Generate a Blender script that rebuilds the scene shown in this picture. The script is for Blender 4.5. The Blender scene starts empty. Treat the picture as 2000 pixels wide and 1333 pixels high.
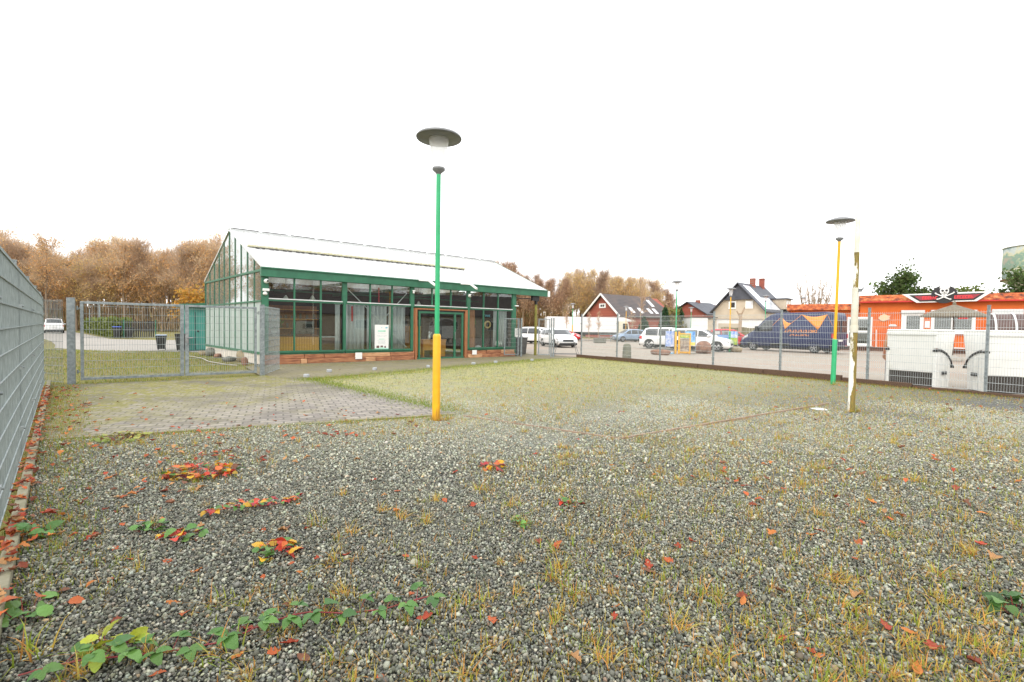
import bpy, math, random
import numpy as np
from mathutils import Vector, Matrix
R = math.radians
random.seed(7)
rng = np.random.default_rng(7)
scene = bpy.context.scene
COL = scene.collection

# ---------------------------------------------------------------- camera, sky, sun, exposure
cam_d = bpy.data.cameras.new("camera")
cam = bpy.data.objects.new("camera", cam_d)
COL.objects.link(cam)
cam_d.sensor_fit = 'HORIZONTAL'
cam_d.sensor_width = 36.0
cam_d.lens = 930.0 / 2000.0 * 36.0
cam_d.clip_start = 0.05
cam_d.clip_end = 3000.0
_p, _r = R(1.63), R(0.85)
_f = Vector((0, math.cos(_p), -math.sin(_p)))
_x = Vector((1, 0, 0)); _u = _x.cross(_f)
_rt = _x * math.cos(_r) + _u * math.sin(_r)
_up = _u * math.cos(_r) - _x * math.sin(_r)
cam.matrix_world = Matrix(((_rt.x, _up.x, -_f.x, 0), (_rt.y, _up.y, -_f.y, 0), (_rt.z, _up.z, -_f.z, 1.5), (0, 0, 0, 1)))
scene.camera = cam

SUN_EL, SUN_AZ = R(38), R(200)      # azimuth measured clockwise from +Y
world = bpy.data.worlds.new("World")
scene.world = world
world.use_nodes = True
wn = world.node_tree; wn.nodes.clear()
_sky = wn.nodes.new('ShaderNodeTexSky'); _sky.sky_type = 'NISHITA'; _sky.sun_disc = False
_sky.sun_elevation = SUN_EL; _sky.sun_rotation = SUN_AZ
_sky.dust_density = 6.0; _sky.air_density = 1.5; _sky.ozone_density = 1.0
_mix = wn.nodes.new('ShaderNodeMix'); _mix.data_type = 'RGBA'
_mix.inputs[0].default_value = 0.88                  # closed cloud deck over the clear sky
_mix.inputs[7].default_value = (13.2, 13.3, 13.4, 1)
wn.links.new(_sky.outputs[0], _mix.inputs[6])
_bg = wn.nodes.new('ShaderNodeBackground'); _bg.inputs[1].default_value = 0.1
wn.links.new(_mix.outputs[2], _bg.inputs[0])
_wo = wn.nodes.new('ShaderNodeOutputWorld'); wn.links.new(_bg.outputs[0], _wo.inputs[0])

sun_d = bpy.data.lights.new("sun", 'SUN'); sun_d.energy = 0.7; sun_d.angle = R(25); sun_d.color = (1, 0.96, 0.9)
sun = bpy.data.objects.new("sun", sun_d); COL.objects.link(sun)
_sd = Vector((math.sin(SUN_AZ) * math.cos(SUN_EL), math.cos(SUN_AZ) * math.cos(SUN_EL), math.sin(SUN_EL)))
sun.rotation_euler = _sd.to_track_quat('Z', 'Y').to_euler()
sun.location = (0, 0, 30)

scene.view_settings.view_transform = 'Standard'
scene.view_settings.look = 'None'
scene.view_settings.exposure = 0.8
scene.view_settings.gamma = 1.0
scene.render.engine = 'CYCLES'
scene.cycles.use_denoising = True
scene.cycles.max_bounces = 8
scene.cycles.transparent_max_bounces = 24
scene.cycles.diffuse_bounces = 5
scene.cycles.glossy_bounces = 3
scene.cycles.caustics_reflective = False
scene.cycles.caustics_refractive = False

# ---------------------------------------------------------------- helpers: objects
def tag(o, label=None, cat=None, group=None, kind=None):
    if label: o['label'] = label
    if cat: o['category'] = cat
    if group: o['group'] = group
    if kind: o['kind'] = kind
    return o

def thing(name, label, cat, loc=(0, 0, 0), rz=0.0, group=None):
    o = bpy.data.objects.new(name, None); COL.objects.link(o)
    o.empty_display_size = 0.2
    o.location = loc; o.rotation_euler = (0, 0, rz)
    return tag(o, label, cat, group)

def dup(root, loc, rz=None, label=None, scale=None, group=None):
    def cp(o, parent):
        c = o.copy(); COL.objects.link(c); c.parent = parent
        for ch in o.children: cp(ch, c)
        return c
    r = cp(root, root.parent)
    r.location = loc
    if rz is not None: r.rotation_euler = (0, 0, rz)
    if scale is not None: r.scale = (scale, scale, scale) if not hasattr(scale, '__len__') else scale
    if label: r['label'] = label
    if group: r['group'] = group
    return r

class MB:
    def __init__(s): s.v = []; s.f = []; s.mi = []; s.cur = 0; s.sm = []; s.smooth = False
    def add(s, vs, fs):
        b = len(s.v); s.v += [tuple(p) for p in vs]
        for f in fs:
            s.f.append(tuple(i + b for i in f)); s.mi.append(s.cur); s.sm.append(s.smooth)
        return s
    def box(s, x0, y0, z0, x1, y1, z1):
        return s.add([(x0, y0, z0), (x1, y0, z0), (x1, y1, z0), (x0, y1, z0), (x0, y0, z1), (x1, y0, z1), (x1, y1, z1), (x0, y1, z1)],
                     [(0, 3, 2, 1), (4, 5, 6, 7), (0, 1, 5, 4), (1, 2, 6, 5), (2, 3, 7, 6), (3, 0, 4, 7)])
    def bar(s, a, b, w, h=None, up=(0, 0, 1)):
        """box beam between two points"""
        h = w if h is None else h
        a = Vector(a); b = Vector(b); d = (b - a).normalized(); u = Vector(up)
        if abs(d.dot(u)) > 0.98: u = Vector((1, 0, 0))
        sx = d.cross(u).normalized() * (w / 2); uz = sx.cross(d).normalized() * (h / 2)
        vs = [a - sx - uz, a + sx - uz, a + sx + uz, a - sx + uz, b - sx - uz, b + sx - uz, b + sx + uz, b - sx + uz]
        return s.add(vs, [(0, 1, 2, 3), (7, 6, 5, 4), (0, 4, 5, 1), (1, 5, 6, 2), (2, 6, 7, 3), (3, 7, 4, 0)])
    def cyl(s, a, b, r0, r1=None, n=12, caps=True):
        r1 = r0 if r1 is None else r1
        a = Vector(a); b = Vector(b); d = (b - a).normalized()
        u = Vector((0, 0, 1)) if abs(d.z) < 0.95 else Vector((1, 0, 0))
        x = d.cross(u).normalized(); y = d.cross(x).normalized()
        vs = []
        for P, r in ((a, r0), (b, r1)):
            for i in range(n):
                t = 2 * math.pi * i / n
                vs.append(P + x * (r * math.cos(t)) + y * (r * math.sin(t)))
        old = s.smooth; s.smooth = True if n > 6 else old
        s.add(vs, [(i, i + n, (i + 1) % n + n, (i + 1) % n) for i in range(n)])
        s.smooth = old
        if caps:
            s.add(vs[:n], [tuple(range(n))]); s.add(vs[n:], [tuple(range(n - 1, -1, -1))])
        return s
    def tube(s, pts, r, n=6):
        for a, b in zip(pts[:-1], pts[1:]): s.cyl(a, b, r, r, n)
        return s
    def lathe(s, prof, n=24, c=(0, 0, 0)):
        vs = []
        for r, z in prof:
            for i in range(n):
                t = 2 * math.pi * i / n
                vs.append((c[0] + r * math.cos(t), c[1] + r * math.sin(t), c[2] + z))
        fs = []
        for k in range(len(prof) - 1):
            for i in range(n):
                j = (i + 1) % n
                fs.append((k * n + i, k * n + j, (k + 1) * n + j, (k + 1) * n + i))
        old = s.smooth; s.smooth = True; s.add(vs, fs); s.smooth = old
        return s
    def prism(s, poly, d0, d1, axes='xz'):
        """polygon in a plane, extruded along the third axis from d0 to d1"""
        def P(a, b, d):
            return {'xz': (a, d, b), 'yz': (d, a, b), 'xy': (a, b, d)}[axes]
        n = len(poly)
        vs = [P(a, b, d0) for a, b in poly] + [P(a, b, d1) for a, b in poly]
        return s.add(vs, [tuple(range(n - 1, -1, -1)), tuple(range(n, 2 * n))] + [(i, (i + 1) % n, (i + 1) % n + n, i + n) for i in range(n)])
    def build(s, name, mat, parent=None, bevel=0.0, seg=2, loc=None, rz=None):
        me = bpy.data.meshes.new(name); me.from_pydata(s.v, [], s.f)
        mats = mat if isinstance(mat, (list, tuple)) else [mat]
        for m in mats: me.materials.append(m)
        if len(mats) > 1: me.polygons.foreach_set('material_index', s.mi)
        me.polygons.foreach_set('use_smooth', s.sm)
        me.update()
        o = bpy.data.objects.new(name, me); COL.objects.link(o)
        if parent: o.parent = parent
        if loc: o.location = loc
        if rz is not None: o.rotation_euler = (0, 0, rz)
        if bevel > 0:
            md = o.modifiers.new('bevel', 'BEVEL'); md.width = bevel; md.segments = seg; md.limit_method = 'ANGLE'; md.angle_limit = R(40)
        return o

def npmesh(name, V, F, mat, col=None, parent=None, smooth=False):
    """V (n,3); F (m,k) all faces of k corners; col (n,3) per vertex colour"""
    me = bpy.data.meshes.new(name)
    V = np.ascontiguousarray(V, dtype=np.float32); F = np.ascontiguousarray(F, dtype=np.int32)
    m, k = F.shape
    me.vertices.add(len(V)); me.vertices.foreach_set('co', V.ravel())
    me.loops.add(m * k); me.loops.foreach_set('vertex_index', F.ravel())
    me.polygons.add(m); me.polygons.foreach_set('loop_start', np.arange(0, m * k, k, dtype=np.int32))
    if smooth: me.polygons.foreach_set('use_smooth', np.ones(m, dtype=bool))
    if col is not None:
        a = me.attributes.new('Col', 'FLOAT_COLOR', 'POINT')
        c = np.ones((len(V), 4), dtype=np.float32); c[:, :3] = col
        a.data.foreach_set('color', c.ravel())
    me.update(calc_edges=True); me.validate()
    me.materials.append(mat)
    o = bpy.data.objects.new(name, me); COL.objects.link(o)
    if parent: o.parent = parent
    return o

def inpoly(x, y, poly):
    c = np.zeros(len(x), dtype=bool); n = len(poly)
    for i in range(n):
        x0, y0 = poly[i]; x1, y1 = poly[(i + 1) % n]
        if y0 == y1: continue
        k = ((y0 > y) != (y1 > y)) & (x < (x1 - x0) * (y - y0) / (y1 - y0) + x0)
        c ^= k
    return c

# ---------------------------------------------------------------- helpers: materials
def lin(r, g, b, k=1.0):
    f = lambda c: ((c / 255) / 12.92 if c / 255 <= 0.04045 else ((c / 255 + 0.055) / 1.055) ** 2.4)
    return (min(f(r) * k, 1), min(f(g) * k, 1), min(f(b) * k, 1), 1)

class N:
    k = 1.0
    def kc(s, c):
        return c if c[0] == c[1] == c[2] else tuple(x * N.k for x in c[:3]) + tuple(c[3:])
    def __init__(s, name):
        s.m = bpy.data.materials.new(name); s.m.use_nodes = True
        s.t = s.m.node_tree; s.b = s.t.nodes['Principled BSDF']; s.out = s.t.nodes['Material Output']
    def n(s, typ, **kw):
        x = s.t.nodes.new(typ)
        for k, v in kw.items(): setattr(x, k, v)
        return x
    def l(s, a, b): s.t.links.new(a, b)
    def coord(s, rz=0.0, scale=(1, 1, 1), kind='Object'):
        tc = s.n('ShaderNodeTexCoord'); mp = s.n('ShaderNodeMapping')
        mp.inputs['Rotation'].default_value = (0, 0, rz); mp.inputs['Scale'].default_value = scale
        s.l(tc.outputs[kind], mp.inputs[0]); return mp.outputs[0]
    def noise(s, vec, scale, detail=5.0, rough=0.55):
        x = s.n('ShaderNodeTexNoise'); x.inputs['Scale'].default_value = scale; x.inputs['Detail'].default_value = detail
        x.inputs['Roughness'].default_value = rough
        s.l(vec, x.inputs['Vector']); return x.outputs[0]
    def ramp(s, fac, stops):
        x = s.n('ShaderNodeValToRGB'); e = x.color_ramp.elements
        while len(e) < len(stops): e.new(0.5)
        for k, (p, c) in enumerate(stops):
            e[k].position = p; c = s.kc(c); e[k].color = c if len(c) == 4 else (*c, 1)
        s.l(fac, x.inputs[0]); return x.outputs[0]
    def mix(s, fac, a, b, mode='MIX'):
        x = s.n('ShaderNodeMix', data_type='RGBA', blend_type=mode)
        for sock, val in ((x.inputs[0], fac), (x.inputs[6], a), (x.inputs[7], b)):
            if isinstance(val, (int, float)): sock.default_value = val
            elif isinstance(val, tuple): val = s.kc(val); sock.default_value = val if len(val) == 4 else (*val, 1)
            else: s.l(val, sock)
        return x.outputs[2]
    def bump(s, h, strength=0.3, dist=0.01):
        x = s.n('ShaderNodeBump'); x.inputs['Strength'].default_value = strength; x.inputs['Distance'].default_value = dist
        s.l(h, x.inputs['Height']); s.l(x.outputs[0], s.b.inputs['Normal'])
    def attr(s, name='Col'):
        x = s.n('ShaderNodeAttribute'); x.attribute_name = name; return x.outputs[0]
    def base(s, c):
        if isinstance(c, tuple): s.b.inputs['Base Color'].default_value = c if len(c) == 4 else (*c, 1)
        else: s.l(c, s.b.inputs['Base Color'])
    def rough(s, r): s.b.inputs['Roughness'].default_value = r

def pm(name, c1, c2=None, scale=6.0, rough=0.6, metal=0.0, bump=0.0, stretch=(1, 1, 1), lo=0.35, hi=0.65, spec=0.5, coat=0.0):
    """two-tone noise material"""
    a = N(name); a.rough(rough); a.b.inputs['Metallic'].default_value = metal
    a.b.inputs['Specular IOR Level'].default_value = spec
    a.b.inputs['Coat Weight'].default_value = coat
    if c2 is None: c2 = tuple(x * 0.8 for x in c1[:3])
    v = a.coord(scale=stretch)
    nz = a.noise(v, scale)
    a.base(a.ramp(nz, [(lo, c1), (hi, c2)]))
    if bump: a.bump(a.noise(v, scale * 4), bump, 0.01)
    return a.m

def attr_mat(name, rough=0.7, trans=0.0, bump=0.0, spec=0.5):
    a = N(name); a.rough(rough); a.base(a.attr()); a.b.inputs['Specular IOR Level'].default_value = spec
    if trans:
        tb = a.n('ShaderNodeBsdfTranslucent'); a.l(a.attr(), tb.inputs[0])
        mx = a.n('ShaderNodeMixShader'); mx.inputs[0].default_value = trans
        a.l(a.b.outputs[0], mx.inputs[1]); a.l(tb.outputs[0], mx.inputs[2]); a.l(mx.outputs[0], a.out.inputs[0])
    return a.m

def glass_mat(name, tint=(0.8, 0.88, 0.86), base=0.05, gain=1.0, rough=0.01, film=None):
    a = N(name); a.t.nodes.remove(a.b)
    tr = a.n('ShaderNodeBsdfTransparent'); tr.inputs[0].default_value = (*tint, 1)
    gl = a.n('ShaderNodeBsdfGlossy'); gl.inputs['Roughness'].default_value = rough
    fr = a.n('ShaderNodeLayerWeight'); pw = a.n('ShaderNodeMath', operation='POWER'); pw.inputs[1].default_value = 5.0; a.l(fr.outputs['Facing'], pw.inputs[0])
    mu = a.n('ShaderNodeMath', operation='MULTIPLY_ADD', use_clamp=True); mu.inputs[1].default_value = 0.95 * gain; mu.inputs[2].default_value = base + 0.035
    a.l(pw.outputs[0], mu.inputs[0])
    mx = a.n('ShaderNodeMixShader'); a.l(mu.outputs[0], mx.inputs[0]); a.l(tr.outputs[0], mx.inputs[1]); a.l(gl.outputs[0], mx.inputs[2])
    if film:      # dirt and whitewash film on the pane
        df = a.n('ShaderNodeBsdfDiffuse'); df.inputs[0].default_value = (*film, 1)
        m2 = a.n('ShaderNodeMixShader'); v = a.coord(scale=(1.5, 1.5, 0.5)); a.l(a.ramp(a.noise(v, 1.2, 6), [(0.3, (0.2, 0.2, 0.2)), (0.7, (0.5, 0.5, 0.5))]), m2.inputs[0])
        a.l(mx.outputs[0], m2.inputs[1]); a.l(df.outputs[0], m2.inputs[2]); a.l(m2.outputs[0], a.out.inputs[0]); return a.m
    a.l(mx.outputs[0], a.out.inputs[0])
    return a.m

M = {}
M['galv'] = pm('galvanised_steel', lin(150, 158, 160, .95), lin(120, 128, 132, .9), 14, 0.5, 0.35)
M['galvdark'] = pm('weathered_galvanised_wire', lin(160, 168, 168, .95), lin(128, 136, 137, .95), 9, 0.6, 0.2)
M['wirebright'] = pm('bright_galvanised_wire', lin(196, 202, 202, .95), lin(176, 182, 183, .95), 9, 0.6, 0.1)
M['wiredull'] = pm('dull_galvanised_wire', lin(148, 158, 157, .9), lin(124, 134, 134, .9), 9, 0.65, 0.2)
M['green'] = pm('green_painted_steel', (0.03, 0.155, 0.085, 1), (0.022, 0.115, 0.065, 1), 3, 0.45)
def worn(name, c, dirt, lo=0.5, hi=0.72):
    a = N(name); a.rough(0.45); v = a.coord(scale=(14, 14, 0.9)); w = a.coord(scale=(6, 6, 6))
    z = a.n('ShaderNodeSeparateXYZ'); tc = a.n('ShaderNodeTexCoord'); a.l(tc.outputs['Object'], z.inputs[0])
    m = a.n('ShaderNodeMapRange'); m.inputs[1].default_value = 0.25; m.inputs[2].default_value = 0.0; m.inputs[4].default_value = 0.35; a.l(z.outputs[2], m.inputs[0])
    s_ = a.n('ShaderNodeMath', operation='ADD'); a.l(a.noise(v, 1.0, 6, 0.65), s_.inputs[0]); a.l(m.outputs[0], s_.inputs[1])
    a.base(a.mix(a.ramp(s_.outputs[0], [(lo, (0, 0, 0)), (hi, (0.75, 0.75, 0.75))]), a.ramp(a.noise(w, 1.0), [(0.35, c), (0.65, tuple(x * 0.86 for x in c))]), (*dirt, 1)))
    a.bump(a.noise(w, 6), 0.15, 0.004); return a.m
M['yellow'] = worn('yellow_paint', (0.86, 0.44, 0.012), (0.36, 0.17, 0.02), 0.56, 0.8)
M['greenlt'] = worn('bright_green_paint', (0.03, 0.42, 0.17), (0.03, 0.2, 0.09), 0.6, 0.85)
M['white'] = pm('white_paint', (0.8, 0.8, 0.78, 1), (0.74, 0.74, 0.72, 1), 3, 0.4)
a = N('whitewashed_roof_glazing'); a.rough(0.5); a.base(a.ramp(a.noise(a.coord(), 0.8), [(0.35, (0.88, 0.89, 0.9)), (0.65, (0.84, 0.85, 0.86))]))
_tb = a.n('ShaderNodeBsdfTranslucent'); _tb.inputs[0].default_value = (0.8, 0.8, 0.78, 1)
_mx = a.n('ShaderNodeMixShader'); _mx.inputs[0].default_value = 0.42
a.l(a.b.outputs[0], _mx.inputs[1]); a.l(_tb.outputs[0], _mx.inputs[2]); a.l(_mx.outputs[0], a.out.inputs[0]); M['roofwhite'] = a.m
M['greylamp'] = pm('grey_lamp_metal', (0.22, 0.225, 0.23, 1), (0.19, 0.195, 0.2, 1), 8, 0.5, 0.2)
a = N('frosted_lamp_glass'); a.base((0.92, 0.92, 0.92, 1)); a.rough(0.3)
_tb = a.n('ShaderNodeBsdfTranslucent'); _tb.inputs[0].default_value = (0.95, 0.95, 0.95, 1)
_mx = a.n('ShaderNodeMixShader'); _mx.inputs[0].default_value = 0.55
a.l(a.b.outputs[0], _mx.inputs[1]); a.l(_tb.outputs[0], _mx.inputs[2])
_tp = a.n('ShaderNodeBsdfTransparent'); _my = a.n('ShaderNodeMixShader'); _my.inputs[0].default_value = 0.45
a.l(_mx.outputs[0], _my.inputs[1]); a.l(_tp.outputs[0], _my.inputs[2]); a.l(_my.outputs[0], a.out.inputs[0]); M['frost'] = a.m
M['black'] = pm('black_plastic', (0.018, 0.018, 0.02, 1), (0.012, 0.012, 0.013, 1), 6, 0.5)
M['rubber'] = pm('tyre_rubber', (0.02, 0.02, 0.02, 1), (0.013, 0.013, 0.013, 1), 9, 0.8)
M['rim'] = pm('alloy_rim', (0.4, 0.41, 0.42, 1), (0.25, 0.25, 0.26, 1), 9, 0.35, 0.6)
M['carglass'] = pm('dark_car_glass', (0.03, 0.035, 0.04, 1), (0.025, 0.03, 0.033, 1), 1, 0.06, 0.0, spec=0.9)
M['carwhite'] = pm('white_car_paint', (0.82, 0.82, 0.82, 1), (0.8, 0.8, 0.8, 1), 1, 0.22, coat=0.5)
M['carred'] = pm('red_car_paint', (0.55, 0.02, 0.03, 1), (0.5, 0.018, 0.025, 1), 1, 0.22, coat=0.5)
M['carblue'] = pm('silver_blue_car_paint', (0.28, 0.38, 0.52, 1), (0.26, 0.35, 0.48, 1), 1, 0.25, 0.3, coat=0.5)
M['vanblue'] = pm('navy_van_paint', (0.010, 0.018, 0.075, 1), (0.013, 0.022, 0.085, 1), 1, 0.35, coat=0.1)
M['orangepaint'] = pm('orange_lettering', (0.85, 0.33, 0.06, 1), (0.8, 0.28, 0.05, 1), 3, 0.5)
M['redlamp'] = pm('red_tail_lamp', (0.6, 0.02, 0.02, 1), (0.5, 0.015, 0.015, 1), 3, 0.2)
M['chrome'] = pm('clear_lamp_lens', (0.7, 0.72, 0.74, 1), (0.6, 0.62, 0.64, 1), 5, 0.15, 0.5)
M['timber'] = pm('brown_retaining_timber', (0.13, 0.075, 0.045, 1), (0.075, 0.045, 0.03, 1), 5, 0.85, bump=0.4, stretch=(1, 8, 8))
M['concrete'] = pm('pale_concrete', (0.42, 0.39, 0.34, 1), (0.32, 0.3, 0.26, 1), 5, 0.85, bump=0.3)
M['conckerb'] = pm('mossy_concrete_edging', (0.26, 0.24, 0.17, 1), (0.17, 0.16, 0.09, 1), 7, 0.9, bump=0.4)
# ---------------------------------------------------------------- the ground
LF0 = np.array([-3.6, 3.32]); LFD = np.array([-0.686, 0.728]); LFN = np.array([0.728, 0.686])
def LF(t, off=0.0): p = LF0 + LFD * t + LFN * off; return (float(p[0]), float(p[1]))
KA = np.array([3.49, 24.45]); KB = np.array([11.94, 11.44]); KD = (KB - KA) / np.linalg.norm(KB - KA); KN = np.array([KD[1], -KD[0]])
def KL(s, off=0.0): p = KA + KD * s - KN * off; return (float(p[0]), float(p[1]))   # off > 0 : car park side

def sheet(name, poly, z, m):
    b = MB(); b.add([(x, y, z) for x, y in poly], [tuple(range(len(poly)))])
    o = b.build(name, m); o['kind'] = 'structure'; return o

# grass field
N.k = 0.76
a = N('field_grass'); a.rough(0.95); v = a.coord()
n1 = a.noise(v, 0.35, 6); n2 = a.noise(v, 2.2, 8, 0.7); n3 = a.noise(v, 12, 6, 0.7)
g = a.ramp(n2, [(0.3, (0.15, 0.16, 0.025)), (0.5, (0.24, 0.22, 0.035)), (0.66, (0.30, 0.235, 0.075)), (0.8, (0.24, 0.18, 0.09))])
g = a.mix(a.ramp(n1, [(0.45, (0, 0, 0)), (0.62, (1, 1, 1))]), g, (0.24, 0.18, 0.085))
g = a.mix(0.4, g, a.ramp(n3, [(0.3, (0.06, 0.07, 0.015)), (0.7, (0.36, 0.33, 0.08))]))
a.base(g); a.bump(n3, 0.9, 0.05)
M['field'] = a.m
sheet('ground', [(-900, -300), (900, -300), (900, 1200), (-900, 1200)], -0.03, M['field'])

# lane behind the gate
a = N('pale_lane_asphalt'); a.rough(0.9); v = a.coord()
n1 = a.noise(v, 0.5, 5); n2 = a.noise(v, 30, 4)
g = a.mix(0.35, a.ramp(n1, [(0.3, (0.36, 0.33, 0.285)), (0.7, (0.44, 0.40, 0.35))]), a.ramp(n2, [(0.3, (0.24, 0.22, 0.2)), (0.7, (0.5, 0.47, 0.43))]))
a.base(g); a.bump(n2, 0.3, 0.01); M['lane'] = a.m
sheet('lane', [(-28.3, 29.5), (-25.5, 26.5), (-20.2, 24.0), (-18.97, 25.2), (-15.9, 24.5), (-8, 30), (-8, 48), (-27.6, 42.3), (-30.6, 40.6), (-35.05, 41.5), (-51.5, 57.3), (-75, 79), (-79, 75), (-64, 62), (-50, 49.5), (-34.4, 35.5)], -0.02, M['lane'])

# car park
a = N('car_park_paving'); a.rough(0.9); v = a.coord()
n1 = a.noise(v, 0.22, 5); n2 = a.noise(v, 20, 4); n3 = a.noise(v, 1.4, 6, 0.65)
g = a.ramp(n1, [(0.35, (0.42, 0.345, 0.265)), (0.5, (0.43, 0.375, 0.305)), (0.65, (0.43, 0.315, 0.24))])
g = a.mix(0.28, g, a.ramp(n2, [(0.3, (0.22, 0.19, 0.16)), (0.7, (0.5, 0.45, 0.38))]))
g = a.mix(a.ramp(n3, [(0.55, (0, 0, 0)), (0.75, (0.5, 0.5, 0.5))]), g, (0.24, 0.21, 0.18))
a.base(g); a.bump(n2, 0.3, 0.01); M['carpark'] = a.m
sheet('car_park', [KL(-2.7, 0.0), KL(-0.3, 0.03), KL(15.5, 0.03), KL(40, 0.03), (90, -9), (110, 30), (90, 62), (40, 72), (2, 72), (-3, 46), (1.0, 27.5)], -0.02, M['carpark'])

# gravel yard
a = N('grey_gravel_bed'); a.rough(0.9); v = a.coord()
vo = a.n('ShaderNodeTexVoronoi'); vo.inputs['Scale'].default_value = 52; a.l(v, vo.inputs['Vector'])
sep = a.n('ShaderNodeSeparateColor'); a.l(vo.outputs['Color'], sep.inputs[0])
g = a.ramp(sep.outputs[0], [(0.0, (0.075, 0.08, 0.045)), (0.4, (0.13, 0.135, 0.125)), (0.72, (0.23, 0.23, 0.21)), (0.93, (0.42, 0.41, 0.38))])
g = a.mix(a.ramp(vo.outputs['Distance'], [(0.25, (0, 0, 0)), (0.75, (0.75, 0.75, 0.75))]), g, (0.03, 0.032, 0.028))
# weeds and moss colonise the part near the greenhouse
dot = a.n('ShaderNodeVectorMath', operation='DOT_PRODUCT'); dot.inputs[1].default_value = (-0.45, 0.893, 0); a.l(v, dot.inputs[0])
n1 = a.noise(v, 0.5, 6, 0.6); n2 = a.noise(v, 3.5, 7, 0.7)
ad = a.n('ShaderNodeMath', operation='MULTIPLY_ADD'); ad.inputs[1].default_value = 9.0; a.l(n1, ad.inputs[0]); a.l(dot.outputs['Value'], ad.inputs[2])
mr = a.n('ShaderNodeMapRange'); mr.inputs[1].default_value = 9.5; mr.inputs[2].default_value = 22.0; a.l(ad.outputs[0], mr.inputs[0])
mu = a.n('ShaderNodeMath', operation='MULTIPLY'); a.l(mr.outputs[0], mu.inputs[0]); a.l(a.ramp(n2, [(0.36, (0.05, 0.05, 0.05)), (0.54, (1, 1, 1))]), mu.inputs[1])
moss = a.ramp(a.noise(v, 6, 6, 0.7), [(0.3, (0.28, 0.31, 0.06)), (0.5, (0.46, 0.43, 0.12)), (0.7, (0.54, 0.44, 0.19))])
pale = a.mix(0.42, a.mix(1.0, g, (2.2, 2.15, 1.75), 'MULTIPLY'), (0.42, 0.41, 0.3))
pm_ = a.n('ShaderNodeMapRange'); pm_.inputs[1].default_value = 4.5; pm_.inputs[2].default_value = 10.5; a.l(dot.outputs['Value'], pm_.inputs[0])  # bed also paler with distance: grazing sheen and hidden gap shade in its colour
g = a.mix(pm_.outputs[0], g, pale)
g = a.mix(mu.outputs[0], g, moss)
a.base(g); a.bump(vo.outputs['Distance'], 0.8, 0.012); M['gravelbed'] = a.m
YARD = [LF(-14, 0.1), LF(10.6, 0.1), (-10.3, 11.15), (-7.15, 13.6), (-5.55, 12.9), (1.49, 22.8), (2.9, 24.0), KL(0, 0), KL(15.5, 0), KL(30, 0)]
sheet('gravel_yard', YARD, 0.0, M['gravelbed'])

# block paving apron at the gate
PAVE = [(-0.95, 8.11), LF(3.4, 0.12), LF(10.3, 0.12), (-10.15, 11.2), (-7.15, 13.6), (-5.79, 13.12)]
a = N('block_paving'); a.rough(0.85); v = a.coord(rz=R(-26.4))
br = a.n('ShaderNodeTexBrick'); br.inputs['Scale'].default_value = 1.0
br.inputs['Brick Width'].default_value = 0.22; br.inputs['Row Height'].default_value = 0.17; br.inputs['Mortar Size'].default_value = 0.013
br.inputs['Color1'].default_value = (0.31, 0.275, 0.23, 1); br.inputs['Color2'].default_value = (0.15, 0.125, 0.115, 1); br.inputs['Mortar'].default_value = (0.045, 0.045, 0.025, 1)
br.inputs['Bias'].default_value = -0.2
a.l(v, br.inputs['Vector'])
w = a.coord()
n1 = a.noise(w, 0.9, 6, 0.65); n2 = a.noise(w, 14, 6, 0.7)
g = a.mix(0.35, br.outputs[0], a.ramp(n2, [(0.3, (0.1, 0.09, 0.08)), (0.7, (0.5, 0.46, 0.42))]))
dx = a.n('ShaderNodeVectorMath', operation='DOT_PRODUCT'); dx.inputs[1].default_value = (-0.9, 0.25, 0); a.l(w, dx.inputs[0])
mr = a.n('ShaderNodeMapRange'); mr.inputs[1].default_value = 5.4; mr.inputs[2].default_value = 9.6; a.l(dx.outputs['Value'], mr.inputs[0])
ad = a.n('ShaderNodeMath', operation='ADD'); a.l(mr.outputs[0], ad.inputs[0]); a.l(a.ramp(n1, [(0.5, (0, 0, 0)), (0.75, (0.6, 0.6, 0.6))]), ad.inputs[1])
mu = a.n('ShaderNodeMath', operation='MULTIPLY', use_clamp=True); a.l(ad.outputs[0], mu.inputs[0]); a.l(a.ramp(a.noise(w, 5, 8, 0.75), [(0.40, (0.02, 0.02, 0.02)), (0.52, (1, 1, 1))]), mu.inputs[1])
g = a.mix(mu.outputs[0], g, a.ramp(n2, [(0.3, (0.15, 0.15, 0.02)), (0.7, (0.34, 0.30, 0.06))]))
n4 = a.noise(w, 0.55, 4, 0.6)
g = a.mix(a.ramp(n4, [(0.48, (0, 0, 0)), (0.62, (0.7, 0.7, 0.7))]), g, (0.13, 0.115, 0.095))
a.base(g); a.bump(a.mix(0.5, br.outputs[1], n2), -1.0, 0.02); M['paving'] = a.m
b = MB(); b.prism(PAVE, -0.02, 0.02, 'xy'); o = b.build('paved_apron', M['paving']); o['kind'] = 'structure'

# path along the greenhouse
a = N('worn_path_paving'); a.rough(0.9); v = a.coord(rz=R(-39.4))
br = a.n('ShaderNodeTexBrick'); br.inputs['Scale'].default_value = 1.0; br.inputs['Brick Width'].default_value = 0.5; br.inputs['Row Height'].default_value = 0.5; br.inputs['Mortar Size'].default_value = 0.012
br.inputs['Color1'].default_value = (0.205, 0.18, 0.12, 1); br.inputs['Color2'].default_value = (0.16, 0.14, 0.09, 1); br.inputs['Mortar'].default_value = (0.1, 0.09, 0.04, 1); a.l(v, br.inputs['Vector'])
n1 = a.noise(v, 1.2, 7, 0.7); n2 = a.noise(v, 18, 5)
g = a.mix(a.ramp(n1, [(0.4, (0, 0, 0)), (0.65, (0.8, 0.8, 0.8))]), br.outputs[0], a.ramp(n2, [(0.3, (0.14, 0.13, 0.03)), (0.7, (0.36, 0.31, 0.18))]))
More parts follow.
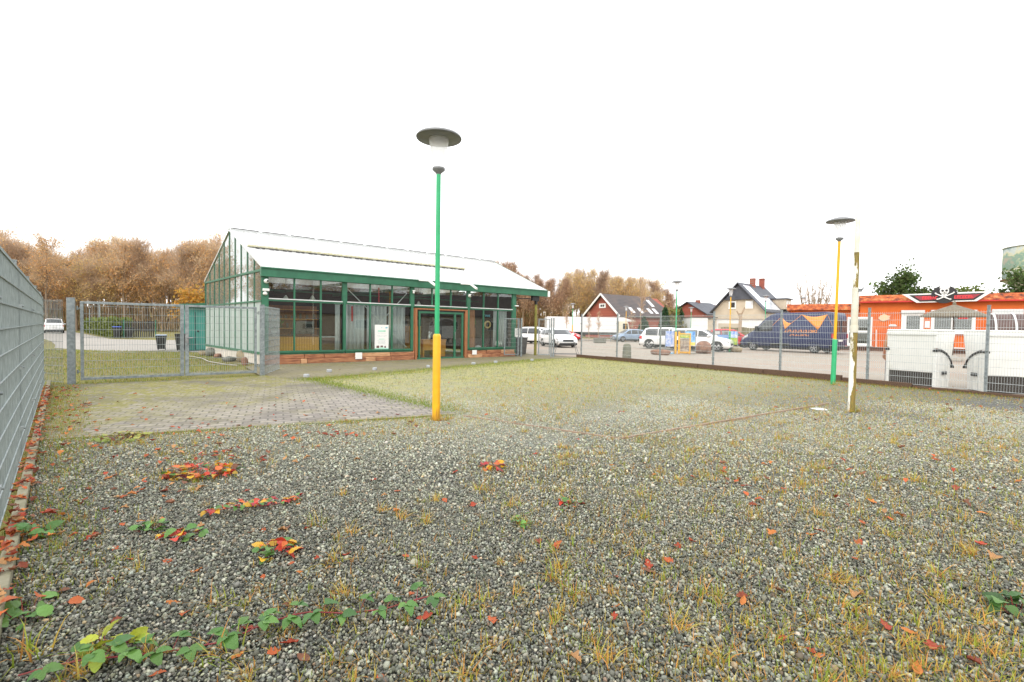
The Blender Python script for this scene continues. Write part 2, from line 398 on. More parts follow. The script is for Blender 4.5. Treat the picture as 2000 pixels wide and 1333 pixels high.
a.base(g); a.bump(n2, 0.4, 0.01); M['path'] = a.m
sheet('path', [(-5.55, 12.9), (1.49, 22.8), (2.9, 24.0), KL(0, 0), (1.6, 27.2), (-9.2, 18.0), (-9.2, 16.4), (-7.3, 13.75)], 0.012, M['path'])
# yellow grass verge between path and yard gravel
N.k = 1.0
# kerbs and edging strips
b = MB()
for k in range(-6, 11):
    p, q = LF(k + 0.004, 0.085), LF(k + 0.996, 0.085)
    b.bar((*p, 0.02 + 0.006 * math.sin(k * 3)), (*q, 0.02 + 0.006 * math.sin(k * 3 + 1)), 0.065, 0.12)
o = b.build('kerb_strip', M['conckerb'], bevel=0.008); o['kind'] = 'structure'
b = MB()
p = LF(3.4, 0.14); q = (-0.93, 8.07); d = Vector((q[0] - p[0], q[1] - p[1], 0)); L = d.length; d.normalize()
k = 0.0
while k < L - 0.01:
    e = min(k + 0.99, L); b.bar((p[0] + d.x * k, p[1] + d.y * k, 0.0), (p[0] + d.x * e, p[1] + d.y * e, 0.0), 0.06, 0.05); k += 1.0
o = b.build('paving_edge_kerb', M['conckerb'], bevel=0.004); o['kind'] = 'structure'
M['woodstrip'] = pm('weathered_wood_strip', (0.34, 0.25, 0.18, 1), (0.24, 0.17, 0.12, 1), 8, 0.85, bump=0.3)
t = tag(MB().bar((1.51, 6.42, 0.010), (6.63, 9.9, 0.006), 0.03, 0.045).build('edging_board', M['woodstrip']), 'thin brown wooden edging board set in the gravel before the white pole', 'edging board')
t = tag(MB().bar((-0.78, 7.9, 0.004), (1.46, 6.43, 0.006), 0.025, 0.04).build('edging_board', M['woodstrip']), 'pale sunken edging strip running from the yellow lamp base across the gravel', 'edging board')

# ---------------------------------------------------------------- gravel stones, one mass
def ico():
    t = (1 + 5 ** 0.5) / 2
    V = np.array([(-1, t, 0), (1, t, 0), (-1, -t, 0), (1, -t, 0), (0, -1, t), (0, 1, t), (0, -1, -t), (0, 1, -t), (t, 0, -1), (t, 0, 1), (-t, 0, -1), (-t, 0, 1)], float)
    V /= np.linalg.norm(V[0])
    F = np.array([(0, 11, 5), (0, 5, 1), (0, 1, 7), (0, 7, 10), (0, 10, 11), (1, 5, 9), (5, 11, 4), (11, 10, 2), (10, 7, 6), (7, 1, 8), (3, 9, 4), (3, 4, 2), (3, 2, 6), (3, 6, 8), (3, 8, 9), (4, 9, 5), (2, 4, 11), (6, 2, 10), (8, 6, 7), (9, 8, 1)])
    return V, F
def rotmats(n):
    q = rng.normal(size=(n, 4)); q /= np.linalg.norm(q, axis=1)[:, None]
    w, x, y, z = q.T
    return np.stack([np.stack([1 - 2 * (y * y + z * z), 2 * (x * y - z * w), 2 * (x * z + y * w)], -1),
                     np.stack([2 * (x * y + z * w), 1 - 2 * (x * x + z * z), 2 * (y * z - x * w)], -1),
                     np.stack([2 * (x * z - y * w), 2 * (y * z + x * w), 1 - 2 * (x * x + y * y)], -1)], 1)
def scatter(y0, y1, step, slope=1.13, pad=0.9):
    ys = np.arange(y0, y1, step); P = []
    for y in ys:
        xs = np.arange(-slope * y - pad, slope * y + pad, step)
        P.append(np.stack([xs, np.full_like(xs, y)], 1))
    P = np.concatenate(P); P += rng.uniform(-0.5, 0.5, P.shape) * step * 1.1
    k = inpoly(P[:, 0], P[:, 1], YARD) & ~inpoly(P[:, 0], P[:, 1], PAVE)
    side = (P - LF0) @ LFN
    return P[k & (side > 0.125)]
def hills(P):   # gentle unevenness of the loose gravel
    x, y = P[:, 0], P[:, 1]
    return 0.012 + 0.009 * np.sin(1.7 * x + 0.6 * y) * np.sin(1.3 * y - 0.5 * x) + 0.004 * np.sin(5.1 * x + 2) * np.sin(4.3 * y)
PV, PF, PC = [], [], []
IV, IF = ico(); off = 0
for (y0, y1, step, r0, zoff) in ((1.35, 4.4, 0.0132, 0.0076, 0.003), (4.4, 11.0, 0.0195, 0.0100, 0.0)):
    P = scatter(y0, y1, step); P = P[rng.random(len(P)) > np.clip((P[:, 1] - 5.8 + 0.8 * np.sin(P[:, 0] * 1.3)) / 4.8, 0, 0.97)]; n = len(P)
    K = 24; shapes = IV[None] * rng.uniform(0.62, 1.3, (K, 12, 1))
    s = r0 * np.exp(rng.normal(0, 0.28, n)); an = rng.uniform(0.65, 1.3, (n, 3)); an[:, 2] *= 0.8
    V = shapes[rng.integers(0, K, n)] * (s[:, None] * an)[:, None, :]
    V = np.einsum('nij,nkj->nki', rotmats(n), V)
    z = zoff - 0.004 * np.clip(P[:, 1] - 5, 0, 4) + hills(P) + rng.uniform(-0.006, 0.008, n) + np.where(rng.random(n) < 0.12, 0.009, 0)
    V += np.concatenate([P, z[:, None]], 1)[:, None, :]
    u = rng.random(n)
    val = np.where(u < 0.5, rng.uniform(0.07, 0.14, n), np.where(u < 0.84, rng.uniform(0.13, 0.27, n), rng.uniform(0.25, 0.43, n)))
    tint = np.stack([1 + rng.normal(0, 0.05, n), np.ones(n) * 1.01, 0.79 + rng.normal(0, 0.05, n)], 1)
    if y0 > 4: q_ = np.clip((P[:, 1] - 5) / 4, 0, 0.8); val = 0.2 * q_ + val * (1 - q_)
    c = (val * 1.06 * (1 + 0.16 * np.clip(P[:, 1] - 3.5, 0, 6)))[:, None] * tint  # lighter with distance: hidden gap shade, wet sheen and dust put into colour
    br_ = rng.random(n) < 0.06; c[br_] *= np.array([1.25, 0.95, 0.75])
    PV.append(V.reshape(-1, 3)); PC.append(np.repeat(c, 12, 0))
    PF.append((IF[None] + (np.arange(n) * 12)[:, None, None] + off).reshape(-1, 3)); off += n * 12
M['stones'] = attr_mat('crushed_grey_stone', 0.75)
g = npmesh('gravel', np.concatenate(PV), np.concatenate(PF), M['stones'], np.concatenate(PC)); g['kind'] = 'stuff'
g['label'] = 'loose crushed grey gravel stones covering the yard'
# ---------------------------------------------------------------- fences and gates
def mesh_panel(w, h, z0=0.05, pitch=0.05, rows=None, wire=0.0055, double=True):
    """double-rod mat in the local xz plane"""
    b = MB(); n = max(1, round(w / pitch))
    for i in range(n + 1):
        x = w * i / n
        b.bar((x, 0, z0), (x, 0, z0 + h), wire, wire)
    rows = rows or round(h / 0.2)
    for k in range(rows + 1):
        z = z0 + 0.012 + (h - 0.05) * k / rows
        for s in ((-1, 1) if double else (1,)):
            b.bar((-0.01, s * (wire * 0.5 + 0.004), z), (w + 0.01, s * (wire * 0.5 + 0.004), z), 0.008, 0.008)
    return b
def post(parent, x, y, h, w=0.06, d=0.04, z0=0.0, clamps=(0.35, 1.0, 1.65), side=1):
    b = MB(); b.box(x - w / 2, y - d / 2, z0, x + w / 2, y + d / 2, h)
    o = b.build('post', M['galv'], parent, 0.004)
    c = MB(); c.box(x - w / 2 - 0.004, y - d / 2 - 0.004, h, x + w / 2 + 0.004, y + d / 2 + 0.004, h + 0.012); c.build('cap', M['black'] if False else M['galv'], o)
    for z in clamps:
        c = MB(); c.box(x - 0.032, y + side * (d / 2), z - 0.02, x + 0.032, y + side * (d / 2 + 0.035), z + 0.02)
        c.cyl((x, y + side * (d / 2 + 0.035), z), (x, y + side * (d / 2 + 0.05), z), 0.011, n=8); c.build('clamp', M['galvdark'], o)
    return o

# long fence to the left: seen along its length
ang = math.atan2(LFD[1], LFD[0])
p0 = LF(-5.2)
t = thing('mesh_fence', 'long grey double rod mesh fence running back along the edge of the gravel', 'fence', (p0[0], p0[1], 0), ang)
for k in range(6):
    x0 = k * 2.52
    b = mesh_panel(2.50, 2.02, 0.04, 0.05, 10, 0.006)
    b.v = [(x + x0 + 0.01, y, z) for x, y, z in b.v]; b.build('mesh_panel', M['wiredull'], t)
for k in range(7): post(t, k * 2.52, 0.035, 2.12, 0.06, 0.05, side=-1)
b = mesh_panel(1.05, 1.98, 0.04, 0.05, 10, 0.006); b.v = [(x + 15.13, y, z) for x, y, z in b.v]; b.build('mesh_panel', M['wiredull'], t)
post(t, 16.2, 0.03, 2.05, 0.06, 0.05)

# short panel between fence corner and gate post
q0 = LF(11.0); q1 = (-10.45, 11.12)
d = Vector((q1[0] - q0[0], q1[1] - q0[1], 0))
t = thing('mesh_fence', 'short grey mesh panel filling the gap between long fence and gate post', 'fence', (q0[0], q0[1], 0), math.atan2(d.y, d.x))
mesh_panel(d.length - 0.08, 1.95, 0.05).build('mesh_panel', M['galvdark'], t)

# double gate
g0 = Vector((-10.33, 11.15, 0)); g1 = Vector((-7.15, 13.62, 0)); d = g1 - g0; GL = d.length
t = thing('double_gate', 'closed grey steel double gate with mesh filling and two thick posts', 'gate', g0, math.atan2(d.y, d.x))
for x, w in ((0, 0.145), (GL, 0.115)):
    b = MB(); b.box(x - w / 2, -w / 2, 0, x + w / 2, w / 2, 2.03); o = b.build('gate_post', M['galv'], t, 0.012)
    MB().box(x - w / 2 - 0.003, -w / 2 - 0.003, 2.03, x + w / 2 + 0.003, w / 2 + 0.003, 2.045).build('cap', M['galv'], o, 0.004)
mid = GL * 0.545
def leaf(x0, x1, hinge, parent, handle):
    f = MB(); z0, z1 = 0.1, 1.97
    w0, w1 = (0.06, 0.085) if hinge < 0 else (0.085, 0.06)
    f.box(x0, -0.03, z0, x0 + w0, 0.03, z1); f.box(x1 - w1, -0.03, z0, x1, 0.03, z1)
    f.box(x0 + w0, -0.028, z1 - 0.06, x1 - w1, 0.028, z1); f.box(x0 + w0, -0.028, z0, x1 - w1, 0.028, z0 + 0.06)
    o = f.build('gate_leaf', M['galv'], parent, 0.005)
    m = mesh_panel(x1 - x0 - 0.12, z1 - z0 - 0.14, z0 + 0.07, 0.05, 9, 0.005)
    m.v = [(x + x0 + 0.06, y, z) for x, y, z in m.v]; m.build('mesh_infill', M['galvdark'], o)
    h = MB()
    for z in (0.3, 1.8):
        xe = x0 - 0.05 if hinge < 0 else x1 + 0.05
        h.cyl((x0 if hinge < 0 else x1, 0, z), (xe, 0, z), 0.014, n=8); h.cyl((xe, 0, z - 0.04), (xe, 0, z + 0.05), 0.018, n=8)
    h.build('hinge', M['galvdark'], o)
    if handle:
        h = MB(); h.box(handle - 0.03, -0.05, 0.97, handle + 0.03, -0.03, 1.2); h.cyl((handle, -0.05, 1.1), (handle, -0.09, 1.1), 0.012, n=8)
        h.cyl((handle, -0.09, 1.1), (handle + 0.13, -0.09, 1.1), 0.011, n=8); h.build('handle', M['rim'], o)
    return o
leaf(0.16, mid - 0.01, -1, t, 0)
leaf(mid + 0.01, GL - 0.14, 1, t, mid + 0.05)

# short panel from gate to greenhouse
q0 = Vector((-7.14, 13.72, 0)); q1 = Vector((-7.62, 15.6, 0)); d = q1 - q0
t = thing('mesh_fence', 'short mesh panel between the gate post and greenhouse corner', 'fence', q0, math.atan2(d.y, d.x))
mesh_panel(d.length, 1.98, 0.03, 0.05, 10, 0.006).build('mesh_panel', M['galvdark'], t)

# fence along the car park
t = thing('mesh_fence', 'grey mesh fence with square posts along the timber kerb by the car park', 'fence', (*KL(0, 0.1), 0), math.atan2(KD[1], KD[0]))
for k in range(10):
    post(t, k * 2.52, 0.0, 2.22, 0.06, 0.05, side=-1, clamps=(0.45, 1.1, 1.75))
    if k < 9:
        b = mesh_panel(2.46, 2.0, 0.1, 0.05, 10, 0.004); b.v = [(x + k * 2.52 + 0.03, y - 0.04, z) for x, y, z in b.v]
        b.build('mesh_panel', M['wirebright'], t)
# timbers of the kerb, each a sleeper of its own
s = -0.2; L = [2.1, 2.6, 2.5, 2.6, 2.4, 1.7]
for k, ln in enumerate(L):
    zt = (0.17, 0.19, 0.2, 0.2, 0.21, 0.15)[k]
    a_, b_ = KL(s, 0.02 if k % 2 else 0.0), KL(s + ln - 0.02, 0.0)
    o = MB().bar((*a_, zt / 2 - 0.01), (*b_, zt / 2 - 0.01), 0.12, zt).build('retaining_timber', M['timber'], bevel=0.012)
    tag(o, 'dark brown retaining timber laid end to end along the car park fence', 'timber', 'retaining timbers along the fence')
    s += ln
o = MB().bar((*KL(s, 0.02), 0.035), (*KL(s + 5, 0.02), 0.03), 0.08, 0.09).build('edging_board', M['timber'], bevel=0.006)
tag(o, 'low dark edging board under the fence before the white beach chairs', 'edging board')

# open pedestrian gate beside the greenhouse porch
p0 = Vector((-0.38, 24.0, 0)); p1 = Vector((0.58, 24.45, 0))
def pedleaf(parent, L_):
    f = MB(); f.bar((0, 0, 0.12), (L_, 0, 0.12), 0.04); f.bar((0, 0, 1.95), (L_, 0, 1.95), 0.04)
    f.bar((0.0, 0, 0.14), (0.0, 0, 1.97), 0.045); f.bar((L_, 0, 0.14), (L_, 0, 1.97), 0.045); 
    o = f.build('gate_leaf', M['galv'], parent)
    m = mesh_panel(L_ - 0.08, 1.78, 0.15, 0.05, 9, 0.004); m.v = [(x + 0.04, y, z) for x, y, z in m.v]; m.build('mesh_infill', M['galvdark'], o)
    MB().box(0.02, -0.05, 1.0, 0.14, -0.03, 1.03).build('handle', M['rim'], o)
d = p1 - p0
t = thing('garden_gate', 'narrow grey mesh gate standing open before the greenhouse end', 'gate', p0, math.atan2(d.y, d.x))
pedleaf(t, 0.80)
MB().box(0.90, -0.04, 0, 0.98, 0.04, 1.98).build('gate_post', M['galv'], t, 0.005)
t = thing('garden_gate', 'narrow grey mesh gate folded against the double posts beside the porch pole', 'gate', (1.38, 24.62, 0), R(-14))
pedleaf(t, 0.56)
for x in (0.62, 0.74): MB().box(x, -0.04, 0, x + 0.07, 0.04, 2.02).build('gate_post', M['galv'], t, 0.005)
t = thing('notice_board', 'white notice board with faint lettering on a post beside the open narrow gate', 'notice', (0.31, 24.75, 0), R(15))
MB().box(-0.17, 0, 1.02, 0.17, 0.02, 1.46).build('panel', M['white'], t)
MB().box(-0.02, 0.02, 0, 0.02, 0.05, 1.95).build('post', M['galv'], t)
b = MB(); 
for k in range(5): b.box(-0.1, -0.004, 1.14 + k * 0.055, 0.1 - 0.02 * (k % 3), 0.0, 1.155 + k * 0.055)
b.box(-0.05, -0.004, 1.39, 0.05, 0, 1.42); b.build('lettering', M['greylamp'], t)
# ---------------------------------------------------------------- the greenhouse shop
GO = Vector((-9.083, 17.293, 0)); GA = math.atan2(0.63513, 0.7724); SK = -0.09
def GW(u, v, z=0.0):   # greenhouse coordinates to world
    c, s = math.cos(GA), math.sin(GA); return (GO.x + u * c - v * s, GO.y + u * s + v * c, z)
M['gpane'] = glass_mat('facade_glass', (0.88, 0.92, 0.9), 0.06, 1.0)
M['gpane2'] = glass_mat('gable_glass', (0.45, 0.55, 0.5), 0.4, 1.5, 0.01, (0.27, 0.31, 0.27))
M['frostpane'] = pm('whitewashed_gable_pane', (0.40, 0.47, 0.45, 1), (0.31, 0.38, 0.36, 1), 1.3, 0.3, stretch=(3, 3, 0.6))
M['plinthwhite'] = pm('pale_rendered_plinth', (0.62, 0.58, 0.52, 1), (0.5, 0.46, 0.4, 1), 4, 0.9)
M['sleeper'] = pm('reddish_old_timber', (0.42, 0.19, 0.09, 1), (0.22, 0.085, 0.045, 1), 3.2, 0.8, bump=0.5, stretch=(1, 6, 6))
M['sleeper2'] = pm('pale_orange_old_timber', (0.62, 0.37, 0.2, 1), (0.38, 0.18, 0.09, 1), 3.2, 0.8, bump=0.5, stretch=(1, 6, 6))
M['trim'] = pm('orange_brown_wood_trim', (0.37, 0.15, 0.06, 1), (0.24, 0.09, 0.04, 1), 5, 0.6, stretch=(6, 6, 1))
M['mosswood'] = pm('mossy_round_timber', (0.26, 0.24, 0.05, 1), (0.17, 0.16, 0.04, 1), 6, 0.9, bump=0.3)
M['alu'] = pm('pale_aluminium_strip', (0.66, 0.68, 0.68, 1), (0.58, 0.6, 0.6, 1), 6, 0.4, 0.2)
M['mossband'] = pm('mossy_vent_frame', (0.50, 0.47, 0.26, 1), (0.62, 0.61, 0.52, 1), 9, 0.9, bump=0.3)
M['gapshade'] = pm('painted_gap_shade', (0.08, 0.075, 0.08, 1), (0.05, 0.05, 0.055, 1), 9, 0.8)  # dark colour stands for the shade inside the roof gaps
M['ifloor'] = pm('shop_floor', (0.16, 0.13, 0.10, 1), (0.12, 0.10, 0.08, 1), 3, 0.6)
gh = thing('greenhouse', 'green framed greenhouse shop with white glazed gable roof and timber plinth', 'greenhouse', GO, GA)
UE = 11.9; DEP = 8.4; EH = 3.5; RH = 5.45; UR = 14.1
def S(u, v, z): return (u + SK * v, v, z)
# gutter beam
b = MB(); b.box(-0.66 + 0.6, -0.16, 3.21, UR, 0.05, 3.55); b.box(-0.06, -0.2, 3.5, UR, -0.16, 3.55); b.box(-0.06, -0.175, 3.21, UR, -0.16, 3.25)
gut = b.build('gutter_beam', M['green'], gh, 0.006)
MB().box(UR, -0.2, 3.2, UR + 0.16, 0.06, 3.52).build('end_cap', M['white'], gut, 0.01)
MB().box(-0.06, DEP, 3.3, UR + SK * DEP, DEP + 0.2, 3.52).build('gutter_beam', M['green'], gh)
# roof slopes
def slab(p, th=0.035):
    b = MB(); q = [Vector(a) for a in p]; nrm = (q[1] - q[0]).cross(q[2] - q[0]).normalized() * th
    b.add(q + [a - nrm for a in q], [(0, 1, 2, 3), (7, 6, 5, 4), (0, 4, 5, 1), (1, 5, 6, 2), (2, 6, 7, 3), (3, 7, 4, 0)]); return b
rf = slab([S(-0.02, -0.15, 3.55), (UR, -0.15, 3.55), S(UR, 4.2, RH), S(-0.02, 4.2, RH)]).build('roof_slope', M['roofwhite'], gh)
slab([S(UR, 8.55, 3.55), S(-0.02, 8.55, 3.55), S(-0.02, 4.2, RH), S(UR, 4.2, RH)]).build('roof_slope', M['roofwhite'], gh)
# glazing bars of the front roof slope, very thin
b = MB()
for k in range(0, 29):
    u = 0.02 + k * 0.5; b.bar(S(u, -0.12, 3.575), S(u, 4.15, RH + 0.012), 0.02, 0.025)
b.build('glazing_bars', M['roofwhite'], rf)
# ridge cap and vent band, dark bars on them painted as shade in gaps
b = MB(); b.bar(S(-0.05, 4.2, RH + 0.05), S(UR, 4.2, RH + 0.05), 0.12, 0.06); rc = b.build('ridge_cap', M['alu'], gh)
b = MB(); u = 0.05
while u < UR - 0.9:
    b.bar(S(u, 4.2 - 0.055, RH + 0.088), S(u + 1.05, 4.2 - 0.055, RH + 0.088), 0.05, 0.03); u += 1.18
b.build('ridge_gap_shade', M['gapshade'], rc)
zr = lambda v: 3.55 + (RH - 3.55) * (v + 0.15) / 4.35
b = MB(); b.bar(S(0.1, 2.05, zr(2.05) + 0.06), S(10.3, 2.05, zr(2.05) + 0.06), 0.16, 0.07); vb = b.build('roof_vent_band', M['mossband'], gh)
b = MB(); u = 0.35
while u < 10.1:
    b.bar(S(u, 1.93, zr(1.93) + 0.035), S(u + 0.33, 1.93, zr(1.93) + 0.035), 0.05, 0.03); u += 0.5
b.build('vent_gap_shade', M['gapshade'], vb)
# verge trims
b = MB(); b.bar(S(0, -0.12, 3.52), S(0, 4.2, RH), 0.06, 0.06); b.bar(S(0, 4.2, RH), S(0, 8.5, 3.52), 0.06, 0.06); b.build('verge', M['alu'], gh)
b = MB(); b.bar((UR + 0.02, -0.12, 3.52), S(UR + 0.02, 4.2, RH), 0.07, 0.07); b.bar(S(UR + 0.02, 4.2, RH), S(UR + 0.02, 8.5, 3.52), 0.07, 0.07); b.build('verge', M['green'], gh)
MB().bar(S(0, 4.2, RH), S(0, 4.2, RH + 0.28), 0.03).build('ridge_pole', M['alu'], gh)
# facade frame
for u, w in ((0.1, 0.22), (3.0, 0.19), (6.0, 0.19), (9.0, 0.19), (11.85, 0.26)):
    x0 = u - w / 2; b = MB(); b.box(x0, -0.05, 0.0 if u < 1 or u > 11 else 2.36, x0 + w, 0.08, 3.21)
    if 1 < u < 11: b.box(u - 0.055, -0.05, 0.4, u + 0.055, 0.05, 2.36)
    b.build('post', M['green'], gh, 0.004)
BAYS = [(0.21, 2.905, (1.1, 2.07)), (3.095, 5.905, (4.07, 5.05)), (6.095, 8.905, (7.0, 8.0)), (9.095, 11.72, (9.9, 10.8))]
for a0, a1, mids in BAYS:
    MB().box(a0, -0.045, 2.34, a1, 0.045, 2.405).build('transom', M['green'], gh)
    MB().box(a0, -0.07, 2.405, a1, 0.0, 2.445).build('transom_strip', M['alu'], gh)
    edges = [a0] + list(mids) + [a1]
    for m in mids:
        z0 = 0.45 if not 6 < m < 9 else 2.445
        MB().box(m - 0.028, -0.04, z0, m + 0.028, 0.04, 3.21).build('mullion', M['green'], gh)
    for e0, e1 in zip(edges[:-1], edges[1:]):
        MB().box(e0 + 0.02, -0.004, 2.445, e1 - 0.02, 0.004, 3.21).build('window_pane', M['gpane'], gh)
        if not 6 < e0 < 8.95:
            MB().box(e0 + 0.02, -0.004, 0.5, e1 - 0.02, 0.004, 2.34).build('window_pane', M['gpane'], gh)
    if not 6 < a0 < 8:
        b = MB(); b.box(a0 - 0.06, -0.10, 0.43, a1 + 0.06, 0.05, 0.5); b.box(a0 - 0.06, -0.05, 0.36, a1 + 0.06, 0.04, 0.43); b.build('sill_rail', M['green'], gh, 0.004)
# timber plinth: sleepers in two courses
def sleepers(u0, u1, z0, z1, cuts, depth):
    es = [u0] + cuts + [u1]
    for k, (e0, e1) in enumerate(zip(es[:-1], es[1:])):
        j = random.uniform(-0.03, 0.03)
        MB().box(e0 + 0.006, depth + j, z0 + 0.004, e1 - 0.006, 0.12, z1 - 0.004).build('sleeper', M['sleeper'] if random.random() < 0.5 else M['sleeper2'], gh, 0.018)
sleepers(0.0, 6.1, 0.19, 0.365, [1.45, 2.2, 3.4, 4.95], -0.06)
sleepers(0.0, 6.1, 0.0, 0.19, [1.3, 1.55, 3.85, 4.3, 4.98], -0.12)
sleepers(8.95, 11.9, 0.19, 0.365, [10.1, 11.0], -0.05)
sleepers(8.95, 11.9, 0.0, 0.19, [9.8, 10.4, 10.9], -0.1)
# door in the third bay
b = MB(); b.box(6.13, -0.07, 0, 6.24, 0.12, 2.30); b.box(8.79, -0.07, 0, 8.93, 0.12, 2.30); b.box(6.24, -0.07, 2.24, 8.79, 0.12, 2.30)
b.box(6.05, -0.03, 0, 6.125, 0.1, 2.3); b.build('door_trim', M['trim'], gh, 0.006)
b = MB(); b.box(8.95, 0.02, 0.38, 9.40, 0.10, 2.33); b.build('wood_panel', M['trim'], gh)
dr = MB(); dr.box(6.33, -0.02, 0.0, 6.42, 0.06, 2.17); dr.box(8.20, -0.02, 0, 8.30, 0.06, 2.17); dr.box(8.62, -0.02, 0, 8.72, 0.06, 2.17)
dr.box(6.42, -0.02, 2.08, 8.20, 0.06, 2.17); dr.box(8.30, -0.02, 2.08, 8.62, 0.06, 2.17); dr.box(6.24, -0.04, 0.0, 8.76, 0.06, 0.07)
do = dr.build('door', M['green'], gh, 0.004)
MB().box(6.42, 0.015, 0.07, 8.20, 0.025, 2.08).build('door_pane', M['gpane'], do)
MB().box(8.30, 0.015, 0.07, 8.62, 0.025, 2.08).build('door_pane', M['gpane'], do)
b = MB(); b.box(8.24, -0.05, 0.9, 8.26, -0.03, 1.25); b.box(8.24, -0.05, 0.9, 8.26, 0, 0.92); b.box(8.24, -0.05, 1.23, 8.26, 0, 1.25); b.build('handle', M['rim'], do)
MB().box(6.24, -0.01, 2.17, 8.79, 0.05, 2.24).build('door_head', M['black'], gh)
# gable toward the gate
gz = lambda v: 3.5 + (RH - 3.5) * (1 - abs(v - 4.2) / 4.25)
nb = 10; vs_ = [0.08 + (DEP - 0.1) * k / nb for k in range(nb + 1)]
b = MB()
for z, w in ((0.42, 0.09), (2.33, 0.06), (3.45, 0.08)): b.bar(S(0, 0, z), S(0, DEP, z), 0.07, w)
b.build('gable_rail', M['green'], gh)
for k, v in enumerate(vs_):
    MB().bar(S(0.0, v, 0.46), S(0.0, v, gz(v) - 0.03), 0.03, 0.045, up=(0, 1, 0)).build('mullion', M['green'], gh)
for v0, v1 in zip(vs_[:-1], vs_[1:]):
    a0, a1 = S(0.012, v0 + 0.02, 0), S(0.012, v1 - 0.02, 0)
    def pane(z0a, z0b, z1a, z1b, m, nm):
        b = MB(); t_ = 0.008
        b.add([(a0[0], a0[1], z0a), (a1[0], a1[1], z0b), (a1[0], a1[1], z1b), (a0[0], a0[1], z1a), (a0[0] + t_, a0[1], z0a), (a1[0] + t_, a1[1], z0b), (a1[0] + t_, a1[1], z1b), (a0[0] + t_, a0[1], z1a)],
              [(0, 3, 2, 1), (4, 5, 6, 7), (0, 1, 5, 4), (1, 2, 6, 5), (2, 3, 7, 6), (3, 0, 4, 7)])
        return b.build(nm, m, gh)
    pane(0.46, 0.46, 2.30, 2.30, M['frostpane'], 'frosted_pane')
    pane(2.36, 2.36, 3.41, 3.41, M['gpane2'], 'window_pane')
    pane(3.49, 3.49, max(3.52, gz(v0) - 0.03), max(3.52, gz(v1) - 0.03), M['gpane2'], 'window_pane')
b = MB(); b.bar(S(0.06, 0.0, 0.2), S(0.06, DEP, 0.2), 0.12, 0.40); b.build('plinth', M['plinthwhite'], gh)
# back wall and porch end
b = MB()
for k in range(13): b.bar(S(k, DEP, 0.4), S(k, DEP, 3.45), 0.05, 0.06, up=(0, 1, 0))
b.bar(S(0, DEP, 2.3), S(UE, DEP, 2.3), 0.06); b.bar(S(0, DEP, 0.42), S(UE, DEP, 0.42), 0.06, 0.1); b.build('back_frame', M['green'], gh)
b = MB(); b.bar(S(0.05, DEP + 0.02, 0.2), S(UE, DEP + 0.02, 0.2), 0.1, 0.4); b.build('plinth', M['plinthwhite'], gh)
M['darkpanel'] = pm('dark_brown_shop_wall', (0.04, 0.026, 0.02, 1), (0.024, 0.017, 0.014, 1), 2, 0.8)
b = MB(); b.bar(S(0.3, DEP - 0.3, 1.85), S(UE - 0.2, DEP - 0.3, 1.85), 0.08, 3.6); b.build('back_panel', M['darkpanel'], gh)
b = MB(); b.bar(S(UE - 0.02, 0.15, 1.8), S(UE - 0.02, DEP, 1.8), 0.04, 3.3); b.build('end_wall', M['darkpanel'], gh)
b = MB(); b.box(0.1, 0.1, 0.0, UE - 0.1, DEP - 0.4, 0.03); b.build('floor', M['ifloor'], gh)
b = MB()
for a_, c_ in ((S(3.1, 0.25, 3.1), S(5.9, 0.25, 0.55)), (S(5.9, 0.25, 2.95), S(4.4, 0.25, 1.35))): b.bar(a_, c_, 0.03)
b.build('wind_brace', M['alu'], gh)
b = MB()
for u in (3, 6, 9): b.bar(S(u, 0.3, 3.15), S(u, DEP - 0.4, 3.15), 0.1, 0.12)
b.bar(S(0.5, 2.5, 2.9), S(UE - 0.3, 2.5, 2.9), 0.06); b.build('inner_beams', M['green'], gh)
# porch pole
b = MB(); b.cyl((13.42, 0.02, 0), (13.42, 0.02, 2.75), 0.075, 0.07, 12); pp = b.build('porch_pole', M['mosswood'], gh)
b = MB(); b.box(13.1, -0.05, 2.95, 13.6, 0.09, 3.21); b.box(13.36, -0.03, 2.75, 13.5, 0.07, 2.95); b.build('pole_bracket', M['black'], pp)
MB().bar((11.95, 0.02, 3.05), (13.2, 0.02, 3.05), 0.04, 0.05).build('porch_tie', M['black'], gh)

# ---- things in and on the shop
M['planks'] = N('ochre_plank_counter'); a = M['planks']; a.rough(0.55)
v = a.coord(); wv = a.n('ShaderNodeTexWave'); wv.inputs['Scale'].default_value = 3.2; wv.inputs['Distortion'].default_value = 0.6; wv.inputs['Detail'].default_value = 3; a.l(v, wv.inputs['Vector'])
a.base(a.mix(0.4, (0.80, 0.38, 0.07, 1), a.ramp(wv.outputs[0], [(0.2, (0.40, 0.17, 0.03)), (0.6, (0.85, 0.45, 0.1))]))); M['planks'] = a.m
M['osb'] = pm('orange_wood_cabinet', (0.80, 0.36, 0.07, 1), (0.66, 0.27, 0.05, 1), 6, 0.5)
M['darkwood'] = pm('dark_counter_top', (0.14, 0.07, 0.04, 1), (0.10, 0.05, 0.03, 1), 4, 0.5)
M['machine'] = pm('brushed_machine_steel', (0.16, 0.16, 0.155, 1), (0.11, 0.11, 0.11, 1), 5, 0.4, 0.3)
def gthing(name, label, cat, u, v, z=0.0, rz=0.0, group=None): return thing(name, label, cat, GW(u, v, z), GA + rz, group)
t = gthing('counter', 'ochre plank counter behind the leftmost big shop window', 'counter', 1.5, 0.8)
MB().box(-1.1, 0, 0.03, 0.75, 0.6, 1.02).build('body', M['planks'], t); MB().box(-1.15, -0.05, 1.02, 0.8, 0.65, 1.07).build('top', M['darkwood'], t)
t = gthing('cabinet', 'dark low cabinet at the end of the ochre counter', 'cabinet', 2.62, 0.8)
